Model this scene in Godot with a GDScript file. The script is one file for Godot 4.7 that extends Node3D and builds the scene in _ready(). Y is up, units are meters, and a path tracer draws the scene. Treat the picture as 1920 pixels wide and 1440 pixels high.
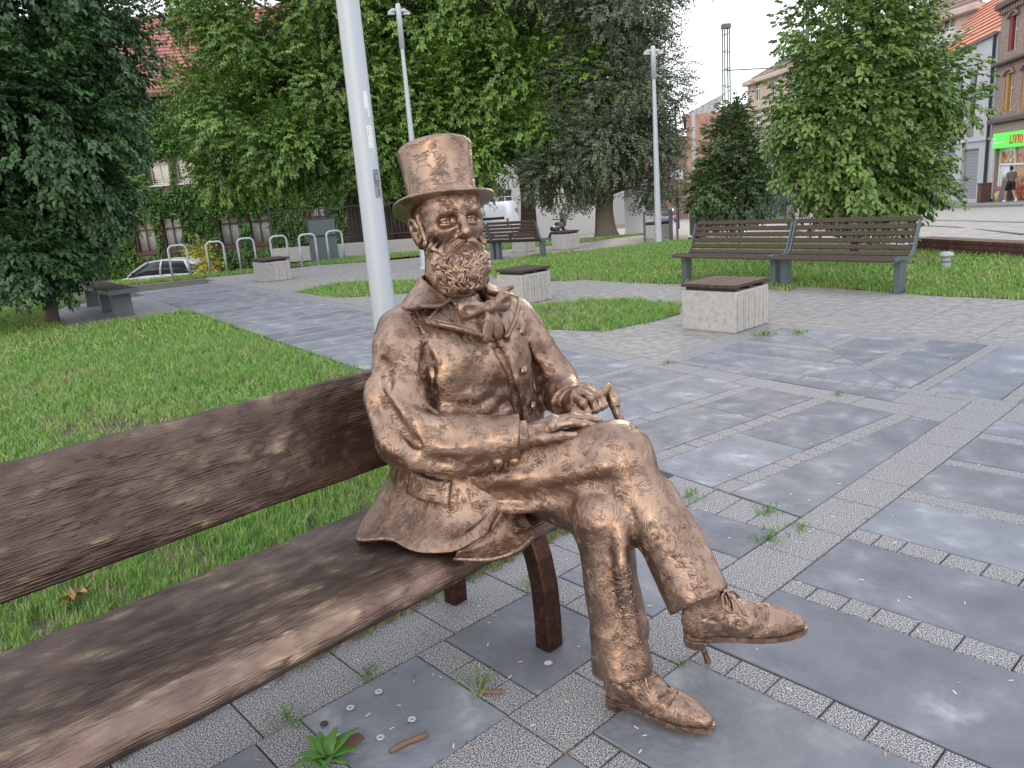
extends Node3D

var statue_at := Vector3(-0.1666, 0.0, -2.4784)
var statue_turn := deg_to_rad(43.95)

func _ready() -> void:
	# ---- camera
	var cam := Camera3D.new()
	cam.fov = 53.1
	cam.near = 0.05
	cam.far = 600.0
	var th := deg_to_rad(14.0)
	var ro := deg_to_rad(4.5)
	var up0 := Vector3(0, cos(th), -sin(th))
	var rt := Vector3.RIGHT * cos(ro) - up0 * sin(ro)
	var up := Vector3.RIGHT * sin(ro) + up0 * cos(ro)
	cam.transform = Transform3D(Basis(rt, up, rt.cross(up)), Vector3(0, 1.5, 0))
	add_child(cam)
	cam.current = true
	# ---- sky, sun and exposure
	var env := Environment.new()
	var sky := Sky.new()
	var sm := PanoramaSkyMaterial.new()
	sm.panorama = evening_sky()
	sky.sky_material = sm
	env.background_mode = Environment.BG_SKY
	env.sky = sky
	env.tonemap_mode = Environment.TONE_MAPPER_LINEAR
	env.tonemap_exposure = 2.2
	env.sdfgi_enabled = true
	env.ssao_enabled = true
	env.ssil_enabled = true
	var we := WorldEnvironment.new()
	we.environment = env
	add_child(we)
	var sun := DirectionalLight3D.new()
	sun.light_energy = 0.3
	sun.light_color = Color(1.0, 0.9, 0.76)
	sun.light_angular_distance = 12.0
	sun.shadow_enabled = true
	add_child(sun)
	sun.look_at_from_position(Vector3(11, 11, -45), Vector3.ZERO)
	build()

# a thin white overcast, a little bluer overhead, with the low sun's glow spread through it
func evening_sky() -> ImageTexture:
	var w := 512
	var h := 256
	var im := Image.create(w, h, false, Image.FORMAT_RGBF)
	var sunward := Vector3(0.232, 0.16, -0.96).normalized()
	var veil := FastNoiseLite.new()
	veil.seed = 3
	veil.frequency = 1.3
	veil.fractal_octaves = 4
	for y in h:
		var el := PI * (0.5 - (y + 0.5) / h)
		for x in w:
			var az := TAU * ((x + 0.5) / w - 0.5)
			var d := Vector3(sin(az) * cos(el), sin(el), -cos(az) * cos(el))
			var c := Color(0.17, 0.17, 0.165)
			if d.y > 0.0:
				var k := pow(1.0 - d.y, 3.0)
				c = Color(0.70, 0.76, 0.86).lerp(Color(0.90, 0.89, 0.88), k)
				var n := 1.0 + 0.16 * veil.get_noise_3d(d.x * 2.0, d.y * 5.0, d.z * 2.0)
				var ang := acos(clampf(d.dot(sunward), -1.0, 1.0))
				var g1 := exp(-pow(ang / 0.22, 2.0)) * 2.2
				var g2 := exp(-pow(ang / 0.70, 2.0)) * 0.55
				c = Color(c.r * n + g1 * 1.0 + g2, c.g * n + g1 * 0.78 + g2 * 0.90, c.b * n + g1 * 0.42 + g2 * 0.72)
			im.set_pixel(x, y, c)
	return ImageTexture.create_from_image(im)

# ------------------------------------------------------------------ helpers
var used := {}

func numbered(called: String) -> String:
	var n: int = used.get(called, 0)
	used[called] = n + 1
	return called if n == 0 else "%s_%03d" % [called, n]

func tag(o: Node, label: String, category: String, group := "", kind := "") -> void:
	if label: o.set_meta("label", label)
	if category: o.set_meta("category", category)
	if group: o.set_meta("group", group)
	if kind: o.set_meta("kind", kind)

func thing(called: String, label: String, category: String, at := Vector3.ZERO, turn := 0.0, group := "") -> Node3D:
	var o := Node3D.new()
	o.name = numbered(called)
	add_child(o, true)
	o.position = at
	o.rotation.y = turn
	tag(o, label, category, group)
	return o

func put(called: String, mesh: Mesh, mat: Material, parent: Node = self, at := Transform3D.IDENTITY) -> MeshInstance3D:
	var o := MeshInstance3D.new()
	o.name = numbered(called) if parent == self else called
	o.mesh = mesh
	o.material_override = mat
	parent.add_child(o, true)
	o.transform = at
	return o

func copy(o: Node3D, at: Vector3, turn: float, label: String) -> Node3D:
	var c: Node3D = o.duplicate()
	c.name = numbered(String(o.name).rstrip("0123456789").rstrip("_"))
	add_child(c, true)
	c.position = at
	c.rotation.y = turn
	c.set_meta("label", label)
	return c

func lin(r: float, g: float, b: float, a := 1.0) -> Color:
	return Color(r, g, b, a).linear_to_srgb()

func mat(c: Color, rough := 0.8, metal := 0.0) -> StandardMaterial3D:
	var m := StandardMaterial3D.new()
	m.albedo_color = c
	m.roughness = rough
	m.metallic = metal
	return m

func noise(kind: int, freq: float, octaves: int, seed_: int, fract := 1) -> FastNoiseLite:
	var n := FastNoiseLite.new()
	n.noise_type = kind
	n.frequency = freq
	n.fractal_type = fract
	n.fractal_octaves = octaves
	n.seed = seed_
	return n

func ntex(n: FastNoiseLite, size: int, ramp: Array = [], skirt := 0.15) -> NoiseTexture2D:
	var t := NoiseTexture2D.new()
	t.noise = n
	t.width = size
	t.height = size
	t.seamless = true
	t.seamless_blend_skirt = skirt
	if ramp.size():
		var g := Gradient.new()
		var offs := PackedFloat32Array()
		var cols := PackedColorArray()
		for r in ramp:
			offs.append(r[0])
			cols.append(r[1])
		g.offsets = offs
		g.colors = cols
		t.color_ramp = g
	return t

func grey(n: FastNoiseLite, size: int) -> PackedByteArray:
	var im := n.get_seamless_image(size, size)
	im.convert(Image.FORMAT_L8)
	return im.get_data()

func grey_tex(d: PackedByteArray, size: int) -> ImageTexture:
	return ImageTexture.create_from_image(Image.create_from_data(size, size, false, Image.FORMAT_L8, d))

func tri(m: StandardMaterial3D, scale: float, world := false) -> StandardMaterial3D:
	m.uv1_triplanar = true
	m.uv1_world_triplanar = world
	m.uv1_scale = Vector3.ONE * scale
	return m

# --- mesh builder: collects faces (clockwise from outside), smooth or flat
class MB:
	var st := SurfaceTool.new()
	var n := 0
	var smooth := false
	var tinted := false
	func _init(smooth_ := false) -> void:
		st.begin(Mesh.PRIMITIVE_TRIANGLES)
		smooth = smooth_
		st.set_smooth_group(0 if smooth_ else 0xFFFFFFFF)
	func color(c: Color) -> void:
		st.set_color(c)
	func tri(a: Vector3, b: Vector3, c: Vector3) -> void:
		st.add_vertex(a); st.add_vertex(b); st.add_vertex(c)
		n += 1
	func quad(a: Vector3, b: Vector3, c: Vector3, d: Vector3) -> void:
		tri(a, b, c); tri(a, c, d)
	func done() -> ArrayMesh:
		st.generate_normals()
		return st.commit()
	# box with small chamfers, centre c, size s, turned by basis
	func box(c: Vector3, s: Vector3, b := Basis.IDENTITY, ch := 0.0) -> void:
		var h := s * 0.5
		if ch <= 0.0:
			var p: Array[Vector3] = []
			for i in 8:
				p.append(c + b * Vector3(h.x if i & 1 else -h.x, h.y if i & 2 else -h.y, h.z if i & 4 else -h.z))
			quad(p[4], p[6], p[7], p[5]); quad(p[1], p[3], p[2], p[0]); quad(p[2], p[3], p[7], p[6])
			quad(p[0], p[4], p[5], p[1]); quad(p[5], p[7], p[3], p[1]); quad(p[0], p[2], p[6], p[4])
			return
		ch = minf(ch, minf(h.x, minf(h.y, h.z)) * 0.9)
		var k := func(x: float, y: float, z: float, ax: int) -> Vector3:
			var q := Vector3(x * (h.x - ch), y * (h.y - ch), z * (h.z - ch))
			q[ax] = [x, y, z][ax] * h[ax]
			return c + b * q
		for ax in 3:
			var u: int = (ax + 1) % 3
			var v: int = (ax + 2) % 3
			for sg in [-1.0, 1.0]:
				var f: Array[Vector3] = []
				for q in [[-1, -1], [1, -1], [1, 1], [-1, 1]]:
					var e := Vector3.ZERO
					e[ax] = sg; e[u] = q[0]; e[v] = q[1]
					f.append(k.call(e.x, e.y, e.z, ax))
				if sg < 0: quad(f[0], f[1], f[2], f[3])
				else: quad(f[3], f[2], f[1], f[0])
			# edges running along axis ax
			for q in [[-1, -1], [1, -1], [1, 1], [-1, 1]]:
				var e0 := Vector3.ZERO
				e0[u] = q[0]; e0[v] = q[1]
				var e1 := e0
				e0[ax] = -1; e1[ax] = 1
				var a0: Vector3 = k.call(e0.x, e0.y, e0.z, u)
				var a1: Vector3 = k.call(e1.x, e1.y, e1.z, u)
				var b0: Vector3 = k.call(e0.x, e0.y, e0.z, v)
				var b1: Vector3 = k.call(e1.x, e1.y, e1.z, v)
				if q[0] * q[1] > 0: quad(a0, a1, b1, b0)
				else: quad(b0, b1, a1, a0)
		for i in 8:
			var x := 1.0 if i & 1 else -1.0
			var y := 1.0 if i & 2 else -1.0
			var z := 1.0 if i & 4 else -1.0
			var a: Vector3 = k.call(x, y, z, 0)
			var bb: Vector3 = k.call(x, y, z, 1)
			var d: Vector3 = k.call(x, y, z, 2)
			if x * y * z > 0: tri(a, d, bb)
			else: tri(a, bb, d)
	# tube through points with radii, closed by flat caps
	func tube(pts: Array, rad: Array, seg := 10, closed_caps := true, squash := 1.0, side := Vector3.ZERO) -> void:
		var rings: Array = []
		var m := pts.size()
		var t0: Vector3 = (pts[1] - pts[0]).normalized()
		var ref := side if side != Vector3.ZERO else (Vector3.UP if absf(t0.y) < 0.9 else Vector3.RIGHT)
		var x := (ref - t0 * ref.dot(t0)).normalized()
		for i in m:
			var t: Vector3 = (pts[mini(i + 1, m - 1)] - pts[maxi(i - 1, 0)]).normalized()
			x = (x - t * x.dot(t)).normalized()
			var y := t.cross(x)
			var r: float = rad[mini(i, rad.size() - 1)]
			var ring: Array[Vector3] = []
			for k in seg:
				var a := TAU * k / seg
				ring.append(pts[i] + x * cos(a) * r + y * sin(a) * r * squash)
			rings.append(ring)
		for i in m - 1:
			for k in seg:
				var k2 := (k + 1) % seg
				quad(rings[i][k], rings[i + 1][k], rings[i + 1][k2], rings[i][k2])
		if closed_caps:
			for k in range(1, seg - 1):
				tri(rings[0][0], rings[0][k], rings[0][k + 1])
				tri(rings[m - 1][0], rings[m - 1][k + 1], rings[m - 1][k])
	# bar of rectangular section along points in a plane of constant x; hx, hz half sizes
	func sheet_leg(p: Array, hx: float, hz: float) -> void:
		var rings := []
		var ch := minf(hx, hz) * 0.18
		for i in p.size():
			var t: Vector3 = (p[mini(i + 1, p.size() - 1)] - p[maxi(i - 1, 0)]).normalized()
			if i == 0: t = Vector3.UP
			var z := Vector3.RIGHT.cross(t).normalized()
			var ring := []
			for q in [[-1, -1, 0, 1], [-1, -1, 1, 0], [1, -1, -1, 0], [1, -1, 0, 1], [1, 1, 0, -1], [1, 1, -1, 0], [-1, 1, 1, 0], [-1, 1, 0, -1]]:
				ring.append(p[i] + Vector3.RIGHT * (q[0] * hx + q[2] * ch) + z * (q[1] * hz + q[3] * ch))
			rings.append(ring)
		for i in p.size() - 1:
			for k in 8: quad(rings[i][k], rings[i + 1][k], rings[i + 1][(k + 1) % 8], rings[i][(k + 1) % 8])
		for k in range(1, 7):
			tri(rings[0][0], rings[0][k], rings[0][k + 1])
			tri(rings[-1][0], rings[-1][k + 1], rings[-1][k])
	# lathe round y: profile of (radius, y), bottom to top outside
	func lathe(prof: Array, seg := 24, xf := Transform3D.IDENTITY) -> void:
		for i in prof.size() - 1:
			for k in seg:
				var a := TAU * k / seg
				var b := TAU * (k + 1) / seg
				var p: Vector2 = prof[i]
				var q: Vector2 = prof[i + 1]
				var p0 := xf * Vector3(cos(a) * p.x, p.y, sin(a) * p.x)
				var p1 := xf * Vector3(cos(b) * p.x, p.y, sin(b) * p.x)
				var q0 := xf * Vector3(cos(a) * q.x, q.y, sin(a) * q.x)
				var q1 := xf * Vector3(cos(b) * q.x, q.y, sin(b) * q.x)
				if p.x > 1e-6: tri(p0, p1, q0) if q.x < 1e-6 else quad(p0, p1, q1, q0)
				else: tri(p0, q1, q0)
	# prism of a polygon in the xz plane (counter-clockwise or not), top at y1
	func prism(poly: PackedVector2Array, y0: float, y1: float, ch := 0.0) -> void:
		if Geometry2D.is_polygon_clockwise(poly):
			poly = poly.duplicate()
			poly.reverse()
		var m := poly.size()
		var top := poly
		if ch > 0.0:
			var off := Geometry2D.offset_polygon(poly, -ch, Geometry2D.JOIN_MITER)
			if off.size() == 1 and off[0].size() == m:
				var best := 0
				for i in m:
					if off[0][i].distance_squared_to(poly[0]) < off[0][best].distance_squared_to(poly[0]): best = i
				top = PackedVector2Array()
				for i in m: top.append(off[0][(best + i) % m])
			else:
				ch = 0.0
		var idx := Geometry2D.triangulate_polygon(top)
		for i in range(0, idx.size(), 3):
			var a := top[idx[i]]
			var b := top[idx[i + 1]]
			var c := top[idx[i + 2]]
			if (b - a).cross(c - a) < 0.0:
				var w := b
				b = c
				c = w
			tri(Vector3(a.x, y1, a.y), Vector3(b.x, y1, b.y), Vector3(c.x, y1, c.y))
		for i in m:
			var j := (i + 1) % m
			var a := Vector3(poly[i].x, y0, poly[i].y)
			var b := Vector3(poly[j].x, y0, poly[j].y)
			var a1 := Vector3(poly[i].x, y1 - ch, poly[i].y)
			var b1 := Vector3(poly[j].x, y1 - ch, poly[j].y)
			quad(a, b, b1, a1)
			if ch > 0.0:
				quad(a1, b1, Vector3(top[j].x, y1, top[j].y), Vector3(top[i].x, y1, top[i].y))
	# a sheet with thickness from a grid of points [row][col]; out = the side that rows x cols face
	func sheet(g: Array, th: float, wrap := false) -> void:
		var r := g.size()
		var c: int = g[0].size()
		var up: Array = []
		var dn: Array = []
		for i in r:
			var ru: Array[Vector3] = []
			var rd: Array[Vector3] = []
			for j in c:
				var j0 := (j - 1 + c) % c if wrap else maxi(j - 1, 0)
				var j1 := (j + 1) % c if wrap else mini(j + 1, c - 1)
				var du: Vector3 = g[mini(i + 1, r - 1)][j] - g[maxi(i - 1, 0)][j]
				var dv: Vector3 = g[i][j1] - g[i][j0]
				var nn := du.cross(dv).normalized()
				ru.append(g[i][j] + nn * th * 0.5)
				rd.append(g[i][j] - nn * th * 0.5)
			up.append(ru)
			dn.append(rd)
		var last := c if wrap else c - 1
		for i in r - 1:
			for j in last:
				var k := (j + 1) % c
				quad(up[i][j], up[i][k], up[i + 1][k], up[i + 1][j])
				quad(dn[i][j], dn[i + 1][j], dn[i + 1][k], dn[i][k])
		for j in last:
			var k := (j + 1) % c
			quad(up[0][j], dn[0][j], dn[0][k], up[0][k])
			quad(up[r - 1][j], up[r - 1][k], dn[r - 1][k], dn[r - 1][j])
		if not wrap:
			for i in r - 1:
				quad(up[i][0], up[i + 1][0], dn[i + 1][0], dn[i][0])
				quad(up[i][c - 1], dn[i][c - 1], dn[i + 1][c - 1], up[i + 1][c - 1])

func box_mesh(s: Vector3, ch := 0.0, c := Vector3.ZERO) -> ArrayMesh:
	var b := MB.new()
	b.box(c, s, Basis.IDENTITY, ch)
	return b.done()

func spline(p: Array, per := 6) -> Array:
	var out := []
	for i in p.size() - 1:
		var a: Vector3 = p[maxi(i - 1, 0)]
		var b: Vector3 = p[i]
		var c: Vector3 = p[i + 1]
		var d: Vector3 = p[mini(i + 2, p.size() - 1)]
		for k in per:
			out.append(b.cubic_interpolate(c, a, d, float(k) / per))
	out.append(p[-1])
	return out

# ------------------------------------------------------------------ clay: a field of tapered capsules, meshed as surface nets
class Clay:
	var op := PackedInt32Array()      # 0 add, 1 carve, 2 add with flat ends, 3 keep below plane
	var pa := PackedVector3Array()
	var ab := PackedVector3Array()
	var il := PackedFloat32Array()
	var ra := PackedFloat32Array()
	var dr := PackedFloat32Array()
	var sm := PackedFloat32Array()
	var fn := PackedVector3Array()
	var fq := PackedFloat32Array()
	var fs := PackedFloat32Array()
	var rough: FastNoiseLite
	var rough_amp := 0.0
	var mesh: ArrayMesh
	var lo := Vector3.INF
	var hi := -Vector3.INF
	var cell := 0.006

	func prim(kind: int, a: Vector3, b: Vector3, r0: float, r1: float, k: float, flat := Vector3.ZERO, q := 1.0) -> void:
		op.append(kind)
		pa.append(a)
		ab.append(b - a)
		il.append(1.0 / maxf((b - a).length_squared(), 1e-9))
		ra.append(r0)
		dr.append(r1 - r0)
		sm.append(k)
		fn.append(flat.normalized())
		fq.append(1.0 / q - 1.0 if flat != Vector3.ZERO else 0.0)
		fs.append(minf(1.0, q) if flat != Vector3.ZERO else 1.0)
		if kind != 1 and kind != 3:
			var s := maxf(1.0, q)
			for e in [[a, r0], [b, r1]]:
				lo = lo.min(e[0] - Vector3.ONE * (e[1] * s + 0.012))
				hi = hi.max(e[0] + Vector3.ONE * (e[1] * s + 0.012))
	func add(a: Vector3, b: Vector3, r0: float, r1: float, k := 0.02, flat := Vector3.ZERO, q := 1.0) -> void:
		prim(0, a, b, r0, r1, k, flat, q)
	func ball(a: Vector3, r: float, k := 0.02, flat := Vector3.ZERO, q := 1.0) -> void:
		prim(0, a, a, r, r, k, flat, q)
	func carve(a: Vector3, b: Vector3, r0: float, r1: float, k := 0.01, flat := Vector3.ZERO, q := 1.0) -> void:
		prim(1, a, b, r0, r1, k, flat, q)
	func cone(a: Vector3, b: Vector3, r0: float, r1: float, k := 0.02, flat := Vector3.ZERO, q := 1.0) -> void:
		prim(2, a, b, r0, r1, k, flat, q)
	func cut(a: Vector3, normal: Vector3, k := 0.004) -> void:
		prim(3, a, a + normal.normalized(), 0, 0, k)
	func line(p: Array, r: Array, k := 0.01, carve_ := false, flat := Vector3.ZERO, q := 1.0) -> void:
		for i in p.size() - 1:
			prim(1 if carve_ else 0, p[i], p[i + 1], r[mini(i, r.size() - 1)], r[mini(i + 1, r.size() - 1)], k, flat, q)

	func one(i: int, p: Vector3) -> float:
		var v := p - pa[i]
		var kind := op[i]
		if kind == 3:
			return v.dot(ab[i])
		var t := v.dot(ab[i]) * il[i]
		if kind == 2:
			var tc := clampf(t, 0.0, 1.0)
			var ln := ab[i].length()
			v -= ab[i] * t
			if fq[i] != 0.0: v += fn[i] * (v.dot(fn[i]) * fq[i])
			return maxf((v.length() - ra[i] - dr[i] * tc) * fs[i], maxf(-t, t - 1.0) * ln)
		t = clampf(t, 0.0, 1.0)
		v -= ab[i] * t
		if fq[i] != 0.0: v += fn[i] * (v.dot(fn[i]) * fq[i])
		return (v.length() - ra[i] - dr[i] * t) * fs[i]

	func eval(p: Vector3, idx: PackedInt32Array) -> float:
		var d := 10.0
		for i in idx:
			var v := p - pa[i]
			var kind := op[i]
			var e: float
			if kind == 0 or kind == 1:
				v -= ab[i] * clampf(v.dot(ab[i]) * il[i], 0.0, 1.0) if il[i] < 1e8 else Vector3.ZERO
				var t := 0.0
				if dr[i] != 0.0: t = clampf((p - pa[i]).dot(ab[i]) * il[i], 0.0, 1.0)
				if fq[i] != 0.0: v += fn[i] * (v.dot(fn[i]) * fq[i])
				e = (v.length() - ra[i] - dr[i] * t) * fs[i]
			else:
				e = one(i, p)
			var k := sm[i]
			if kind == 0 or kind == 2:
				var h := k - absf(d - e)
				d = minf(d, e)
				if h > 0.0: d -= h * h * 0.25 / k
			else:
				if kind == 1: e = -e
				var h := k - absf(d - e)
				d = maxf(d, e)
				if h > 0.0: d += h * h * 0.25 / k
		if rough_amp > 0.0 and absf(d) < 0.03:
			d += rough.get_noise_3dv(p) * rough_amp
		return d

	func prune(c: Vector3, r: float, idx: PackedInt32Array, d: float) -> PackedInt32Array:
		var out := PackedInt32Array()
		for i in idx:
			var e := one(i, c)
			var kind := op[i]
			if kind == 0 or kind == 2:
				if e < maxf(d, -r) + 2.0 * r + sm[i]: out.append(i)
			elif kind == 1:
				if e < 3.0 * r + sm[i]: out.append(i)
			else:
				if e > -2.5 * r - sm[i]: out.append(i)
		return out

	func build() -> void:
		var n := Vector3i(((hi - lo) / cell).ceil()) + Vector3i(6, 6, 6)
		n = Vector3i(((n.x + 15) / 16) * 16, ((n.y + 15) / 16) * 16, ((n.z + 15) / 16) * 16)
		var org := lo - Vector3.ONE * cell * 2.0
		var sx := n.x + 1
		var sxy := sx * (n.y + 1)
		var g := PackedFloat32Array()
		g.resize(sxy * (n.z + 1))
		g.fill(1e9)
		var all := PackedInt32Array(range(op.size()))
		var subs: Array[Vector3i] = []
		for bz in n.z / 16:
			for by in n.y / 16:
				for bx in n.x / 16:
					var r := 16.0 * cell * 0.866
					var c := org + (Vector3(bx, by, bz) * 16.0 + Vector3.ONE * 8.0) * cell
					var d := eval(c, all)
					if absf(d) > r * 1.25 + rough_amp: continue
					var near := prune(c, r, all, d)
					var mids: Array = []
					for q in 8:
						var o8 := Vector3i(bx * 16 + (q & 1) * 8, by * 16 + ((q >> 1) & 1) * 8, bz * 16 + (q >> 2) * 8)
						var c8 := org + (Vector3(o8) + Vector3.ONE * 4.0) * cell
						var r8 := 8.0 * cell * 0.866
						var d8 := eval(c8, near)
						if absf(d8) > r8 * 1.3 + rough_amp: continue
						var near8 := prune(c8, r8, near, d8)
						for u in 8: mids.append([o8 + Vector3i((u & 1) * 4, ((u >> 1) & 1) * 4, (u >> 2) * 4), near8])
					for mid in mids:
						var s: Vector3i = mid[0]
						var rs := 4.0 * cell * 0.866
						var cs := org + (Vector3(s) + Vector3.ONE * 2.0) * cell
						var ds := eval(cs, mid[1])
						if absf(ds) > rs * 1.4 + rough_amp + cell: continue
						var few := prune(cs, rs, mid[1], ds)
						subs.append(s)
						for k in 5:
							for j in 5:
								var at := (s.z + k) * sxy + (s.y + j) * sx + s.x
								for i in 5:
									if g[at + i] > 1e8:
										g[at + i] = eval(org + Vector3(s.x + i, s.y + j, s.z + k) * cell, few)
		var cx := n.x
		var cxy := n.x * n.y
		var vi := PackedInt32Array()
		vi.resize(cxy * n.z)
		vi.fill(-1)
		var pos := PackedVector3Array()
		var at8 := [0, 1, sx, sx + 1, sxy, sxy + 1, sxy + sx, sxy + sx + 1]
		var edges := [[0, 1], [2, 3], [4, 5], [6, 7], [0, 2], [1, 3], [4, 6], [5, 7], [0, 4], [1, 5], [2, 6], [3, 7]]
		var off: Array[Vector3] = []
		for i in 8: off.append(Vector3(i & 1, (i >> 1) & 1, i >> 2))
		var cells: Array[Vector3i] = []
		for s in subs:
			for k in 4:
				for j in 4:
					for i in 4:
						var c := s + Vector3i(i, j, k)
						var b := c.z * sxy + c.y * sx + c.x
						var neg := 0
						for q in 8:
							if g[b + at8[q]] < 0.0: neg += 1
						if neg == 0 or neg == 8: continue
						var sum := Vector3.ZERO
						var m := 0
						for e in edges:
							var a: float = g[b + at8[e[0]]]
							var z: float = g[b + at8[e[1]]]
							if (a < 0.0) != (z < 0.0):
								sum += off[e[0]].lerp(off[e[1]], a / (a - z))
								m += 1
						vi[c.z * cxy + c.y * cx + c.x] = pos.size()
						pos.append(org + (Vector3(c) + sum / m) * cell)
						cells.append(c)
		var ind := PackedInt32Array()
		for c in cells:
			var b := c.z * sxy + c.y * sx + c.x
			var v := c.z * cxy + c.y * cx + c.x
			var s0 := g[b] < 0.0
			if c.y > 0 and c.z > 0 and s0 != (g[b + 1] < 0.0):
				_quad(ind, pos, vi[v - cx - cxy], vi[v - cxy], vi[v], vi[v - cx], s0)
			if c.x > 0 and c.z > 0 and s0 != (g[b + sx] < 0.0):
				_quad(ind, pos, vi[v - 1 - cxy], vi[v - 1], vi[v], vi[v - cxy], s0)
			if c.x > 0 and c.y > 0 and s0 != (g[b + sxy] < 0.0):
				_quad(ind, pos, vi[v - 1 - cx], vi[v - cx], vi[v], vi[v - 1], s0)
		var nor := PackedVector3Array()
		nor.resize(pos.size())
		for t in range(0, ind.size(), 3):
			var a := pos[ind[t]]
			var w := (pos[ind[t + 2]] - a).cross(pos[ind[t + 1]] - a)
			nor[ind[t]] += w
			nor[ind[t + 1]] += w
			nor[ind[t + 2]] += w
		for i in nor.size(): nor[i] = nor[i].normalized()
		var arr := []
		arr.resize(Mesh.ARRAY_MAX)
		arr[Mesh.ARRAY_VERTEX] = pos
		arr[Mesh.ARRAY_NORMAL] = nor
		arr[Mesh.ARRAY_INDEX] = ind
		mesh = ArrayMesh.new()
		mesh.add_surface_from_arrays(Mesh.PRIMITIVE_TRIANGLES, arr)

	func _quad(ind: PackedInt32Array, _pos: PackedVector3Array, a: int, b: int, c: int, d: int, inside: bool) -> void:
		if a < 0 or b < 0 or c < 0 or d < 0: return
		if inside: ind.append_array([a, c, b, a, d, c])
		else: ind.append_array([a, b, c, a, c, d])

# ------------------------------------------------------------------ surfaces
var slate: StandardMaterial3D
var slate_tints: Array[StandardMaterial3D] = []
var granite: StandardMaterial3D
var concrete: StandardMaterial3D
var board_concrete: StandardMaterial3D
var soil: StandardMaterial3D
var asphalt: StandardMaterial3D
var wood: StandardMaterial3D
var steel: StandardMaterial3D
var zinc: StandardMaterial3D
var dark_metal: StandardMaterial3D
var leaf_mats := {}
var rnd := RandomNumberGenerator.new()

func speckle(seed_: int) -> ImageTexture:
	# crushed granite: pale, grey and near black grains
	var a := grey(noise(FastNoiseLite.TYPE_CELLULAR, 0.16, 1, seed_, 0), 512)
	var b := grey(noise(FastNoiseLite.TYPE_SIMPLEX_SMOOTH, 0.11, 3, seed_ + 1), 512)
	var im := Image.create(512, 512, false, Image.FORMAT_RGB8)
	var d := PackedByteArray()
	d.resize(512 * 512 * 3)
	for i in 512 * 512:
		var k: int = b[i] + (a[i] - 128) / 3
		var v := 68.0
		if k > 152: v = 204.0
		elif k > 128: v = 180.0
		elif k > 100: v = 132.0
		v += (a[i] - 128) * 0.10
		d[i * 3] = int(clampf(v, 0, 255))
		d[i * 3 + 1] = int(clampf(v * 0.99, 0, 255))
		d[i * 3 + 2] = int(clampf(v * 1.0, 0, 255))
	im = Image.create_from_data(512, 512, false, Image.FORMAT_RGB8, d)
	return ImageTexture.create_from_image(im)

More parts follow.
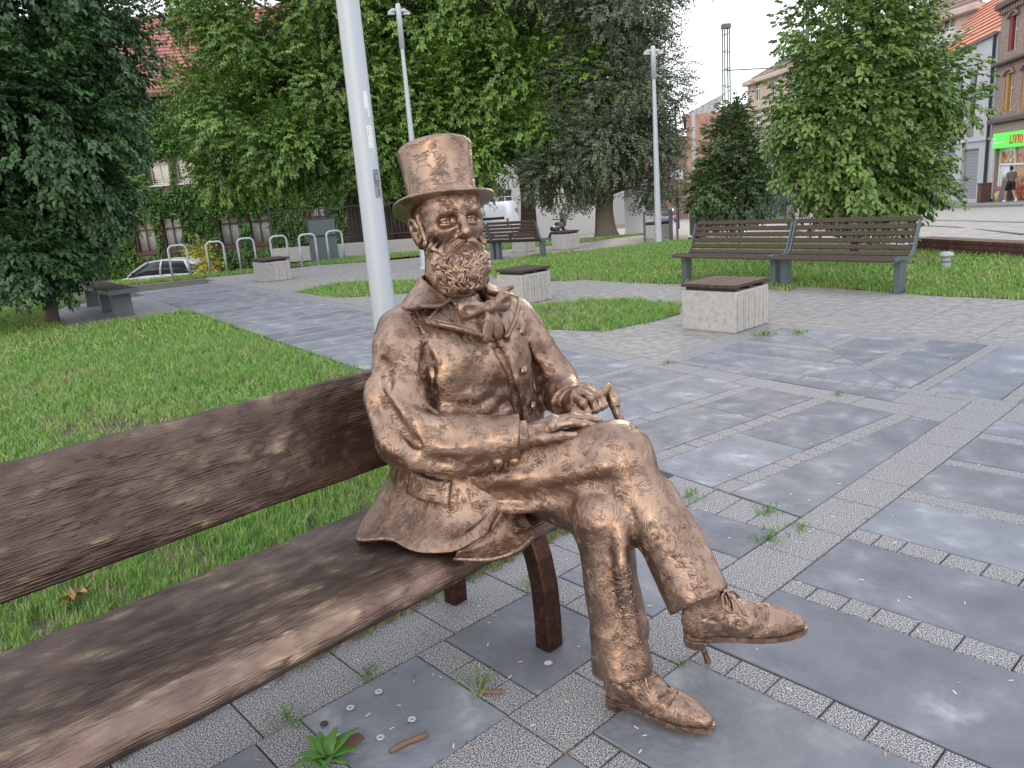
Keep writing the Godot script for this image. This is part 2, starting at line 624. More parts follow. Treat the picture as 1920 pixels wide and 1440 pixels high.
func make_surfaces() -> void:
	rnd.seed = 101
	var n := noise(FastNoiseLite.TYPE_SIMPLEX_SMOOTH, 0.0055, 7, 51)
	n.domain_warp_enabled = true
	n.domain_warp_amplitude = 70
	n.domain_warp_frequency = 0.006
	n.domain_warp_fractal_octaves = 4
	slate = mat(Color.WHITE, 0.95)
	slate.albedo_texture = ntex(n, 1024, [[0.0, lin(0.115, 0.121, 0.142)], [0.42, lin(0.142, 0.149, 0.174)], [0.62, lin(0.160, 0.167, 0.193)], [0.76, lin(0.195, 0.201, 0.226)], [0.88, lin(0.255, 0.258, 0.28)], [1.0, lin(0.34, 0.34, 0.35)]])
	slate.roughness_texture = ntex(noise(FastNoiseLite.TYPE_SIMPLEX_SMOOTH, 0.02, 4, 52), 512, [[0.0, Color(0.62, 0.62, 0.62)], [1.0, Color(1, 1, 1)]])
	slate.heightmap_enabled = true
	slate.heightmap_texture = ntex(noise(FastNoiseLite.TYPE_SIMPLEX_SMOOTH, 0.03, 7, 53), 1024)
	slate.heightmap_scale = 0.45
	tri(slate, 0.55)
	slate_tints.clear()
	for k in [0.92, 1.03, 1.12, 1.22]:
		var v: StandardMaterial3D = slate.duplicate()
		v.albedo_color = lin(k, k * rnd.randf_range(0.985, 1.01), k * rnd.randf_range(0.96, 1.02))
		slate_tints.append(v)
	granite = mat(Color.WHITE, 0.8)
	granite.albedo_texture = speckle(61)
	granite.albedo_color = lin(0.72, 0.71, 0.715)
	tri(granite, 3.0)
	concrete = mat(Color.WHITE, 0.85)
	var cn := noise(FastNoiseLite.TYPE_SIMPLEX_SMOOTH, 0.01, 8, 71)
	concrete.albedo_texture = ntex(cn, 1024, [[0.0, lin(0.16, 0.148, 0.138)], [0.45, lin(0.225, 0.212, 0.202)], [0.6, lin(0.25, 0.237, 0.227)], [1.0, lin(0.31, 0.298, 0.288)]])
	tri(concrete, 0.7)
	board_concrete = mat(Color.WHITE, 0.85)
	board_concrete.albedo_texture = ntex(noise(FastNoiseLite.TYPE_SIMPLEX_SMOOTH, 0.015, 7, 72), 512, [[0.0, lin(0.24, 0.228, 0.216)], [0.3, lin(0.335, 0.322, 0.31)], [0.6, lin(0.37, 0.357, 0.345)], [1.0, lin(0.42, 0.41, 0.40)]])
	board_concrete.heightmap_enabled = true
	board_concrete.heightmap_texture = ntex(noise(FastNoiseLite.TYPE_SIMPLEX_SMOOTH, 0.04, 5, 73), 512)
	board_concrete.heightmap_scale = 0.2
	tri(board_concrete, 1.6)
	soil = mat(Color.WHITE, 1.0)
	soil.albedo_texture = ntex(noise(FastNoiseLite.TYPE_SIMPLEX_SMOOTH, 0.03, 6, 81), 512, [[0.0, lin(0.03, 0.028, 0.02)], [0.5, lin(0.075, 0.068, 0.045)], [0.7, lin(0.10, 0.10, 0.05)], [1.0, lin(0.17, 0.15, 0.10)]])
	tri(soil, 1.5, true)
	asphalt = mat(Color.WHITE, 0.9)
	asphalt.albedo_texture = ntex(noise(FastNoiseLite.TYPE_SIMPLEX_SMOOTH, 0.01, 8, 91), 1024, [[0.0, lin(0.17, 0.165, 0.16)], [0.5, lin(0.25, 0.243, 0.238)], [1.0, lin(0.34, 0.335, 0.33)]])
	tri(asphalt, 0.25, true)
	wood = mat(Color.WHITE, 0.8)
	wood.metallic_specular = 0.3
	wood.albedo_texture = ntex(noise(FastNoiseLite.TYPE_SIMPLEX_SMOOTH, 0.03, 5, 95), 512, [[0.0, lin(0.035, 0.024, 0.021)], [0.5, lin(0.068, 0.048, 0.042)], [0.75, lin(0.10, 0.073, 0.063)], [1.0, lin(0.17, 0.125, 0.10)]])
	wood.heightmap_enabled = true
	wood.heightmap_texture = wood.albedo_texture
	wood.heightmap_scale = 0.15
	tri(wood, 1.0)
	wood.uv1_scale = Vector3(1.2, 14.0, 14.0)
	steel = mat(lin(0.085, 0.105, 0.115), 0.5, 0.1)
	zinc = mat(lin(0.42, 0.45, 0.48), 0.45, 0.45)
	dark_metal = mat(lin(0.03, 0.034, 0.036), 0.55, 0.2)

# ------------------------------------------------------------------ ground
# the park lies level; beyond it the land falls away to the streets
func land(x: float, z: float) -> float:
	var dist := -z
	var edge := lerpf(21.5, 13.4, smoothstep(4.5, 7.6, x)) if x > -3.0 else lerpf(21.5, 20.4, smoothstep(-5.0, -7.5, x))
	if dist < edge: return 0.0
	var far := -0.045 * (dist - 14.0)
	if x < -3.0: far = minf(far, -1.75 * smoothstep(20.4, 32.5, dist))
	return far * (1.0 if x < -5.0 else smoothstep(edge, edge + 7.0, dist)) if x < 7.0 else minf(0.0, 0.10 - 0.045 * (dist - 13.4))

func land_patch(called: String, poly: PackedVector2Array, lift: float, m: Material, step := 1.5) -> MeshInstance3D:
	# a sheet that follows the land, cut to a polygon
	var b := MB.new(true)
	var box := Rect2(poly[0], Vector2.ZERO)
	for p in poly: box = box.expand(p)
	var nx := int(ceil(box.size.x / step))
	var nz := int(ceil(box.size.y / step))
	for i in nx:
		for j in nz:
			var o := box.position + Vector2(i, j) * step
			var cellp := PackedVector2Array([o, o + Vector2(step, 0), o + Vector2(step, step), o + Vector2(0, step)])
			for c in Geometry2D.intersect_polygons(cellp, poly):
				if c.size() < 3: continue
				if Geometry2D.is_polygon_clockwise(c): c.reverse()
				for k in range(1, c.size() - 1):
					b.tri(Vector3(c[0].x, land(c[0].x, c[0].y) + lift, c[0].y), Vector3(c[k].x, land(c[k].x, c[k].y) + lift, c[k].y), Vector3(c[k + 1].x, land(c[k + 1].x, c[k + 1].y) + lift, c[k + 1].y))
	var o := put(called, b.done(), m)
	o.set_meta("kind", "structure")
	return o

func frame_pt(deg: float, u: float, v: float) -> Vector2:
	var a := deg_to_rad(deg)
	return Vector2(cos(a) * u + sin(a) * v, sin(a) * u - cos(a) * v)

var pave_count := {}

func pave(parent: Node3D, called: String, m: Material, deg: float, u0: float, u1: float, v0: float, v1: float, region: PackedVector2Array, cut := PackedVector2Array(), ch := 0.003) -> void:
	var g := 0.0025
	if (u1 - u0) < 0.03 or (v1 - v0) < 0.03: return
	var q := PackedVector2Array([frame_pt(deg, u0 + g, v0 + g), frame_pt(deg, u1 - g, v0 + g), frame_pt(deg, u1 - g, v1 - g), frame_pt(deg, u0 + g, v1 - g)])
	var got := [q]
	if region.size(): got = Geometry2D.intersect_polygons(q, region)
	for p in got:
		var rest := [p]
		if cut.size(): rest = Geometry2D.clip_polygons(p, cut)
		for r in rest:
			if r.size() < 3: continue
			var area := 0.0
			for i in r.size(): area += r[i].cross(r[(i + 1) % r.size()])
			if absf(area) < 0.003: continue
			# the texture of each piece starts somewhere else
			var off := Vector3(rnd.randf_range(-9, 9), 0, rnd.randf_range(-9, 9))
			var s := PackedVector2Array()
			for e in r: s.append(e + Vector2(off.x, off.z))
			var b := MB.new()
			b.prism(s, -0.045, 0.0, ch)
			var o := MeshInstance3D.new()
			o.name = called
			o.mesh = b.done()
			o.material_override = slate_tints[rnd.randi() % 4] if m == slate else m
			parent.add_child(o, true)
			o.position = -off + Vector3(0, rnd.randf_range(-0.0022, 0.0014), 0)

func pave_strip(parent: Node3D, deg: float, along_u: bool, a0: float, a1: float, b0: float, b1: float, near: float, region: PackedVector2Array, cut := PackedVector2Array()) -> void:
	# a row of setts; far from the viewer it is laid in long bars
	var a := a0
	while a < a1 - 0.02:
		var mid := frame_pt(deg, a, (b0 + b1) / 2) if along_u else frame_pt(deg, (b0 + b1) / 2, a)
		var l := rnd.randf_range(0.10, 0.17) if mid.length() < near else rnd.randf_range(0.8, 1.2)
		var e := minf(a + l, a1)
		if a1 - e < 0.05: e = a1
		var j := rnd.randf_range(-0.002, 0.002)
		if along_u: pave(parent, "granite_sett", granite, deg, a, e, b0 + j, b1 + j, region, cut, 0.005)
		else: pave(parent, "granite_sett", granite, deg, b0 + j, b1 + j, a, e, region, cut, 0.005)
		a = e

func make_paving() -> void:
	var A := 48.3
	var B := 56.0
	var p := Node3D.new()
	p.name = "plaza_pavement"
	add_child(p)
	p.set_meta("kind", "structure")
	p.set_meta("label", "plaza pavement of dark slate slabs framed by rows of speckled granite setts")
	var none := PackedVector2Array()
	var R := PackedVector2Array([frame_pt(A, -1.30, -1.4), frame_pt(A, 3.6, -1.4), frame_pt(A, 3.6, 4.93), frame_pt(A, -1.30, 4.93)])
	# right field: rows of slate along u
	var rows := [[-0.31, 0.14], [0.25, 0.69], [0.80, 1.25], [1.36, 1.82], [1.93, 2.39], [2.50, 2.945], [3.06, 3.48], [3.59, 4.03], [4.12, 4.52], [4.63, 4.93]]
	for i in rows.size():
		var r: Array = rows[i]
		var a := -1.30
		var first := true
		while a < 3.5:
			var l := rnd.randf_range(1.55, 2.1) if first else rnd.randf_range(0.9, 1.3)
			pave(p, "slate_slab", slate, A, a, a + l, r[0], r[1], R)
			a += l
			first = false
		if i > 0: pave_strip(p, A, true, -1.30, 3.5, rows[i - 1][1], r[0], 3.6, R)
	# wide band between the fields, and its crossing
	var v := -1.4
	while v < 5.34:
		var l := rnd.randf_range(0.20, 0.38)
		pave(p, "granite_paver", granite, A, -1.535, -1.30, v, minf(v + l, 5.34), none)
		v += l
	var u := -1.30
	while u < 3.6:
		var l := rnd.randf_range(0.28, 0.5)
		pave(p, "granite_paver", granite, A, u, minf(u + l, 3.6), 4.93, 5.34, none)
		u += l
	# near left field beside the bench
	var lim := PackedVector2Array([frame_pt(B, -8, 2.78), frame_pt(B, 4, 2.78), frame_pt(B, 4, -6), frame_pt(B, -8, -6)])
	for r in [[-0.42, 0.0], [0.11, 0.67], [0.81, 1.25], [1.37, 1.80], [1.95, 2.40], [2.52, 2.82]]:
		pave(p, "slate_slab", slate, A, -2.0, -1.535, r[0], r[1], lim)
	for r in [[0.0, 0.11], [0.67, 0.81], [1.25, 1.37], [1.80, 1.95], [2.40, 2.52]]:
		for q in [[-2.0, -1.83], [-1.83, -1.66], [-1.66, -1.535]]:
			pave(p, "granite_paver", granite, A, q[0], q[1], r[0], r[1], lim)
	for k in 3: pave(p, "granite_paver", granite, A, -2.0 + 0.155 * k, -2.0 + 0.155 * (k + 1), 2.82, 4.0, lim)
	# border of granite pavers under the bench
	for k in 13:
		pave(p, "granite_paver", granite, A, -2.28, -2.0, -1.1 + 0.36 * k, -0.74 + 0.36 * k, lim)
	# field beyond the statue and the long walk to the left
	var cutA := PackedVector2Array([frame_pt(A, -1.535, -3), frame_pt(A, 4, -3), frame_pt(A, 4, 9), frame_pt(A, -1.535, 9)])
	u = -1.76
	var k := 0
	while u > -18.5:
		var s0 := u - 0.11
		var m0 := 3.55 if k % 2 else 3.85
		var m1 := u - 0.56
		pave(p, "slate_slab", slate, B, m1, s0, 2.79, m0, none, cutA)
		pave(p, "slate_slab", slate, B, m1, s0, m0, 4.46, none, cutA)
		pave_strip(p, B, false, 2.79, 4.46, s0, u, 5.4, none, cutA)
		u -= 0.56
		k += 1
	u = -1.95
	while u > -18.5:
		var l := rnd.randf_range(0.3, 0.5) if u > -8 else 1.0
		pave(p, "granite_paver", granite, B, u - l, u, 4.46, 4.68, none, cutA)
		u -= l
	# mitred field beyond: rows along u left of the mitre, along v right of it
	var TL := PackedVector2Array([frame_pt(A, -3.76, 5.24), frame_pt(A, -1.91, 5.24), frame_pt(A, -3.63, 6.96), frame_pt(A, -3.76, 6.96)])
	var cutB := PackedVector2Array([frame_pt(B, -20, 4.69), frame_pt(B, 4, 4.69), frame_pt(B, 4, 0), frame_pt(B, -20, 0)])
	for r in [[5.34, 5.71], [5.80, 6.18], [6.30, 6.70], [6.80, 6.96]]:
		pave(p, "slate_slab", slate, A, -3.76, -2.75, r[0], r[1], TL, cutB)
		pave(p, "slate_slab", slate, A, -2.75, -1.8, r[0], r[1], TL, cutB)
	for r in [[5.24, 5.34], [5.71, 5.80], [6.18, 6.30], [6.70, 6.80]]:
		pave_strip(p, A, true, -3.76, -1.8, r[0], r[1], 7.2, TL, cutB)
	var TR := PackedVector2Array([frame_pt(A, -2.012, 5.345), frame_pt(A, 3.6, 5.345), frame_pt(A, 3.6, 6.96), frame_pt(A, -3.627, 6.96)])
	u = -1.85
	for i in 10:
		pave(p, "slate_slab", slate, A, u, u + 0.44, 5.345, 6.12, TR)
		pave(p, "slate_slab", slate, A, u, u + 0.44, 6.12, 6.96, TR)
		pave_strip(p, A, false, 5.345, 6.96, u - 0.10, u, 7.0, TR)
		u += 0.54
	for q in [[-2.39, -1.95], [-2.94, -2.48], [-3.5, -3.04]]:
		pave(p, "slate_slab", slate, A, q[0], q[1], 5.0, 6.3, TR)
		pave(p, "slate_slab", slate, A, q[0], q[1], 6.3, 6.96, TR)
		pave_strip(p, A, false, 5.0, 6.96, q[0] - 0.10, q[0], 7.6, TR)
	pave(p, "slate_slab", slate, A, -3.76, -2.85, 4.3, 5.24, none, cutB)
	pave(p, "slate_slab", slate, A, -2.85, -1.93, 4.3, 5.24, none, cutB)
	for q in 3: pave(p, "granite_paver", granite, A, -1.935, -1.535, 4.34 + q * 0.3, 4.64 + q * 0.3, none, cutB)
	for q in 2: pave(p, "granite_paver", granite, A, -2.0 + q * 0.235, -1.765 + q * 0.235, 5.24, 5.345, none)
	u = -4.0
	while u < 3.6:
		var l := rnd.randf_range(0.35, 0.6)
		pave(p, "granite_paver", granite, A, u, u + l, 6.96, 7.10, none)
		u += l
	v = 5.0
	while v < 6.96:
		var l := rnd.randf_range(0.22, 0.34)
		pave(p, "granite_paver", granite, A, -4.0, -3.76, v, minf(v + l, 6.96), none, cutB)
		v += l
	for i in 10:
		for j in 5: pave(p, "granite_paver", granite, B, -17.4 + i * 0.40, -17.0 + i * 0.40, 0.95 + j * 0.366, 1.316 + j * 0.366, none)
	# ---- the pale concrete slabs round it
	var c := Node3D.new()
	c.name = "concrete_pavement"
	add_child(c)
	c.set_meta("kind", "structure")
	c.set_meta("label", "pale concrete slab paths crossing between the lawns")
	var outline := PackedVector2Array()
	for q in [[-17.9, 4.69], [-4.4, 4.69], [-4.39, 4.90], [-0.5, 4.69]]: outline.append(frame_pt(B, q[0], q[1]))
	outline = PackedVector2Array([frame_pt(B, -21, 4.69), frame_pt(B, -4.36, 4.69), frame_pt(A, -4.0, 5.24), frame_pt(A, -4.0, 7.105), frame_pt(A, 3.6, 7.105), Vector2(9.0, -2.0), Vector2(8.6, -5.6), Vector2(5.41, -7.91), Vector2(4.80, -8.58), Vector2(4.68, -8.89), Vector2(3.93, -10.2), Vector2(3.65, -9.8), Vector2(2.72, -11.35), Vector2(2.37, -11.39), Vector2(1.36, -12.68), Vector2(0.64, -12.95), Vector2(-0.14, -14.2), Vector2(-0.43, -16.55), Vector2(0.74, -18.27), Vector2(2.26, -18.35), Vector2(3.91, -19.3), Vector2(4.59, -19.08), Vector2(5.1, -21.2), Vector2(4.3, -22.9), Vector2(2.2, -21.4), Vector2(-0.1, -21.1), Vector2(-3.4, -20.5), Vector2(-5.7, -20.9), Vector2(-6.0, -19.9), Vector2(-9.5, -18.9)])
	var holes := [islands()[0], islands()[1]]
	for i in range(-36, 12):
		for j in range(0, 28):
			var u0 := i * 0.67 - 0.08
			var v0 := 4.30 + j * 0.43 * 2.0
			var mid := frame_pt(A, u0 + 0.33, v0 + 0.43)
			if not Rect2(-13, -23, 22, 22).has_point(mid): continue
			var q := PackedVector2Array([frame_pt(A, u0, v0), frame_pt(A, u0 + 0.67, v0), frame_pt(A, u0 + 0.67, v0 + 0.86), frame_pt(A, u0, v0 + 0.86)])
			for piece in Geometry2D.intersect_polygons(q, outline):
				var parts := Geometry2D.clip_polygons(piece, holes[0])
				for part in parts:
					for fin in Geometry2D.clip_polygons(part, holes[1]):
						pave(c, "concrete_slab", concrete, A, u0, u0 + 0.67, v0, v0 + 0.86, fin)

func islands() -> Array:
	return [PackedVector2Array([Vector2(-3.87, -14.34), Vector2(-3.59, -14.65), Vector2(-3.21, -15.27), Vector2(-2.51, -14.95), Vector2(-1.3, -14.5), Vector2(-0.75, -12.9), Vector2(-2.0, -12.75), Vector2(-2.74, -12.92)]),
		PackedVector2Array([Vector2(-0.35, -10.6), Vector2(0.26, -10.05), Vector2(1.03, -10.35), Vector2(1.69, -10.02), Vector2(2.12, -9.29), Vector2(1.97, -8.65), Vector2(1.68, -8.41), Vector2(1.0, -7.98), Vector2(0.4, -8.41), Vector2(-0.2, -9.4)])]

func lawns() -> Array:
	var A := 48.3
	var B := 56.0
	return [
		PackedVector2Array([frame_pt(A, -2.285, -1.3), frame_pt(A, -2.285, 1.0), frame_pt(A, -2.285, 2.9), frame_pt(B, -3.0, 2.77), frame_pt(B, -9.0, 2.70), frame_pt(B, -13.4, 2.68), frame_pt(B, -13.4, 0.95), frame_pt(B, -17.4, 0.95), Vector2(-13.0, -15.0), Vector2(-13.0, 1.5), Vector2(-2.5, 1.5)]),
		PackedVector2Array([Vector2(-0.43, -16.55), Vector2(0.74, -18.27), Vector2(2.26, -18.35), Vector2(3.91, -19.3), Vector2(4.59, -19.08), Vector2(6.6, -17.5), Vector2(7.15, -13.1), Vector2(7.62, -11.2), Vector2(9.4, -5.0), Vector2(8.6, -5.6), Vector2(5.41, -7.91), Vector2(4.80, -8.58), Vector2(4.68, -8.89), Vector2(3.93, -10.2), Vector2(3.65, -9.8), Vector2(2.72, -11.35), Vector2(2.37, -11.39), Vector2(1.36, -12.68), Vector2(0.64, -12.95), Vector2(-0.14, -14.2)]),
		islands()[0], islands()[1],
		PackedVector2Array([Vector2(-4.0, -21.2), Vector2(-0.1, -21.1), Vector2(2.2, -21.4), Vector2(4.3, -22.9), Vector2(5.1, -24.6), Vector2(4.9, -27.5), Vector2(2.2, -30.0), Vector2(-4.0, -27.0)]),
		PackedVector2Array([Vector2(-14.0, -18.2), Vector2(-9.5, -18.9), Vector2(-6.0, -19.9), Vector2(-5.7, -20.9), Vector2(-3.4, -20.5), Vector2(-4.0, -27.0), Vector2(-14.0, -26.0)]),
		PackedVector2Array([Vector2(-13.0, -15.0), Vector2(-8.4, -14.4), Vector2(-9.0, -16.5), Vector2(-14.0, -18.0)])]

# ------------------------------------------------------------------ grass
func blade_tuft(seed_: int, blades: int, h: float, spread: float, wide: float) -> ArrayMesh:
	var r := RandomNumberGenerator.new()
	r.seed = seed_
	var b := MB.new()
	for i in blades:
		var a := r.randf() * TAU
		var o := Vector3(cos(a), 0, sin(a)) * r.randf() * spread
		var lean := Vector3(r.randf_range(-1, 1), 0, r.randf_range(-1, 1)) * r.randf_range(0.2, 0.9)
		var hh := h * r.randf_range(0.5, 1.1)
		var sd := Vector3(cos(a + 1.3), 0, sin(a + 1.3)) * wide * r.randf_range(0.7, 1.2)
		var m := o + Vector3(0, hh * 0.6, 0) + lean * hh * 0.35
		var t := o + Vector3(0, hh * 0.92, 0) + lean * hh * 1.0
		b.color(Color.WHITE * r.randf_range(0.75, 1.15))
		b.quad(o - sd, o + sd, m + sd * 0.8, m - sd * 0.8)
		b.tri(m - sd * 0.8, m + sd * 0.8, t)
	return b.done()

func inside(p: Vector2, poly: PackedVector2Array) -> bool:
	return Geometry2D.is_point_in_polygon(p, poly)

func scatter(called: String, mesh: Mesh, m: Material, xf: Array, cols: Array, parent: Node = self) -> MultiMeshInstance3D:
	var mm := MultiMesh.new()
	mm.transform_format = MultiMesh.TRANSFORM_3D
	mm.use_colors = true
	mm.mesh = mesh
	mm.instance_count = xf.size()
	for i in xf.size():
		mm.set_instance_transform(i, xf[i])
		mm.set_instance_color(i, cols[i])
	var o := MultiMeshInstance3D.new()
	o.name = numbered(called) if parent == self else called
	o.multimesh = mm
	o.material_override = m
	parent.add_child(o, true)
	o.set_meta("kind", "stuff")
	return o

func foliage_mat(c: Color, thin: Color, rough := 0.55) -> StandardMaterial3D:
	var m := mat(c, rough)
	m.vertex_color_use_as_albedo = true
	m.cull_mode = BaseMaterial3D.CULL_DISABLED
	m.backlight_enabled = true
	m.backlight = thin
	return m

func make_lawns() -> void:
	var gm := foliage_mat(Color.WHITE, Color(0.45, 0.5, 0.2), 0.6)
	var dry := noise(FastNoiseLite.TYPE_SIMPLEX_SMOOTH, 0.6, 3, 7)
	var polys := lawns()
	var labels := ["lush green lawn behind the bronze bench", "wide green lawn behind the slatted double bench", "small grass island left of the statue's head", "small grass island right of the statue's chest", "grass bank under the park trees", "grass verge beneath the bicycle racks", "grass patch behind the backless bench"]
	var r := RandomNumberGenerator.new()
	r.seed = 9
	var near_t := blade_tuft(1, 12, 0.072, 0.045, 0.0019)
	var mid_t := blade_tuft(2, 13, 0.082, 0.09, 0.0036)
	var far_t := blade_tuft(3, 13, 0.085, 0.16, 0.0065)
	for li in polys.size():
		var poly: PackedVector2Array = polys[li]
		var ground := land_patch("lawn_soil", poly, -0.004 if li < 4 else 0.012, soil, 1.0)
		ground.set_meta("label", "earth under the " + labels[li])
		var sets := {0: [[], []], 1: [[], []], 2: [[], []]}
		var box := Rect2(poly[0], Vector2.ZERO)
		for p in poly: box = box.expand(p)
		var step := 0.03
		# cells of 0.25 m, with as many tufts as the distance asks for
		var nx := int(box.size.x / 0.25) + 1
		var nz := int(box.size.y / 0.25) + 1
		for i in nx:
			for j in nz:
				var o := box.position + Vector2(i, j) * 0.25
				var d := o.length()
				if o.y > 0.2 or absf(o.x) > -o.y * 0.78 + 1.6: continue
				var kind := 0 if d < 4.6 else (1 if d < 10.5 else 2)
				var n: int = [58, 24, 9][kind]
				for k in n:
					var p := o + Vector2(r.randf(), r.randf()) * 0.25
					if not inside(p, poly): continue
					if dry.get_noise_2dv(p) > 0.38 and r.randf() < 0.55: continue
					var s := r.randf_range(0.55, 1.2)
					var t := Transform3D(Basis(Vector3.UP, r.randf() * TAU).scaled(Vector3(s, s * r.randf_range(0.7, 1.2), s)), Vector3(p.x, land(p.x, p.y), p.y))
					var dr := clampf(dry.get_noise_2dv(p) * 0.9 + r.randf_range(-0.25, 0.25), 0.0, 0.75)
					var g := Color(0.135, 0.305, 0.055).lerp(Color(0.26, 0.41, 0.095), r.randf())
					g = g.lerp(Color(0.42, 0.38, 0.20), dr * 0.6)
					if r.randf() < 0.05: g = Color(0.42, 0.36, 0.21)
					sets[kind][0].append(t)
					sets[kind][1].append(g)
		for kind in 3:
			if sets[kind][0].size():
				var mm := scatter("grass", [near_t, mid_t, far_t][kind], gm, sets[kind][0], sets[kind][1])
				mm.set_meta("label", labels[li])

func make_land() -> void:
	var b := MB.new(true)
	var xs := []
	var zs := []
	for i in 61: xs.append(-60.0 + i * 2.0)
	xs = [-400.0, -220.0, -120.0] + xs + [120.0, 220.0, 400.0]
	for i in 56: zs.append(12.0 - i * 1.5)
	zs = [60.0, 25.0] + zs + [-90.0, -120.0, -170.0, -240.0, -330.0]
	for i in xs.size() - 1:
		for j in zs.size() - 1:
			var f := func(x: float, z: float) -> Vector3: return Vector3(x, land(x, z) - (0.05 if z > -30.0 else 0.12), z)
			b.quad(f.call(xs[i], zs[j + 1]), f.call(xs[i + 1], zs[j + 1]), f.call(xs[i + 1], zs[j]), f.call(xs[i], zs[j]))
	var o := put("ground", b.done(), soil)
	o.set_meta("kind", "structure")
	# streets beyond the park
	land_patch("street", PackedVector2Array([Vector2(7.45, -12.9), Vector2(9.8, -4.0), Vector2(40, -2.0), Vector2(34, -40), Vector2(26.9, -41.0), Vector2(32.5, -64), Vector2(58, -170), Vector2(32, -170), Vector2(12, -70), Vector2(5.6, -33), Vector2(5.2, -25.0), Vector2(6.3, -19.5)]), 0.03, asphalt, 3.0).set_meta("label", "grey asphalt street with tram rails right of the park")
	land_patch("street", PackedVector2Array([Vector2(-40, -29.5), Vector2(-4, -30.5), Vector2(2.0, -31.0), Vector2(6.4, -36), Vector2(13, -70), Vector2(9, -70), Vector2(0, -52), Vector2(-2.5, -38.5), Vector2(-40, -38.5)]), 0.02, asphalt, 3.0).set_meta("label", "side street passing below the ivy covered house")
	# pavement in front of the right hand houses, a kerb step high
	var dS := Vector2(0.24, -0.97)
	var nS := Vector2(-0.97, -0.24)
	var p0 := Vector2(27.79, -42.5)
	var kb := MB.new()
	for i in 22:
		var a := p0 + dS * (-14.0 + i * 5.0)
		var e := p0 + dS * (-14.0 + (i + 1) * 5.0)
		var q := [a, e, e + nS * 3.2, a + nS * 3.2]
		var tops := []
		var bots := []
		for w in q:
			tops.append(Vector3(w.x, land(w.x, w.y) + 0.15, w.y))
			bots.append(Vector3(w.x, land(w.x, w.y) - 0.2, w.y))
		kb.quad(tops[0], tops[1], tops[2], tops[3])
		kb.quad(tops[3], tops[2], bots[2], bots[3])
	var kerb := put("sidewalk", kb.done(), concrete)
	kerb.set_meta("kind", "structure")
	# tram rails
	for k in 4:
		var rb := MB.new()
		var off: float = [9.5, 10.9, 13.6, 15.0][k]
		for i in 40:
			var a := p0 + dS * (-32.0 + i * 4.0) + nS * off
			var e := p0 + dS * (-32.0 + (i + 1) * 4.0) + nS * off
			if land(a.x, a.y) > 0.2: continue
			var sd := nS * 0.05
			rb.quad(Vector3(a.x - sd.x, land(a.x, a.y) + 0.045, a.y - sd.y), Vector3(a.x + sd.x, land(a.x, a.y) + 0.045, a.y + sd.y), Vector3(e.x + sd.x, land(e.x, e.y) + 0.045, e.y + sd.y), Vector3(e.x - sd.x, land(e.x, e.y) + 0.045, e.y - sd.y))
		var o2 := put("tram_rail", rb.done(), dark_metal)
		tag(o2, "dark steel tram rail in the grey street, %s from the shops" % ["first", "second", "third", "fourth"][k], "rail", "tram rails")

# ------------------------------------------------------------------ bronze
var bronze: StandardMaterial3D
var bronze_dark: StandardMaterial3D
var bronze_plank: StandardMaterial3D

# raised and sunk strokes of a modelling tool over a soft lump noise; lumps is how strong the noise is, spread how far strokes turn off the x direction
func tool_marks(size: int, lump: FastNoiseLite, lumps: float, clusters: int, stroke: Vector2, depth: float, spread: float, dabs: int, dab: Vector2, dab_up: float, seed_: int) -> PackedByteArray:
	var d := grey(lump, size)
	for i in d.size(): d[i] = clampi(118 + int((d[i] - 128) * lumps), 0, 255)
	var r := RandomNumberGenerator.new()
	r.seed = seed_
	for c in dabs:
		var p := Vector2(r.randf(), r.randf()) * size
		var rad := r.randf_range(dab.x, dab.y)
		var dir := Vector2.from_angle(r.randf() * TAU)
		var up := dab_up * r.randf_range(0.35, 1.0)
		var ri := int(rad)
		for y in range(-ri, ri + 1):
			for x in range(-ri, ri + 1):
				var v := Vector2(x, y)
				var l := v.length() / rad
				if l > 1.0: continue
				var f := (0.5 + 0.5 * v.dot(dir) / rad) * up * (1.0 - l * l * l)
				var at := posmod(int(p.y) + y, size) * size + posmod(int(p.x) + x, size)
				d[at] = clampi(d[at] + int(f), 0, 255)
	for c in clusters:
		var p := Vector2(r.randf(), r.randf()) * size
		var a := r.randf_range(-spread, spread)
		var along := Vector2.from_angle(a)
		var over := along.orthogonal()
		var bend := r.randf_range(-0.02, 0.02)
		var deep := depth * r.randf_range(0.3, 1.0)
		for s in r.randi_range(3, 9):
			var q := p + over * s * r.randf_range(3.6, 5.2) + along * r.randf_range(-5, 5)
			var ln := r.randf_range(stroke.x, stroke.y)
			for k in int(ln):
				var e := q + along.rotated(bend * k) * k
				var f := deep * sin(PI * k / ln)
				for w in [[0, 1.0], [1, 0.55], [2, -0.4], [-1, -0.4]]:
					var x := posmod(int(e.x + over.x * w[0]), size)
					var y := posmod(int(e.y + over.y * w[0]), size)
					d[y * size + x] = clampi(d[y * size + x] - int(f * w[1]), 0, 255)
	return d

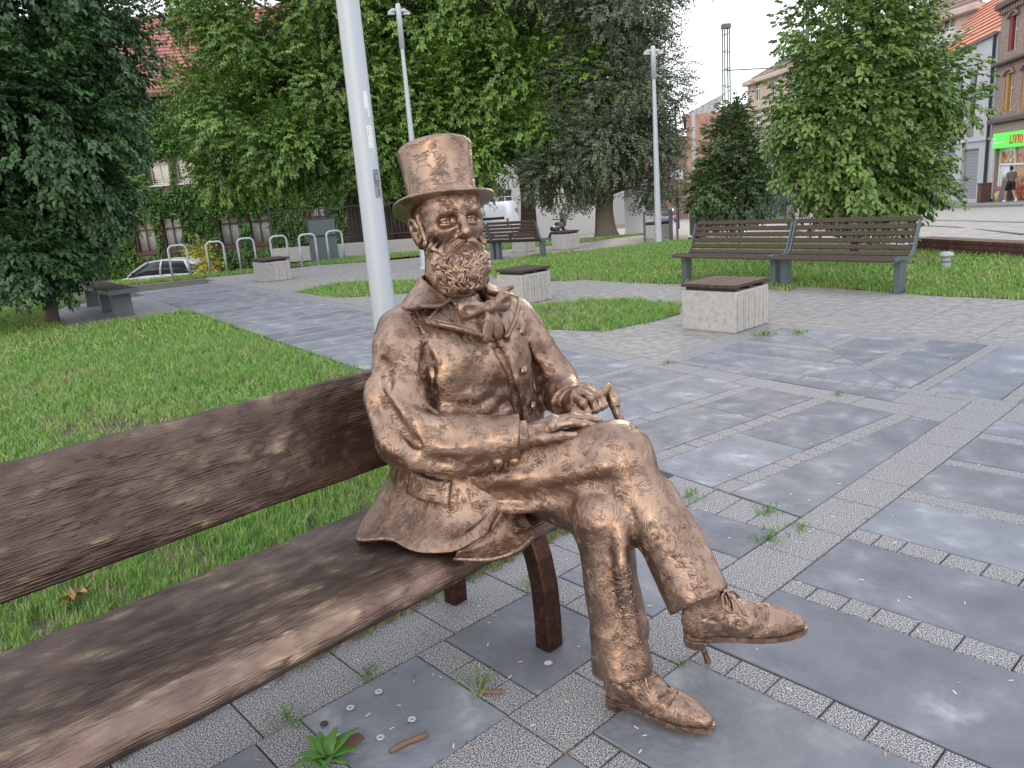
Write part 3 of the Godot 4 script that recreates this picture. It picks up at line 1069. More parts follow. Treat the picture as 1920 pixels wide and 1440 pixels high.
# metal colour that follows the marks: patina left in the strokes, brighter metal on the worn ridges
func patina(d: PackedByteArray, size: int, tone: FastNoiseLite, tone_share: float, mark_share: float, ramp: Array) -> ImageTexture:
	var t := grey(tone, size)
	var g := Gradient.new()
	var offs := PackedFloat32Array()
	var cols := PackedColorArray()
	for q in ramp:
		offs.append(q[0])
		cols.append(q[1])
	g.offsets = offs
	g.colors = cols
	var table := PackedByteArray()
	for i in 256:
		var c := g.sample(i / 255.0)
		table.append_array([c.r8, c.g8, c.b8])
	var out := PackedByteArray()
	out.resize(size * size * 3)
	for i in d.size():
		var k := clampi(128 + int((t[i] - 128) * tone_share + (d[i] - 122) * mark_share), 0, 255) * 3
		out[i * 3] = table[k]
		out[i * 3 + 1] = table[k + 1]
		out[i * 3 + 2] = table[k + 2]
	return ImageTexture.create_from_image(Image.create_from_data(size, size, false, Image.FORMAT_RGB8, out))

func make_bronze() -> void:
	var soft := noise(FastNoiseLite.TYPE_SIMPLEX_SMOOTH, 0.02, 4, 5)
	var d := tool_marks(1024, soft, 0.10, 1150, Vector2(14, 40), 60, PI, 240, Vector2(5, 18), 22.0, 3)
	bronze = mat(Color.WHITE, 0.36, 0.95)
	bronze.albedo_texture = patina(d, 1024, noise(FastNoiseLite.TYPE_SIMPLEX_SMOOTH, 0.006, 6, 11), 0.55, 0.32, [
		[0.0, lin(0.12, 0.076, 0.058)], [0.3, lin(0.215, 0.140, 0.105)], [0.5, lin(0.305, 0.205, 0.155)], [0.65, lin(0.365, 0.250, 0.185)], [1.0, lin(0.50, 0.37, 0.265)]])
	bronze.heightmap_enabled = true
	bronze.heightmap_texture = grey_tex(d, 1024)
	bronze.heightmap_scale = 1.3
	tri(bronze, 1.35)
	bronze_dark = mat(Color.WHITE, 0.4, 0.85)
	bronze_dark.albedo_texture = patina(d, 1024, soft, 0.4, 0.6, [[0.0, lin(0.04, 0.019, 0.015)], [0.5, lin(0.075, 0.033, 0.025)], [0.8, lin(0.115, 0.054, 0.038)], [1.0, lin(0.19, 0.10, 0.065)]])
	bronze_dark.heightmap_enabled = true
	bronze_dark.heightmap_texture = bronze.heightmap_texture
	bronze_dark.heightmap_scale = 0.4
	tri(bronze_dark, 1.5)
	bronze_plank = mat(Color.WHITE, 0.42, 0.85)
	var lump := noise(FastNoiseLite.TYPE_SIMPLEX_SMOOTH, 0.008, 5, 31)
	d = tool_marks(1024, lump, 0.22, 260, Vector2(16, 50), 20, 0.25, 480, Vector2(12, 56), 56.0, 8)
	var streak := noise(FastNoiseLite.TYPE_SIMPLEX_SMOOTH, 0.09, 4, 36).get_seamless_image(96, 1024)
	streak.convert(Image.FORMAT_L8)
	streak.resize(1024, 1024, Image.INTERPOLATE_CUBIC)
	var sd := streak.get_data()
	for i in d.size(): d[i] = clampi(d[i] + int((sd[i] - 128) * 0.17), 0, 255)
	bronze_plank.albedo_texture = patina(d, 1024, noise(FastNoiseLite.TYPE_SIMPLEX_SMOOTH, 0.0045, 5, 33), 0.45, 0.95, [
		[0.0, lin(0.10, 0.060, 0.048)], [0.30, lin(0.205, 0.135, 0.112)], [0.5, lin(0.31, 0.212, 0.175)], [0.66, lin(0.43, 0.30, 0.235)], [0.80, lin(0.66, 0.48, 0.34)], [1.0, lin(0.95, 0.74, 0.50)]])
	bronze_plank.heightmap_enabled = true
	bronze_plank.heightmap_texture = grey_tex(d, 1024)
	bronze_plank.heightmap_scale = 1.6
	bronze_plank.vertex_color_use_as_albedo = true
	tri(bronze_plank, 1.0)
	bronze_plank.uv1_scale = Vector3(0.8, 1.9, 1.7)

func V(x: float, y: float, z: float) -> Vector3:
	return Vector3(x, y, z)

# the point of a clay surface met when coming in along -out
func snap(c: Clay, all: PackedInt32Array, p: Vector3, out: Vector3, reach := 0.06) -> Vector3:
	var q := p + out * reach
	for i in 40:
		var d := c.eval(q, all)
		if d < 0.0005: break
		q -= out * d * 0.8
	return q

# ------------------------------------------------------------------ the seated man
func coat_clay() -> Clay:
	var c := Clay.new()
	c.cell = 0.0075
	c.rough = noise(FastNoiseLite.TYPE_SIMPLEX_SMOOTH, 9.0, 2, 4)
	c.rough_amp = 0.006
	# trunk
	c.add(V(0, 0.60, -0.05), V(0, 0.80, -0.04), 0.185, 0.175, 0.05, Vector3.BACK, 0.82)
	c.add(V(-0.045, 0.83, -0.03), V(0.075, 0.83, -0.025), 0.165, 0.165, 0.06, Vector3.BACK, 0.92)
	c.add(V(-0.05, 0.98, -0.035), V(0.085, 0.98, -0.03), 0.170, 0.170, 0.07, Vector3.BACK, 0.92)
	c.add(V(0.13, 0.93, -0.01), V(0.17, 0.74, 0.03), 0.12, 0.125, 0.06)
	c.add(V(-0.17, 1.08, -0.05), V(0.21, 1.08, -0.045), 0.092, 0.092, 0.09)
	c.add(V(-0.15, 1.09, -0.05), V(-0.05, 1.17, -0.04), 0.07, 0.055, 0.06)
	c.add(V(0.16, 1.09, -0.05), V(0.05, 1.17, -0.04), 0.07, 0.055, 0.06)
	c.add(V(-0.09, 0.97, 0.07), V(0.13, 0.97, 0.07), 0.065, 0.065, 0.1)
	# right sleeve
	c.add(V(-0.218, 1.055, -0.02), V(-0.292, 0.80, 0.065), 0.088, 0.086, 0.03)
	c.add(V(-0.292, 0.80, 0.065), V(-0.17, 0.78, 0.22), 0.087, 0.078, 0.04)
	c.cone(V(-0.19, 0.782, 0.20), V(-0.065, 0.785, 0.325), 0.076, 0.072, 0.03)
	# left sleeve
	c.add(V(0.272, 1.055, -0.01), V(0.380, 0.825, 0.07), 0.086, 0.078, 0.03)
	c.add(V(0.375, 0.82, 0.065), V(0.30, 0.80, 0.19), 0.077, 0.066, 0.035)
	c.cone(V(0.32, 0.805, 0.15), V(0.255, 0.80, 0.245), 0.064, 0.062, 0.02)
	# folds: ridges
	var f := 0.03
	c.line(spline([V(-0.27, 1.10, 0.03), V(-0.315, 0.98, 0.03), V(-0.32, 0.90, 0.10), V(-0.27, 0.86, 0.15)], 4), [0.016, 0.02, 0.018, 0.012], f)
	c.line(spline([V(-0.33, 0.97, -0.02), V(-0.375, 0.88, 0.03), V(-0.37, 0.80, 0.10), V(-0.31, 0.745, 0.15)], 4), [0.014, 0.018, 0.018, 0.012], f)
	c.line(spline([V(-0.30, 0.845, 0.13), V(-0.25, 0.85, 0.17), V(-0.19, 0.845, 0.22)], 4), [0.018, 0.017, 0.012], f)
	c.line(spline([V(-0.34, 0.755, 0.12), V(-0.26, 0.72, 0.20), V(-0.17, 0.72, 0.27)], 4), [0.012, 0.016, 0.010], f)
	c.line(spline([V(-0.31, 0.82, 0.145), V(-0.26, 0.79, 0.215), V(-0.19, 0.775, 0.285)], 4), [0.010, 0.013, 0.008], f)
	c.line(spline([V(0.29, 0.99, 0.05), V(0.36, 0.91, 0.09), V(0.40, 0.85, 0.10)], 4), [0.010, 0.017, 0.012], f)
	c.line(spline([V(0.30, 0.89, 0.10), V(0.37, 0.86, 0.13), V(0.41, 0.81, 0.10)], 4), [0.012, 0.016, 0.010], f)
	c.line(spline([V(0.27, 0.95, 0.06), V(0.32, 0.90, 0.115), V(0.33, 0.85, 0.16)], 4), [0.010, 0.014, 0.010], f)
	c.line(spline([V(0.40, 0.83, 0.10), V(0.36, 0.835, 0.17), V(0.31, 0.83, 0.21)], 4), [0.010, 0.012, 0.008], f)
	# folds: hollows
	c.carve(V(-0.275, 0.872, 0.105), V(-0.235, 0.862, 0.135), 0.022, 0.016, 0.02)
	c.line(spline([V(-0.19, 1.05, 0.075), V(-0.215, 0.96, 0.07), V(-0.205, 0.86, 0.08)], 4), [0.004, 0.007, 0.009, 0.012, 0.014, 0.016, 0.016, 0.016, 0.016], 0.03, true)
	c.line(spline([V(0.20, 1.05, 0.05), V(0.235, 0.95, 0.06), V(0.25, 0.86, 0.08)], 4), [0.010, 0.016, 0.018], 0.03, true)
	c.line(spline([V(-0.35, 0.93, 0.065), V(-0.345, 0.86, 0.12), V(-0.31, 0.80, 0.155)], 4), [0.006, 0.012, 0.007], 0.02, true)
	c.line(spline([V(-0.315, 1.04, 0.03), V(-0.33, 0.95, 0.055)], 4), [0.008, 0.010], 0.02, true)
	# gathered cloth over the belly
	for q in [[-0.16, 0.86, 0.02, 0.84], [-0.15, 0.79, 0.04, 0.775], [-0.13, 0.91, -0.01, 0.90], [0.03, 0.80, 0.13, 0.84], [-0.14, 0.745, 0.02, 0.735], [0.04, 0.87, 0.16, 0.90]]:
		var z0: float = 0.125 - 1.2 * q[0] * q[0]
		var z1: float = 0.13 - 1.2 * q[2] * q[2]
		c.line(spline([V(q[0], q[1], z0 - 0.012), V((q[0] + q[2]) * 0.5, (q[1] + q[3]) * 0.5 - 0.012, 0.132), V(q[2], q[3], z1 - 0.01)], 4), [0.006, 0.016, 0.006], 0.035)
	# front edge: the lapped panel, a raised step from the lapel to the waist
	c.line(spline([V(0.045, 1.06, 0.115), V(0.078, 0.966, 0.146), V(0.105, 0.87, 0.150), V(0.132, 0.79, 0.140), V(0.155, 0.73, 0.125)], 6), [0.018], 0.015)
	c.line(spline([V(0.027, 1.06, 0.122), V(0.060, 0.966, 0.155), V(0.084, 0.87, 0.156), V(0.111, 0.79, 0.146), V(0.134, 0.73, 0.132)], 6), [0.009], 0.010, true)
	# waist seam
	c.line(spline([V(-0.20, 0.755, 0.02), V(-0.12, 0.74, 0.115), V(0.0, 0.735, 0.15), V(0.06, 0.73, 0.15)], 5), [0.005], 0.012, true)
	# armhole seams
	c.line(spline([V(-0.155, 1.145, -0.01), V(-0.185, 1.10, 0.045), V(-0.18, 1.02, 0.085), V(-0.185, 0.93, 0.085)], 5), [0.004], 0.012, true)
	c.line(spline([V(0.155, 1.14, -0.01), V(0.185, 1.09, 0.045), V(0.185, 1.01, 0.08)], 5), [0.004], 0.012, true)
	c.carve(V(0, 1.18, 0.02), V(0, 1.30, 0.05), 0.072, 0.09, 0.01)
	return c

func trouser_clay() -> Clay:
	var c := Clay.new()
	c.cell = 0.008
	c.rough = noise(FastNoiseLite.TYPE_SIMPLEX_SMOOTH, 9.0, 2, 14)
	c.rough_amp = 0.004
	c.add(V(-0.08, 0.61, 0.0), V(0.08, 0.60, 0.0), 0.14, 0.14, 0.04)
	# left leg below
	c.add(V(0.12, 0.575, 0.06), V(0.005, 0.565, 0.565), 0.115, 0.08, 0.05)
	c.ball(V(0.0, 0.565, 0.575), 0.082, 0.04)
	c.cone(V(0.0, 0.55, 0.57), V(-0.045, 0.135, 0.655), 0.078, 0.076, 0.03)
	c.cone(V(-0.035, 0.24, 0.635), V(-0.047, 0.125, 0.66), 0.072, 0.084, 0.03)
	# right leg across
	c.add(V(-0.12, 0.60, 0.06), V(0.08, 0.735, 0.55), 0.125, 0.092, 0.05)
	c.ball(V(0.095, 0.73, 0.575), 0.088, 0.05)
	c.cone(V(0.095, 0.725, 0.57), V(0.05, 0.395, 0.845), 0.085, 0.074, 0.04)
	c.cone(V(0.065, 0.48, 0.775), V(0.047, 0.375, 0.862), 0.070, 0.088, 0.03)
	# hem hollows
	c.carve(V(0.045, 0.36, 0.874), V(0.052, 0.405, 0.838), 0.070, 0.055, 0.004)
	c.carve(V(-0.047, 0.115, 0.662), V(-0.044, 0.16, 0.653), 0.068, 0.055, 0.004)
	# folds from the knee and the crotch
	var f := 0.035
	c.line(spline([V(0.055, 0.635, 0.635), V(0.025, 0.662, 0.58), V(-0.02, 0.645, 0.47), V(-0.08, 0.60, 0.30)], 5), [0.006, 0.014, 0.012, 0.006], 0.05)
	c.line(spline([V(0.02, 0.64, 0.50), V(0.035, 0.668, 0.60), V(0.02, 0.625, 0.655)], 5), [0.006, 0.010, 0.006], 0.02, true)
	c.line(spline([V(0.0, 0.735, 0.60), V(-0.04, 0.70, 0.50), V(-0.09, 0.655, 0.36)], 5), [0.008, 0.017, 0.008], f)
	c.line(spline([V(-0.17, 0.66, 0.17), V(-0.14, 0.67, 0.30), V(-0.07, 0.69, 0.42)], 5), [0.014, 0.014, 0.006], f)
	c.line(spline([V(-0.19, 0.58, 0.17), V(-0.12, 0.57, 0.32), V(-0.03, 0.60, 0.46)], 5), [0.010, 0.016, 0.006], f)
	c.line(spline([V(-0.01, 0.60, 0.645), V(-0.055, 0.48, 0.68), V(-0.05, 0.32, 0.70), V(-0.055, 0.16, 0.735)], 5), [0.006, 0.012, 0.010, 0.008], f)
	c.line(spline([V(0.055, 0.50, 0.61), V(0.02, 0.38, 0.645), V(0.0, 0.24, 0.70)], 5), [0.008, 0.013, 0.008], f)
	c.line(spline([V(0.15, 0.65, 0.68), V(0.12, 0.53, 0.80), V(0.07, 0.43, 0.90)], 5), [0.006, 0.013, 0.010], f)
	return c

# pressed-on pellets and curls of clay on the lower legs
func leg_relief(c: Clay) -> ArrayMesh:
	var b := MB.new(true)
	var r := RandomNumberGenerator.new()
	r.seed = 77
	var all := PackedInt32Array(range(c.op.size()))
	var out := V(-0.45, 0.1, 1.0).normalized()
	for i in 150:
		var t := r.randf()
		var low := i < 95
		var q := V(-0.03, 0.47, 0.62).lerp(V(-0.05, 0.165, 0.66), t) if low else V(0.07, 0.58, 0.70).lerp(V(0.045, 0.42, 0.82), t)
		q = snap(c, all, q + V(clampf(r.randfn(0.0, 0.022), -0.05, 0.045), 0, 0), out, 0.14)
		var dir := Vector2.from_angle(r.randf() * TAU)
		var ln := r.randf_range(0.010, 0.028)
		var pts := []
		for k in 4:
			var f := k / 3.0
			var o := dir * ln * (f - 0.5) + dir.orthogonal() * sin(PI * f) * ln * r.randf_range(0.2, 0.6)
			pts.append(snap(c, all, q + V(o.x, o.y, 0), out, 0.03) - out * 0.0012)
		var w := r.randf_range(0.0022, 0.0046)
		b.tube(spline(pts, 3), [w * 0.4, w * 0.8, w, w, w, w, w * 0.9, w * 0.8, w * 0.6, w * 0.3], 6)
	return b.done()

func head_clay() -> Clay:
	var c := Clay.new()
	c.cell = 0.0026
	c.rough = noise(FastNoiseLite.TYPE_SIMPLEX_SMOOTH, 45.0, 2, 24)
	c.rough_amp = 0.0012
	var X := Vector3.RIGHT
	c.add(V(0, 0.03, -0.02), V(0, 0.02, 0.02), 0.082, 0.074, 0.03, X, 0.92)
	c.add(V(0, 0.02, 0.03), V(0, -0.085, 0.045), 0.070, 0.042, 0.04, X, 0.95)
	c.add(V(0, -0.06, -0.025), V(0, -0.17, -0.045), 0.058, 0.066, 0.04)
	c.ball(V(0, 0.045, 0.045), 0.056, 0.04, X, 1.15)
	for s in [-1.0, 1.0]:
		c.ball(V(s * 0.048, -0.026, 0.058), 0.022, 0.035)                                       # cheekbone
		c.add(V(s * 0.05, -0.05, 0.045), V(s * 0.03, -0.085, 0.065), 0.02, 0.018, 0.03)
		c.carve(V(s * 0.028, -0.003, 0.0985), V(s * 0.042, -0.004, 0.0905), 0.0175, 0.0170, 0.009)     # socket
		c.add(V(s * 0.010, 0.018, 0.0985), V(s * 0.034, 0.0215, 0.0975), 0.0085, 0.0100, 0.010)     # brow ridge
		c.add(V(s * 0.034, 0.0215, 0.0975), V(s * 0.061, 0.005, 0.070), 0.0095, 0.009, 0.014)
		c.ball(V(s * 0.0125, -0.041, 0.103), 0.0095, 0.009)                                      # nostril wing
		c.carve(V(s * 0.007, -0.050, 0.110), V(s * 0.009, -0.044, 0.106), 0.0035, 0.003, 0.004)
		c.line(spline([V(s * 0.018, -0.034, 0.102), V(s * 0.032, -0.052, 0.092), V(s * 0.040, -0.072, 0.080)], 4), [0.003, 0.0045, 0.003], 0.010, true)
		c.carve(V(s * 0.066, -0.055, 0.062), V(s * 0.058, -0.078, 0.068), 0.012, 0.012, 0.025)      # hollow of the cheek
		# ear
		var e := V(s * 0.078, -0.012, -0.012)
		c.add(e + 0.84 * V(0, 0.012, 0.004), e + 0.84 * V(-s * 0.004, -0.022, 0.012), 0.020, 0.012, 0.006, Vector3(s, 0, -0.35), 0.6)
		c.line(spline([e + 0.84 * V(s * 0.002, -0.004, 0.018), e + 0.84 * V(s * 0.008, 0.022, 0.018), e + 0.84 * V(s * 0.013, 0.036, 0.000), e + 0.84 * V(s * 0.014, 0.024, -0.018), e + 0.84 * V(s * 0.010, 0.0, -0.018), e + 0.84 * V(s * 0.004, -0.024, -0.004), e + 0.84 * V(0, -0.036, 0.008), e + 0.84 * V(-s * 0.002, -0.026, 0.016)], 4), [0.0042, 0.0045, 0.0048, 0.0046, 0.0044, 0.006, 0.0062, 0.005], 0.004)
		c.line(spline([e + 0.84 * V(s * 0.006, 0.020, 0.008), e + 0.84 * V(s * 0.010, 0.008, -0.008), e + 0.84 * V(s * 0.006, -0.012, -0.004)], 4), [0.003], 0.004)
		c.carve(e + 0.84 * V(s * 0.016, -0.002, 0.008), e + 0.84 * V(s * 0.010, -0.004, 0.010), 0.007, 0.006, 0.004)
	# nose
	c.add(V(0, 0.016, 0.0955), V(0, -0.010, 0.1075), 0.0080, 0.0088, 0.010)
	c.add(V(0, -0.010, 0.1075), V(0, -0.032, 0.1185), 0.0088, 0.0098, 0.006)
	c.ball(V(0, -0.038, 0.1175), 0.0120, 0.010)
	c.add(V(0, -0.046, 0.108), V(0, -0.052, 0.098), 0.006, 0.007, 0.008)
	# lips
	c.add(V(-0.020, -0.076, 0.089), V(0.020, -0.076, 0.089), 0.006, 0.006, 0.008)
	# furrows of the brow
	for y in [0.040, 0.051]:
		c.line([V(-0.04, y - 0.004, 0.088), V(0, y, 0.1015), V(0.04, y - 0.004, 0.088)], [0.0018], 0.005, true)
	return c

# eyeball with a drilled pupil, and two lids that lie on it
func eyes(head: Node3D) -> void:
	for s in [-1.0, 1.0]:
		var at := V(s * 0.0335, -0.004, 0.0715)
		var b := MB.new(true)
		var pv := [Vector2(0, -0.0140)]
		for i in range(1, 14):
			var a := -PI / 2 + PI * i / 16.0
			pv.append(Vector2(cos(a), sin(a)) * 0.0140)
		pv.append_array([Vector2(0.0060, 0.0127), Vector2(0.0055, 0.0123), Vector2(0.0048, 0.0130), Vector2(0.0026, 0.0136), Vector2(0.0022, 0.0118), Vector2(0.0, 0.0112)])
		b.lathe(pv, 20, Transform3D(Basis(Quaternion(Vector3.UP, V(-0.06, 0.02, 1).normalized())), Vector3.ZERO))
		var eye := put("eye", b.done(), bronze, head, Transform3D(Basis.from_scale(V(1.14, 1.05, 1.0)), at))
		for lid in 2:
			var g := []
			for i in 6:
				var row := []
				for k in 15:
					var az := lerpf(-1.25, 1.25, k / 14.0)
					var edge: float = (0.17 if lid == 0 else -0.27) * cos(az * 1.22) - 0.05 + 0.08 * az * s * -1.0
					var far := 1.15 if lid == 0 else -1.25
					var f := i / 5.0
					var el := lerpf(edge, far, f)
					var rr := 0.0154 + 0.0016 * sin(f * PI * 1.5) + 0.0015 * f
					row.append(V(sin(az) * cos(el), sin(el), cos(az) * cos(el)) * rr)
				if lid == 0: row.reverse()
				g.append(row)
			b = MB.new(true)
			b.sheet(g, 0.0026)
			put("eyelid", b.done(), bronze, eye)

func beard_clay() -> Clay:
	var c := Clay.new()
	c.cell = 0.0045
	var X := Vector3.RIGHT
	c.add(V(0, -0.086, 0.052), V(0, -0.132, 0.058), 0.053, 0.048, 0.02, X, 1.10)
	c.add(V(0, -0.132, 0.058), V(0, -0.160, 0.066), 0.046, 0.030, 0.02, X, 1.25)
	for s in [-1.0, 1.0]:
		c.add(V(s * 0.069, -0.030, 0.016), V(s * 0.050, -0.105, 0.046), 0.010, 0.026, 0.02)
		c.add(V(s * 0.012, -0.063, 0.098), V(s * 0.040, -0.088, 0.084), 0.013, 0.013, 0.01)
	return c

func strand(b: MB, p: Array, w: float) -> void:
	var q := spline(p, 4)
	for i in q.size():
		if q[i].y < -0.08: q[i].y = -0.08 + (q[i].y + 0.08) * 0.74
	var rad := []
	for i in q.size():
		var f := float(i) / (q.size() - 1)
		rad.append(w * (0.45 + 0.55 * minf(1.0, f * 5.0)) * (1.0 - 0.75 * pow(f, 3.0)))
	b.tube(q, rad, 6)

# wavy strands over the beard, moustache, temples and brows
func hair_strands(b: MB) -> void:
	var r := RandomNumberGenerator.new()
	r.seed = 15
	for row in 8:
		var n: int = [12, 16, 18, 18, 18, 15, 11, 12][row]
		for i in n:
			var a := lerpf(-1.0, 1.0, (i + r.randf_range(0.1, 0.9)) / n)
			var th: float = a * [1.60, 1.5, 1.42, 1.35, 1.3, 1.25, 1.1, 0.62][row]
			var y0: float = [-0.0, -0.084, -0.094, -0.108, -0.125, -0.145, -0.162, -0.080][row] + r.randf_range(-0.006, 0.006)
			var rad := 0.060 + 0.002 * row if row < 5 else (0.058 - 0.006 * (row - 5) if row < 7 else 0.054)
			var q := V(sin(th) * rad * 1.0, y0, 0.040 + cos(th) * rad)
			var outw := V(sin(th), 0, cos(th))
			var sidew := V(cos(th), 0, -sin(th))
			if row == 0:
				y0 = lerpf(-0.074, -0.026, pow(absf(a), 1.3))
				q = V(sin(th) * 0.071, y0, 0.026 + cos(th) * 0.062)
			var ln := r.randf_range(0.055, 0.085) * (1.0 if row < 5 else 0.75)
			var wv := r.randf_range(0.004, 0.010) * (1.0 if r.randf() > 0.5 else -1.0)
			var pull := -sin(th) * 0.012
			var p := [q - outw * 0.006, q + V(0, -ln * 0.25, 0) + sidew * wv + outw * r.randf_range(0.005, 0.011), q + V(pull * 0.4, -ln * 0.5, 0) - sidew * wv * 0.7 + outw * r.randf_range(0.004, 0.010),
				q + V(pull, -ln * 0.78, 0.004) + sidew * wv * 0.9 + outw * r.randf_range(0.003, 0.010), q + V(pull * 1.3, -ln, 0.006) - sidew * wv * r.randf_range(-0.6, 1.4) + outw * r.randf_range(-0.002, 0.012)]
			strand(b, p, r.randf_range(0.0042, 0.0072))
			for k in 2:
				var o := sidew * r.randf_range(-0.007, 0.007) + outw * r.randf_range(0.002, 0.004)
				strand(b, [p[0] + o, p[1] + o * 1.2, p[2] + o, p[3] + o * 1.3, p[4] + o * 0.6 + V(0, r.randf_range(-0.006, 0.008), 0)], r.randf_range(0.0026, 0.0042))
	# curled ends
	for i in 16:
		var a := lerpf(-1.3, 1.3, i / 15.0)
		var q := V(sin(a) * 0.044, -0.178 - 0.020 * cos(a), 0.062 + cos(a) * 0.040)
		var s := 1.0 if i % 2 else -1.0
		strand(b, [q + V(0, 0.035, -0.004), q + V(s * 0.008, 0.012, 0.006), q + V(s * 0.002, -0.010, 0.010), q + V(-s * 0.010, -0.014, 0.004), q + V(-s * 0.012, -0.004, 0.004)], 0.0070)
	# moustache
	for s in [-1.0, 1.0]:
		for i in 13:
			var k := i / 12.0
			var o := r.randf_range(-0.0015, 0.0015)
			strand(b, [V(s * 0.002, -0.054 - 0.007 * k, 0.108 + 0.003 * sin(k * PI)), V(s * (0.017 + 0.005 * (1 - k)), -0.055 - 0.012 * k, 0.108 + 0.003 * sin(k * PI) + o), V(s * (0.033 + 0.008 * (1 - k)), -0.070 - 0.014 * k, 0.098 + o), V(s * (0.043 + 0.008 * (1 - k)), -0.096 - 0.010 * k, 0.088 + o), V(s * (0.042 + 0.012 * (1 - k) + o * 2.0), -0.122 - 0.006 * sin(i * 2.0), 0.084)], r.randf_range(0.0032, 0.0046))
		# temples and behind the ear
		for i in 10:
			var q := V(s * (0.0785 - 0.0010 * i), 0.034 - 0.010 * i, 0.016 + 0.0026 * i)
			strand(b, [q, q + V(s * 0.004, -0.016, 0.002), q + V(s * 0.0035, -0.032, 0.0045), q + V(-s * 0.001, -0.05, 0.010)], 0.0052)
		for i in 9:
			var q := V(s * (0.079 - 0.0035 * i), 0.03, -0.034 - 0.006 * i)
			strand(b, [q, q + V(s * 0.004, -0.03, -0.004), q + V(-s * 0.002, -0.06, -0.006), q + V(-s * 0.010, -0.085, -0.006)], 0.008)
		# eyebrow
		for i in 7:
			var k := i / 6.0
			strand(b, [V(s * (0.011 + 0.030 * k), 0.0175 + 0.007 * sin(k * 2.2), 0.1080 - 0.011 * k * k), V(s * (0.018 + 0.030 * k), 0.0215 + 0.007 * sin(k * 2.2 + 0.3), 0.1112 - 0.014 * k * k), V(s * (0.026 + 0.032 * k), 0.0195 + 0.006 * sin(k * 2.2 + 0.6) - 0.006 * k, 0.1070 - 0.019 * k * k)], 0.0052)

func finger(c: Clay, pts: Array, r0: float) -> void:
	# knuckle, two bends and a tip
	c.line(pts, [r0, r0 * 0.94, r0 * 0.86, r0 * 0.72], 0.004)
	for i in range(1, pts.size() - 1): c.ball(pts[i], r0 * 1.02, 0.006)

func right_hand_clay() -> Clay:
	var c := Clay.new()
	c.cell = 0.0030
	var w := V(-0.065, 0.785, 0.325)
	var up := V(-0.25, 0.93, -0.1)
	c.add(V(-0.10, 0.782, 0.29), w + V(0.02, 0.005, 0.02), 0.036, 0.034, 0.01, up, 0.8)
	var k := [V(-0.015, 0.822, 0.415), V(0.012, 0.826, 0.398), V(0.030, 0.822, 0.378), V(0.044, 0.812, 0.357)]
	var tip := [V(0.075, 0.812, 0.505), V(0.112, 0.818, 0.490), V(0.128, 0.812, 0.466), V(0.122, 0.800, 0.434)]
	for i in 4:
		c.add(w.lerp(k[i], 0.1) + V(0, 0.004, 0), k[i] - V(0, 0.006, 0), 0.020, 0.0165, 0.02)
		var d: Vector3 = tip[i] - k[i]
		c.ball(k[i] + V(0, 0.001, 0), 0.0155, 0.010)
		finger(c, [k[i], k[i] + d * 0.42 + V(0, 0.010, 0), k[i] + d * 0.74 + V(0, 0.006, 0), tip[i]], 0.0132 if i < 3 else 0.0118)
		c.line([w.lerp(k[i], 0.45) + V(0, 0.021, 0), k[i] + V(0, 0.014, 0)], [0.003, 0.004], 0.01)
	# thumb, along the near side
	finger(c, [V(-0.070, 0.780, 0.365), V(-0.055, 0.795, 0.415), V(-0.025, 0.80, 0.455), V(0.005, 0.80, 0.482)], 0.0145)
	c.add(V(-0.06, 0.785, 0.34), V(-0.055, 0.795, 0.405), 0.022, 0.016, 0.02)
	return c

func left_hand_clay() -> Clay:
	var c := Clay.new()
	c.cell = 0.0030
	var w := V(0.262, 0.80, 0.235)
	c.add(w + V(0.03, 0, -0.04), w + V(0.0, 0.006, 0.02), 0.036, 0.036, 0.012)
	var k := [V(0.197, 0.848, 0.318), V(0.228, 0.860, 0.315), V(0.258, 0.861, 0.310), V(0.286, 0.853, 0.302)]
	var b1 := [V(0.188, 0.835, 0.362), V(0.222, 0.843, 0.366), V(0.254, 0.843, 0.362), V(0.284, 0.836, 0.350)]
	var b2 := [V(0.196, 0.802, 0.372), V(0.228, 0.806, 0.380), V(0.260, 0.806, 0.376), V(0.289, 0.802, 0.366)]
	var tp := [V(0.212, 0.790, 0.345), V(0.242, 0.790, 0.352), V(0.272, 0.789, 0.350), V(0.298, 0.788, 0.342)]
	for i in 4:
		c.add(w.lerp(k[i], 0.15), k[i] - V(0, 0.008, 0.004), 0.024, 0.0175, 0.02)
		c.ball(k[i], 0.0165, 0.010)
		finger(c, [k[i], b1[i], b2[i], tp[i]], 0.0142 if i < 3 else 0.0125)
		c.line([w.lerp(k[i], 0.5) + V(0, 0.024, 0.0), k[i] + V(0, 0.015, 0)], [0.003, 0.0045], 0.01)
	# thumb round the near end of the handle
	c.add(w + V(-0.02, 0.0, 0.03), V(0.178, 0.806, 0.325), 0.026, 0.019, 0.02)
	finger(c, [V(0.172, 0.812, 0.322), V(0.158, 0.812, 0.352), V(0.166, 0.800, 0.382), V(0.182, 0.790, 0.394)], 0.0165)
	return c

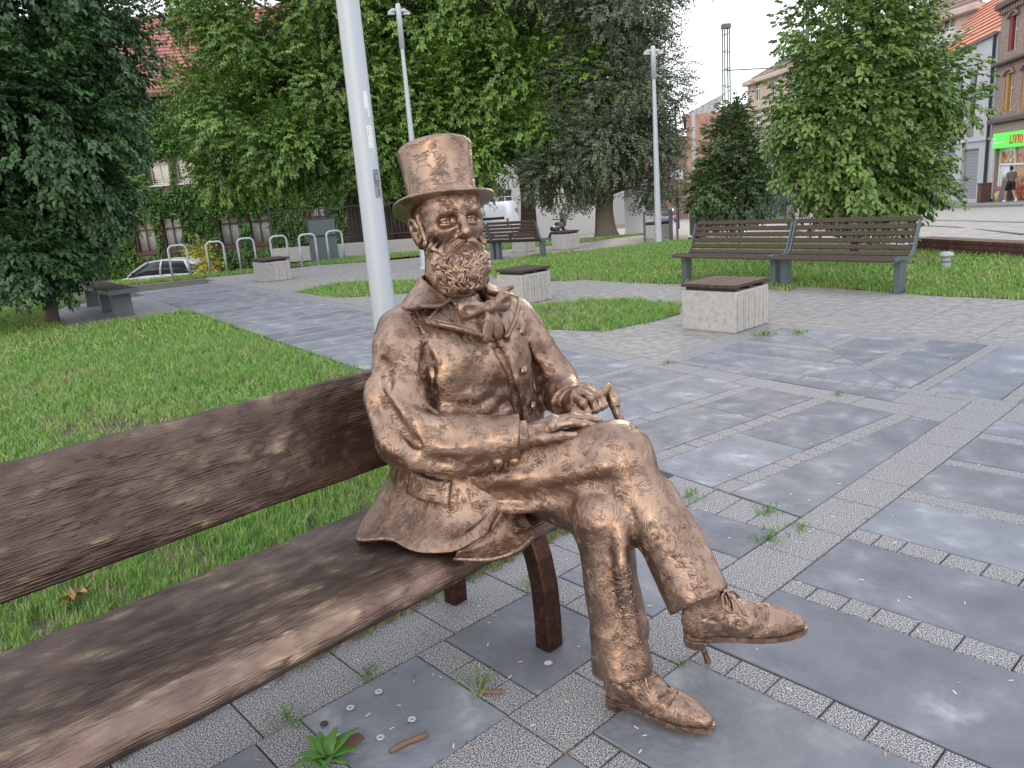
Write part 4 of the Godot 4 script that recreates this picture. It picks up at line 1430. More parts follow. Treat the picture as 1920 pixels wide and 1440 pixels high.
func shoe_clay() -> Clay:
	# toe towards +z, heel at z = 0, sole at y = 0.028
	var c := Clay.new()
	c.cell = 0.0042
	c.rough = noise(FastNoiseLite.TYPE_SIMPLEX_SMOOTH, 20.0, 2, 34)
	c.rough_amp = 0.003
	var X := Vector3.RIGHT
	c.add(V(0, 0.055, 0.045), V(0, 0.15, 0.05), 0.044, 0.047, 0.02, X, 0.86)
	c.add(V(0, 0.058, 0.05), V(0, 0.058, 0.15), 0.043, 0.044, 0.03, X, 0.95)
	c.add(V(0, 0.10, 0.07), V(0, 0.062, 0.19), 0.040, 0.038, 0.03)
	c.add(V(0.0, 0.050, 0.15), V(0.004, 0.046, 0.235), 0.047, 0.043, 0.03, Vector3.UP, 0.82)
	c.add(V(0.004, 0.046, 0.235), V(0.008, 0.040, 0.300), 0.043, 0.028, 0.03, Vector3.UP, 0.8)
	c.line(spline([V(-0.04, 0.085, 0.150), V(0, 0.102, 0.168), V(0.04, 0.085, 0.150)], 4), [0.006], 0.012)
	c.line(spline([V(-0.042, 0.03, 0.17), V(-0.03, 0.088, 0.185), V(0.0, 0.102, 0.20), V(0.03, 0.088, 0.185), V(0.045, 0.03, 0.17)], 4), [0.003], 0.008, true)
	c.line(spline([V(-0.038, 0.079, 0.215), V(0, 0.0925, 0.222), V(0.040, 0.077, 0.218)], 4), [0.003], 0.006, true)
	c.line(spline([V(-0.047, 0.11, 0.02), V(-0.042, 0.085, 0.09), V(-0.03, 0.10, 0.14)], 4), [0.0025], 0.005, true)
	c.line(spline([V(0.047, 0.11, 0.02), V(0.042, 0.085, 0.09), V(0.03, 0.10, 0.14)], 4), [0.0025], 0.005, true)
	c.cut(V(0, 0.024, 0), Vector3.DOWN)
	c.cut(V(0, 0.165, 0.05), V(0, 1, -0.15))
	return c

func sole_outline(grow: float, z0 := -1.0, z1 := 1.0) -> PackedVector2Array:
	var half := [[0.0, 0.0], [0.022, 0.004], [0.036, 0.02], [0.041, 0.05], [0.040, 0.09], [0.041, 0.13], [0.047, 0.17], [0.050, 0.205], [0.047, 0.245], [0.038, 0.285], [0.022, 0.318], [0.008, 0.331]]
	var p := PackedVector2Array()
	for q in half:
		if q[1] >= z0 and q[1] <= z1: p.append(Vector2(q[0] + grow * 0.9 + q[1] * 0.02, q[1]))
	for i in range(half.size() - 1, -1, -1):
		var q: Array = half[i]
		if q[1] >= z0 and q[1] <= z1 and q[0] > 0.0: p.append(Vector2(-q[0] - grow * 0.9 + q[1] * 0.02, q[1]))
	return p

func shoe(parent: Node3D, at: Transform3D, mesh: Mesh) -> void:
	var s := put("shoe", mesh, bronze, parent, at)
	var b := MB.new()
	b.prism(sole_outline(0.003), 0.017, 0.030, 0.003)
	b.prism(sole_outline(0.000), 0.012, 0.0172, 0.0)
	put("sole", b.done(), bronze, s)
	b = MB.new()
	b.prism(sole_outline(0.001, 0.0, 0.085), -0.012, 0.0135, 0.002)
	put("heel", b.done(), bronze, s)
	b = MB.new(true)
	for i in 4:
		var z := 0.105 + i * 0.017
		var y := 0.140 - i * 0.0135
		b.tube(spline([V(-0.026, y - 0.013, z + 0.008), V(-0.012, y + 0.001, z + 0.006), V(0.010, y + 0.002, z - 0.002), V(0.026, y - 0.011, z - 0.002)], 3), [0.0034], 6)
		b.tube(spline([V(0.026, y - 0.013, z + 0.010), V(0.010, y + 0.003, z + 0.006), V(-0.012, y + 0.003, z - 0.003), V(-0.026, y - 0.009, z - 0.001)], 3), [0.0034], 6)
	for sd in [-1.0, 1.0]:
		b.tube(spline([V(0, 0.148, 0.112), V(sd * 0.022, 0.150, 0.100), V(sd * 0.042, 0.128, 0.102), V(sd * 0.040, 0.112, 0.125), V(sd * 0.020, 0.128, 0.128), V(0, 0.146, 0.116)], 4), [0.0036], 6)
		b.tube(spline([V(0, 0.148, 0.112), V(sd * 0.018, 0.136, 0.135), V(sd * 0.034, 0.105, 0.155), V(sd * 0.038, 0.086, 0.175)], 4), [0.0034], 6)
	b.tube([V(-0.007, 0.150, 0.110), V(0.007, 0.150, 0.112)], [0.0065], 8)
	put("lace", b.done(), bronze, s)

func grid_sheet(rows: Array, per := 5) -> Array:
	# smooth rows both ways from a few control points
	var a := []
	for r in rows: a.append(spline(r, per))
	var out := []
	for i in (rows.size() - 1) * per + 1: out.append([])
	for j in a[0].size():
		var col := []
		for r in a: col.append(r[j])
		var s := spline(col, per)
		for i in s.size(): out[i].append(s[i])
	return out

func make_head(t: Node3D) -> void:
	var c: Clay
	var b: MB
	# ---- head group
	var hx := Transform3D(Basis.from_euler(Vector3(deg_to_rad(-8), deg_to_rad(-18), 0)).scaled(Vector3.ONE * 1.2), V(-0.012, 1.42, 0.015))
	c = head_clay()
	c.build()
	var head := put("head", c.mesh, bronze, t, hx)
	eyes(head)
	c = beard_clay()
	c.build()
	var beard := put("beard", c.mesh, bronze, t, hx)
	b = MB.new(true)
	hair_strands(b)
	put("hair", b.done(), bronze, beard)
	# ---- hat
	b = MB.new(true)
	var prof: Array = [[0.0895, 0.0], [0.0905, 0.008], [0.0900, 0.04], [0.0905, 0.08], [0.0935, 0.12], [0.0975, 0.150], [0.0985, 0.158], [0.0965, 0.163], [0.090, 0.1655], [0.05, 0.1665], [0.0, 0.167]]
	var pv := []
	for q in prof: pv.append(Vector2(q[0], q[1]))
	b.lathe(pv, 48, Transform3D(Basis.from_scale(Vector3(1, 1, 1.06)), Vector3.ZERO))
	var hat := put("top_hat", b.done(), bronze, t, hx * Transform3D(Basis.from_euler(Vector3(deg_to_rad(-9), 0, deg_to_rad(-2))).scaled_local(V(1, 0.94, 1)), V(0, 0.044, 0.0)))
	b = MB.new(true)
	var g := []
	for i in 5:
		var row := []
		for k in 56:
			var a := TAU * k / 56
			var rr := 0.078 + i * 0.0135
			var lift := 0.016 * pow(absf(cos(a)), 2.0) * pow(i / 4.0, 2.0) - 0.004 * pow(i / 4.0, 2.0)
			row.append(V(cos(a) * rr, lift, sin(a) * rr * 1.10))
		g.append(row)
	b.sheet(g, 0.007, true)
	put("brim", b.done(), bronze, hat)

func make_statue() -> void:
	var t := thing("bronze_statue", "bronze statue of a bearded man in top hat and coat seated with crossed legs", "statue", statue_at, statue_turn)
	var c := coat_clay()
	c.build()
	var cc := c
	var coat := put("coat", c.mesh, bronze, t)
	c = trouser_clay()
	c.build()
	var trousers := put("trousers", c.mesh, bronze, t)
	put("clay_relief", leg_relief(c), bronze, trousers)
	make_head(t)
	# ---- hands, shoes
	c = right_hand_clay()
	c.build()
	put("hand", c.mesh, bronze, t)
	c = left_hand_clay()
	c.build()
	put("hand", c.mesh, bronze, t)
	c = shoe_clay()
	c.build()
	shoe(t, Transform3D(Basis.from_euler(Vector3(0, deg_to_rad(8), 0)), V(-0.055, 0.012, 0.605)), c.mesh)
	shoe(t, Transform3D(Basis.from_euler(Vector3(deg_to_rad(0), deg_to_rad(40), deg_to_rad(6))), V(0.005, 0.272, 0.835)), c.mesh)
	coat_trim(t, coat, cc)

func coat_trim(t: Node3D, coat: Node3D, cc: Clay) -> void:
	var all := PackedInt32Array(range(cc.op.size()))
	var b: MB
	# cuffs under the sleeves
	b = MB.new(true)
	b.tube([V(-0.10, 0.783, 0.29), V(-0.048, 0.786, 0.342)], [0.052, 0.050], 20)
	put("shirt_cuff", b.done(), bronze, t)
	b = MB.new(true)
	b.tube([V(0.28, 0.80, 0.205), V(0.250, 0.80, 0.258)], [0.050, 0.049], 20)
	put("shirt_cuff", b.done(), bronze, t)
	# buttons
	var btn := MB.new(true)
	btn.lathe([Vector2(0.0165, 0), Vector2(0.0165, 0.007), Vector2(0.0125, 0.013), Vector2(0.0, 0.0155)], 14)
	var bm := btn.done()
	for p in [V(0.085, 1.045, 0.13), V(0.190, 1.045, 0.10), V(0.130, 0.925, 0.14), V(0.235, 0.925, 0.10), V(0.168, 0.79, 0.13), V(0.262, 0.79, 0.09)]:
		var out := V(p.x * 0.9, 0.05, 0.2).normalized()
		put("button", bm, bronze, coat, Transform3D(Basis(Quaternion(Vector3.UP, out)), snap(cc, all, p, out) - out * 0.002))
	for p in [[V(-0.145, 0.733, 0.305), 0], [V(-0.108, 0.727, 0.337), 0]]:
		var o := V(-0.62, -0.25, 0.62).normalized()
		put("button", bm, bronze, coat, Transform3D(Basis(Quaternion(Vector3.UP, o)), snap(cc, all, p[0], o) - o * 0.002))
	# skirt of the coat spread on the seat: from the back, round the right side, to the front edge
	b = MB.new(true)
	var rows := [
		[V(-0.06, 0.78, -0.20), V(-0.17, 0.775, -0.10), V(-0.205, 0.77, 0.02), V(-0.17, 0.76, 0.14), V(-0.06, 0.75, 0.185), V(0.03, 0.75, 0.185)],
		[V(-0.08, 0.68, -0.21), V(-0.20, 0.675, -0.13), V(-0.245, 0.67, 0.0), V(-0.225, 0.66, 0.16), V(-0.13, 0.66, 0.25), V(-0.02, 0.70, 0.25)],
		[V(-0.12, 0.58, -0.22), V(-0.26, 0.565, -0.16), V(-0.285, 0.57, -0.02), V(-0.275, 0.565, 0.15), V(-0.215, 0.56, 0.27), V(-0.075, 0.625, 0.28)],
		[V(-0.20, 0.51, -0.22), V(-0.35, 0.505, -0.14), V(-0.345, 0.515, 0.0), V(-0.345, 0.51, 0.155), V(-0.295, 0.525, 0.27), V(-0.150, 0.565, 0.29)],
		[V(-0.27, 0.485, -0.21), V(-0.43, 0.484, -0.07), V(-0.395, 0.500, 0.045), V(-0.37, 0.484, 0.155), V(-0.325, 0.500, 0.275), V(-0.215, 0.525, 0.31)]]
	var gs := grid_sheet(rows, 6)
	for i in gs.size():
		for j in gs[i].size():
			var f: float = float(i) / (gs.size() - 1)
			var u: float = float(j) / (gs[i].size() - 1)
			gs[i][j] += V(-0.8, 0.25, 0.25) * (sin(u * 21.0 + 1.5 * f) * 0.012 + sin(u * 43.0 - f) * 0.004) * f * (1.0 - 0.4 * f)
	b.sheet(gs, 0.010)
	put("coat_skirt", b.done(), bronze, coat)
	# the front flap turned out over the edge of the seat
	b = MB.new(true)
	rows = [
		[V(-0.03, 0.68, 0.262), V(-0.10, 0.60, 0.285), V(-0.21, 0.525, 0.30), V(-0.305, 0.505, 0.28)],
		[V(-0.05, 0.60, 0.275), V(-0.12, 0.54, 0.30), V(-0.22, 0.495, 0.31), V(-0.315, 0.490, 0.275)],
		[V(-0.06, 0.53, 0.31), V(-0.14, 0.50, 0.34), V(-0.24, 0.482, 0.345), V(-0.325, 0.484, 0.285)],
		[V(-0.10, 0.500, 0.40), V(-0.19, 0.487, 0.41), V(-0.27, 0.481, 0.375), V(-0.335, 0.482, 0.285)]]
	b.sheet(grid_sheet(rows, 6), 0.012)
	put("coat_flap", b.done(), bronze, coat)
	# pocket flap
	b = MB.new(true)
	rows = [[V(-0.262, 0.685, 0.03), V(-0.262, 0.675, 0.10), V(-0.230, 0.668, 0.18)], [V(-0.290, 0.615, 0.03), V(-0.290, 0.605, 0.10), V(-0.258, 0.60, 0.19)]]
	b.sheet(grid_sheet(rows, 5), 0.010)
	put("pocket_flap", b.done(), bronze, coat)
	# turned down collar
	b = MB.new(true)
	var rows2 := [
		[V(-0.082, 1.195, 0.075), V(-0.098, 1.225, 0.03), V(-0.080, 1.262, -0.05), V(0, 1.272, -0.09), V(0.080, 1.262, -0.05), V(0.098, 1.225, 0.03), V(0.082, 1.195, 0.075)],
		[V(-0.13, 1.182, 0.080), V(-0.138, 1.205, 0.03), V(-0.112, 1.225, -0.06), V(0, 1.228, -0.115), V(0.112, 1.225, -0.06), V(0.138, 1.205, 0.03), V(0.13, 1.182, 0.080)],
		[V(-0.188, 1.190, 0.070), V(-0.186, 1.178, 0.02), V(-0.155, 1.175, -0.07), V(0, 1.168, -0.138), V(0.155, 1.175, -0.07), V(0.186, 1.178, 0.02), V(0.198, 1.190, 0.070)]]
	var cg := grid_sheet(rows2, 5)
	b.sheet(cg, 0.014)
	put("collar", b.done(), bronze, coat)
	b = MB.new(true)
	var crim := []
	for i in cg.size(): crim.append(cg[i][0] + V(0, 0, 0.006))
	for k in range(1, cg[0].size()): crim.append(cg[-1][k] + V(0, 0.004, 0.004))
	b.tube(crim, [0.008], 6)
	put("collar_edge", b.done(), bronze, coat)
	# lapels: pointed flaps lying on the chest, with a raised border
	for q in [[V(-0.085, 1.205, 0.06), V(-0.180, 1.146, 0.075), V(0.0, 1.055, 0.15)], [V(0.262, 1.158, 0.06), V(0.095, 1.205, 0.06), V(0.055, 1.048, 0.15)]]:
		var g := []
		for i in 9:
			var row := []
			for j in 9:
				var pt: Vector3 = q[0].lerp(q[1], j / 8.0).lerp(q[2] + V(0.012, 0.0, 0) * (j / 8.0), i / 8.0)
				var out := V(pt.x * 1.6, 0.25, 0.5).normalized()
				row.append(snap(cc, all, pt, out) + out * (0.018 + 0.008 * sin(PI * i / 8.0)))
			g.append(row)
		b = MB.new(true)
		b.sheet(g, 0.020)
		put("lapel", b.done(), bronze, coat)
		var rim := []
		var outer: int = 8 if q[0].x < 0 else 0
		for j in 9: rim.append(g[0][j if outer == 8 else 8 - j] + V(0, 0, 0.010))
		for i in range(1, 9): rim.append(g[i][outer] + V(0, 0, 0.010))
		b = MB.new(true)
		b.tube(rim, [0.0085], 6)
		put("lapel_edge", b.done(), bronze, coat)
	# shirt front and bow
	b = MB.new(true)
	rows = [[V(-0.06, 1.19, 0.05), V(0, 1.19, 0.085), V(0.06, 1.19, 0.05)], [V(-0.05, 1.11, 0.09), V(0.005, 1.11, 0.112), V(0.055, 1.11, 0.09)], [V(0.0, 1.02, 0.13), V(0.03, 1.02, 0.138), V(0.06, 1.02, 0.13)]]
	b.sheet(grid_sheet(rows, 4), 0.01)
	put("shirt_front", b.done(), bronze, t)
	var c := Clay.new()
	c.cell = 0.004
	var k0 := V(0.018, 1.158, 0.150)
	c.ball(k0, 0.022, 0.006)
	for s in [-1.0, 1.0]:
		c.add(k0 + V(s * 0.014, 0, -0.003), k0 + V(s * 0.078, 0.004, -0.022), 0.013, 0.036, 0.008, Vector3.BACK, 0.5)
		c.carve(k0 + V(s * 0.088, 0.003, 0.0), k0 + V(s * 0.035, 0.001, 0.012), 0.012, 0.006, 0.010)
		c.line([k0 + V(s * 0.02, 0.004, 0.010), k0 + V(s * 0.06, 0.014, 0.0)], [0.003], 0.004, true)
		c.line(spline([k0 + V(0.002, -0.015, 0), k0 + V(s * 0.018, -0.055, 0.004), k0 + V(s * 0.026, -0.095, 0.002)], 4), [0.010, 0.014, 0.017], 0.006, false, Vector3.BACK, 0.5)
	c.build()
	put("bow_tie", c.mesh, bronze, t)

func make_cane() -> void:
	var c := thing("walking_cane", "bronze walking cane held upright under the statue's fist", "cane", statue_at, statue_turn)
	var b := MB.new(true)
	var top := V(0.362, 0.822, 0.333)
	var tip := V(0.293, 0.0, 0.735)
	b.tube([tip, tip.lerp(top, 0.5), tip.lerp(top, 0.88), tip.lerp(top, 0.95)], [0.009, 0.0125, 0.0145, 0.017], 14)
	put("shaft", b.done(), bronze, c)
	b = MB.new(true)
	b.tube(spline([tip.lerp(top, 0.94), tip.lerp(top, 0.985) + V(0.004, 0.0, 0), top + V(-0.006, 0.018, 0.0), top + V(-0.035, 0.016, 0.004), top + V(-0.09, 0.0, 0.012), V(0.215, 0.812, 0.355), V(0.192, 0.79, 0.362), V(0.188, 0.755, 0.37)], 5), [0.017, 0.019, 0.021, 0.022, 0.022, 0.022, 0.021, 0.020, 0.019, 0.018, 0.017, 0.016, 0.0155, 0.015, 0.015, 0.015, 0.015, 0.015, 0.015, 0.015, 0.0145, 0.0145, 0.014, 0.014, 0.0135, 0.013, 0.013, 0.0125, 0.012, 0.012, 0.0115, 0.011, 0.011], 14)
	put("handle", b.done(), bronze, c)

# ------------------------------------------------------------------ the bench he sits on
func make_bronze_bench() -> void:
	var t := thing("bronze_bench", "long bronze plank bench with dark patina beside the grass", "bench", statue_at, statue_turn)
	var wob := noise(FastNoiseLite.TYPE_SIMPLEX_SMOOTH, 3.0, 3, 41)
	var x0 := -1.85
	var x1 := 0.22
	var prof := [V(0, 0.445, -0.245), V(0, 0.482, -0.25), V(0, 0.490, -0.225), V(0, 0.478, -0.12), V(0, 0.468, 0.03), V(0, 0.470, 0.15), V(0, 0.474, 0.23), V(0, 0.466, 0.285), V(0, 0.450, 0.318), V(0, 0.428, 0.332), V(0, 0.405, 0.330), V(0, 0.396, 0.315), V(0, 0.400, 0.25), V(0, 0.405, 0.0), V(0, 0.425, -0.20), V(0, 0.445, -0.245)]
	for i in prof.size(): if prof[i].z > 0.0: prof[i].z *= 0.84
	var fine := spline(prof, 4)
	var b := MB.new(true)
	var rings := []
	for i in 61:
		var x := lerpf(x0, x1, i / 60.0)
		var ring := []
		for p in fine:
			var q := V(x, p.y, p.z)
			q.y += wob.get_noise_3d(x * 0.8, p.z * 3.0, 0.0) * 0.006
			q.z += wob.get_noise_3d(x * 0.9, p.y * 3.0, 7.0) * 0.010
			ring.append(q)
		rings.append(ring)
	var m := fine.size() - 1
	var worn := func(p: Vector3) -> Color:
		# rubbed brighter along the front lip, unevenly
		var f := smoothstep(0.09, 0.22, p.z + 0.07 * wob.get_noise_3d(p.x * 2.5, p.z * 9.0, 2.0)) * smoothstep(0.405, 0.43, p.y)
		return Color(0.34, 0.34, 0.34).lerp(Color(0.72, 0.70, 0.66), clampf(f * (0.7 + 0.6 * wob.get_noise_3d(p.x * 4.0, 0.0, 9.0)), 0.0, 1.0))
	for i in 60:
		for k in m:
			var q := [rings[i][k], rings[i + 1][k], rings[i + 1][k + 1], rings[i][k + 1]]
			for w in [0, 1, 2, 0, 2, 3]:
				b.color(worn.call(q[w]))
				b.st.add_vertex(q[w])
	b.color(Color(0.34, 0.34, 0.34))
	for k in range(1, m - 1):
		b.tri(rings[0][0], rings[0][k], rings[0][k + 1])
		b.tri(rings[60][0], rings[60][k + 1], rings[60][k])
	put("seat", b.done(), bronze_plank, t)
	# back board, leaning
	b = MB.new(true)
	b.color(Color(0.34, 0.34, 0.34))
	var lo := V(0, 0.628, -0.215)
	var hi := V(0, 0.945, -0.305)
	var up := (hi - lo)
	var n := V(0, 0.27, 0.963)
	rings.clear()
	for i in 61:
		var x := lerpf(x0, x1 - 0.02, i / 60.0)
		var ring := []
		for q in [[0.0, 0.018], [0.02, 0.024], [0.25, 0.026], [0.5, 0.025], [0.75, 0.025], [0.965, 0.023], [1.0, 0.014], [1.0, -0.014], [0.97, -0.022], [0.5, -0.022], [0.02, -0.02], [0.0, -0.014]]:
			var p: Vector3 = lo + up * q[0] + n * q[1]
			p.x = x
			p += n * wob.get_noise_3d(x * 1.2, q[0] * 2.0, 3.0 + signf(q[1])) * 0.006
			p.y += wob.get_noise_2d(x * 0.7, 5.0 + roundf(q[0])) * 0.004
			ring.append(p)
		rings.append(ring)
	m = 12
	for i in 60:
		for k in m:
			b.quad(rings[i][k], rings[i][(k + 1) % m], rings[i + 1][(k + 1) % m], rings[i + 1][k])
	for k in range(1, m - 1):
		b.tri(rings[0][0], rings[0][k + 1], rings[0][k])
		b.tri(rings[60][0], rings[60][k], rings[60][k + 1])
	put("backrest", b.done(), bronze_plank, t)
	for lx in [0.05, -1.60]:
		# curved front leg of square section
		b = MB.new()
		b.sheet_leg([V(lx, 0.0, 0.27), V(lx, 0.10, 0.272), V(lx, 0.22, 0.268), V(lx, 0.32, 0.25), V(lx, 0.42, 0.215)], 0.036, 0.034)
		put("leg", b.done(), bronze_dark, t)
		b = MB.new()
		b.sheet_leg([V(lx, 0.0, -0.215), V(lx, 0.20, -0.205), V(lx, 0.44, -0.18)], 0.034, 0.032)
		put("leg", b.done(), bronze_dark, t)
		b = MB.new()
		b.sheet_leg([V(lx, 0.40, -0.19), V(lx, 0.52, -0.225), V(lx, 0.66, -0.262), V(lx, 0.86, -0.318)], 0.032, 0.018)
		put("back_support", b.done(), bronze_dark, t)
		b = MB.new()
		b.box(V(lx, 0.405, 0.0), V(0.05, 0.03, 0.42), Basis.IDENTITY, 0.004)
		put("cross_bar", b.done(), bronze_dark, t)

# ------------------------------------------------------------------ benches, blocks, poles
func bench_unit(t: Node3D, x0: float, x1: float) -> void:
	# side view curve from the front of the seat to the top of the back, in z (front +) and y
	var prof := [Vector2(0.33, 0.405), Vector2(0.245, 0.418), Vector2(0.155, 0.412), Vector2(0.07, 0.402), Vector2(-0.015, 0.400), Vector2(-0.085, 0.437), Vector2(-0.125, 0.512), Vector2(-0.155, 0.592), Vector2(-0.185, 0.672), Vector2(-0.215, 0.752), Vector2(-0.245, 0.835)]
	for i in prof.size():
		var a: Vector2 = prof[maxi(i - 1, 0)]
		var b: Vector2 = prof[mini(i + 1, prof.size() - 1)]
		var ang := atan2(b.y - a.y, -(b.x - a.x))
		var m := MB.new()
		m.box(Vector3.ZERO, Vector3(x1 - x0 - 0.05, 0.026, 0.070 if i < 5 else 0.058), Basis.IDENTITY, 0.004)
		put("slat", m.done(), wood, t, Transform3D(Basis(Vector3.RIGHT, ang), Vector3((x0 + x1) / 2, prof[i].y, prof[i].x)))
	for x in [x0 + 0.012, (x0 + x1) / 2, x1 - 0.012]:
		var b := MB.new()
		var pts := []
		for q in prof: pts.append(Vector3(x, q.y - 0.018, q.x - 0.012 if q.y > 0.45 else q.x))
		var fine := spline(pts, 2)
		var rings := []
		for i in fine.size():
			var tt: Vector3 = (fine[mini(i + 1, fine.size() - 1)] - fine[maxi(i - 1, 0)]).normalized()
			var nn := Vector3.RIGHT.cross(tt) * -1.0
			var hw := 0.012 if x != (x0 + x1) / 2 else 0.010
			var thick := 0.045 if x != (x0 + x1) / 2 else 0.010
			rings.append([fine[i] - Vector3(hw, 0, 0) + nn * 0.003, fine[i] + Vector3(hw, 0, 0) + nn * 0.003, fine[i] + Vector3(hw, 0, 0) - nn * thick, fine[i] - Vector3(hw, 0, 0) - nn * thick])
		for i in fine.size() - 1:
			for k in 4: b.quad(rings[i][k], rings[i][(k + 1) % 4], rings[i + 1][(k + 1) % 4], rings[i + 1][k])
		b.quad(rings[0][3], rings[0][2], rings[0][1], rings[0][0])
		b.quad(rings[-1][0], rings[-1][1], rings[-1][2], rings[-1][3])
		put("side_frame" if x != (x0 + x1) / 2 else "middle_strap", b.done(), steel, t)
	for x in [x0 + 0.07, x1 - 0.07]:
		put("leg", box_mesh(Vector3(0.085, 0.385, 0.14), 0.006), steel, t, Transform3D(Basis.IDENTITY, Vector3(x, 0.1925, 0.08)))
		put("foot_plate", box_mesh(Vector3(0.15, 0.008, 0.20), 0.002), steel, t, Transform3D(Basis.IDENTITY, Vector3(x, 0.004, 0.08)))

func double_bench(label: String, at: Vector3, turn: float, w := 1.62) -> void:
	var t := thing("slatted_bench", label, "bench", at, turn, "slatted park benches")
	bench_unit(t, -w, -0.01)
	bench_unit(t, 0.01, w)

func flat_bench(label: String, at: Vector3, turn: float) -> void:
	var t := thing("slatted_bench", label, "bench", at, turn, "slatted park benches")
	for i in 6:
		put("slat", box_mesh(Vector3(2.9, 0.03, 0.062), 0.004), wood, t, Transform3D(Basis.IDENTITY, Vector3(0, 0.435, -0.19 + i * 0.076)))
	for x in [-1.44, 1.44]: put("end_frame", box_mesh(Vector3(0.02, 0.075, 0.47), 0.003), steel, t, Transform3D(Basis.IDENTITY, Vector3(x * 1.012, 0.412, 0)))
	for z in [-0.225, 0.225]: put("rail", box_mesh(Vector3(2.88, 0.06, 0.012), 0.002), steel, t, Transform3D(Basis.IDENTITY, Vector3(0, 0.405, z * 1.02)))
	for x in [-1.25, 0.15, 1.15]:
		put("leg", box_mesh(Vector3(0.10, 0.40, 0.30), 0.006), steel, t, Transform3D(Basis.IDENTITY, Vector3(x, 0.20, 0)))
		put("foot_plate", box_mesh(Vector3(0.2, 0.01, 0.34), 0.002), steel, t, Transform3D(Basis.IDENTITY, Vector3(x, 0.005, 0)))

func block_seat(label: String, at: Vector3, turn: float, w: float, d: float, h: float) -> void:
	# cast concrete block with a board-marked side and a plank lid on battens; -z is left bare
	var t := thing("concrete_seat", label, "seat block", at, turn, "concrete seat blocks with plank lids")
	var b := MB.new()
	b.box(Vector3(0, h / 2, 0), Vector3(w, h, d), Basis.IDENTITY, 0.008)
	put("block", b.done(), board_concrete, t)
	b = MB.new()
	var r := RandomNumberGenerator.new()
	r.seed = int(at.x * 100) + 500
	for side in 2:
		var ln := d if side == 0 else w
		var x := -ln / 2 + 0.012
		while x < ln / 2 - 0.02:
			var bw := r.randf_range(0.018, 0.05)
			var e := minf(x + bw, ln / 2 - 0.012)
			var pr := r.randf_range(0.003, 0.012)
			if side == 0: b.box(Vector3(w / 2 + pr / 2 - 0.001, h / 2 - 0.004, (x + e) / 2), Vector3(pr + 0.002, h - 0.03, e - x - 0.004), Basis.IDENTITY, 0.002)
			else: b.box(Vector3((x + e) / 2, h / 2 - 0.004, -d / 2 - pr / 2 + 0.001), Vector3(e - x - 0.004, h - 0.03, pr + 0.002), Basis.IDENTITY, 0.002)
			x = e + r.randf_range(0.003, 0.014)
	put("board_marks", b.done(), board_concrete, t)
	for i in 3:
		put("batten", box_mesh(Vector3(w * 0.94, 0.035, 0.05), 0.003), dark_metal, t, Transform3D(Basis.IDENTITY, Vector3(0, h + 0.0175, -d * 0.38 + i * d * 0.38)))
	var n := 6
	for i in n:
		var pw := (w + 0.012) / n
		put("plank", box_mesh(Vector3(pw - 0.008, 0.034, d + 0.02 + r.randf_range(-0.008, 0.008)), 0.004), wood, t, Transform3D(Basis(Vector3.UP, 0.0) , Vector3(-w / 2 - 0.006 + pw * (i + 0.5), h + 0.053 + r.randf_range(-0.002, 0.002), 0)))

func sticker_tex(kind: int) -> ImageTexture:
	var im := Image.create(64, 128, false, Image.FORMAT_RGBA8)
	var r := RandomNumberGenerator.new()
	r.seed = 40 + kind
	im.fill(Color(0.82, 0.82, 0.84) if kind < 2 else Color(0.52, 0.54, 0.58))
	var ink := Color(0.08, 0.08, 0.09)
	if kind == 1:
		for i in 60: im.fill_rect(Rect2i(r.randi_range(6, 52), r.randi_range(6, 118), r.randi_range(1, 5), r.randi_range(1, 5)), Color(0.4, 0.4, 0.42))
	if kind == 2:
		# black line drawing: a long-eyed head over a small figure, within a border
		for a in 240:
			var f := TAU * a / 240.0
			for w in 3:
				im.set_pixel(clampi(32 + int(cos(f) * (21 - w)), 0, 63), clampi(44 + int(sin(f) * (28 - w) + 4.0 * cos(f) * cos(f)), 0, 127), ink)
				im.set_pixel(clampi(32 + int(cos(f) * (28 - w)), 0, 63), clampi(44 + int(sin(f) * (38 - w)), 0, 127), ink)
		for i in 16:
			im.fill_rect(Rect2i(40 - i / 2, 46 + i, 7, 2), ink)
			im.fill_rect(Rect2i(18 + i / 3, 46 + i, 6, 2), ink)
		im.fill_rect(Rect2i(0, 0, 64, 3), ink)
		im.fill_rect(Rect2i(0, 0, 3, 128), ink)
		for i in 5: im.fill_rect(Rect2i(26 + 4 * (i % 3), 88 + i * 7, 14, 3), ink)
		im.fill_rect(Rect2i(44, 86, 4, 34), ink)
		im.fill_rect(Rect2i(22, 92, 3, 30), ink)
	return ImageTexture.create_from_image(im)

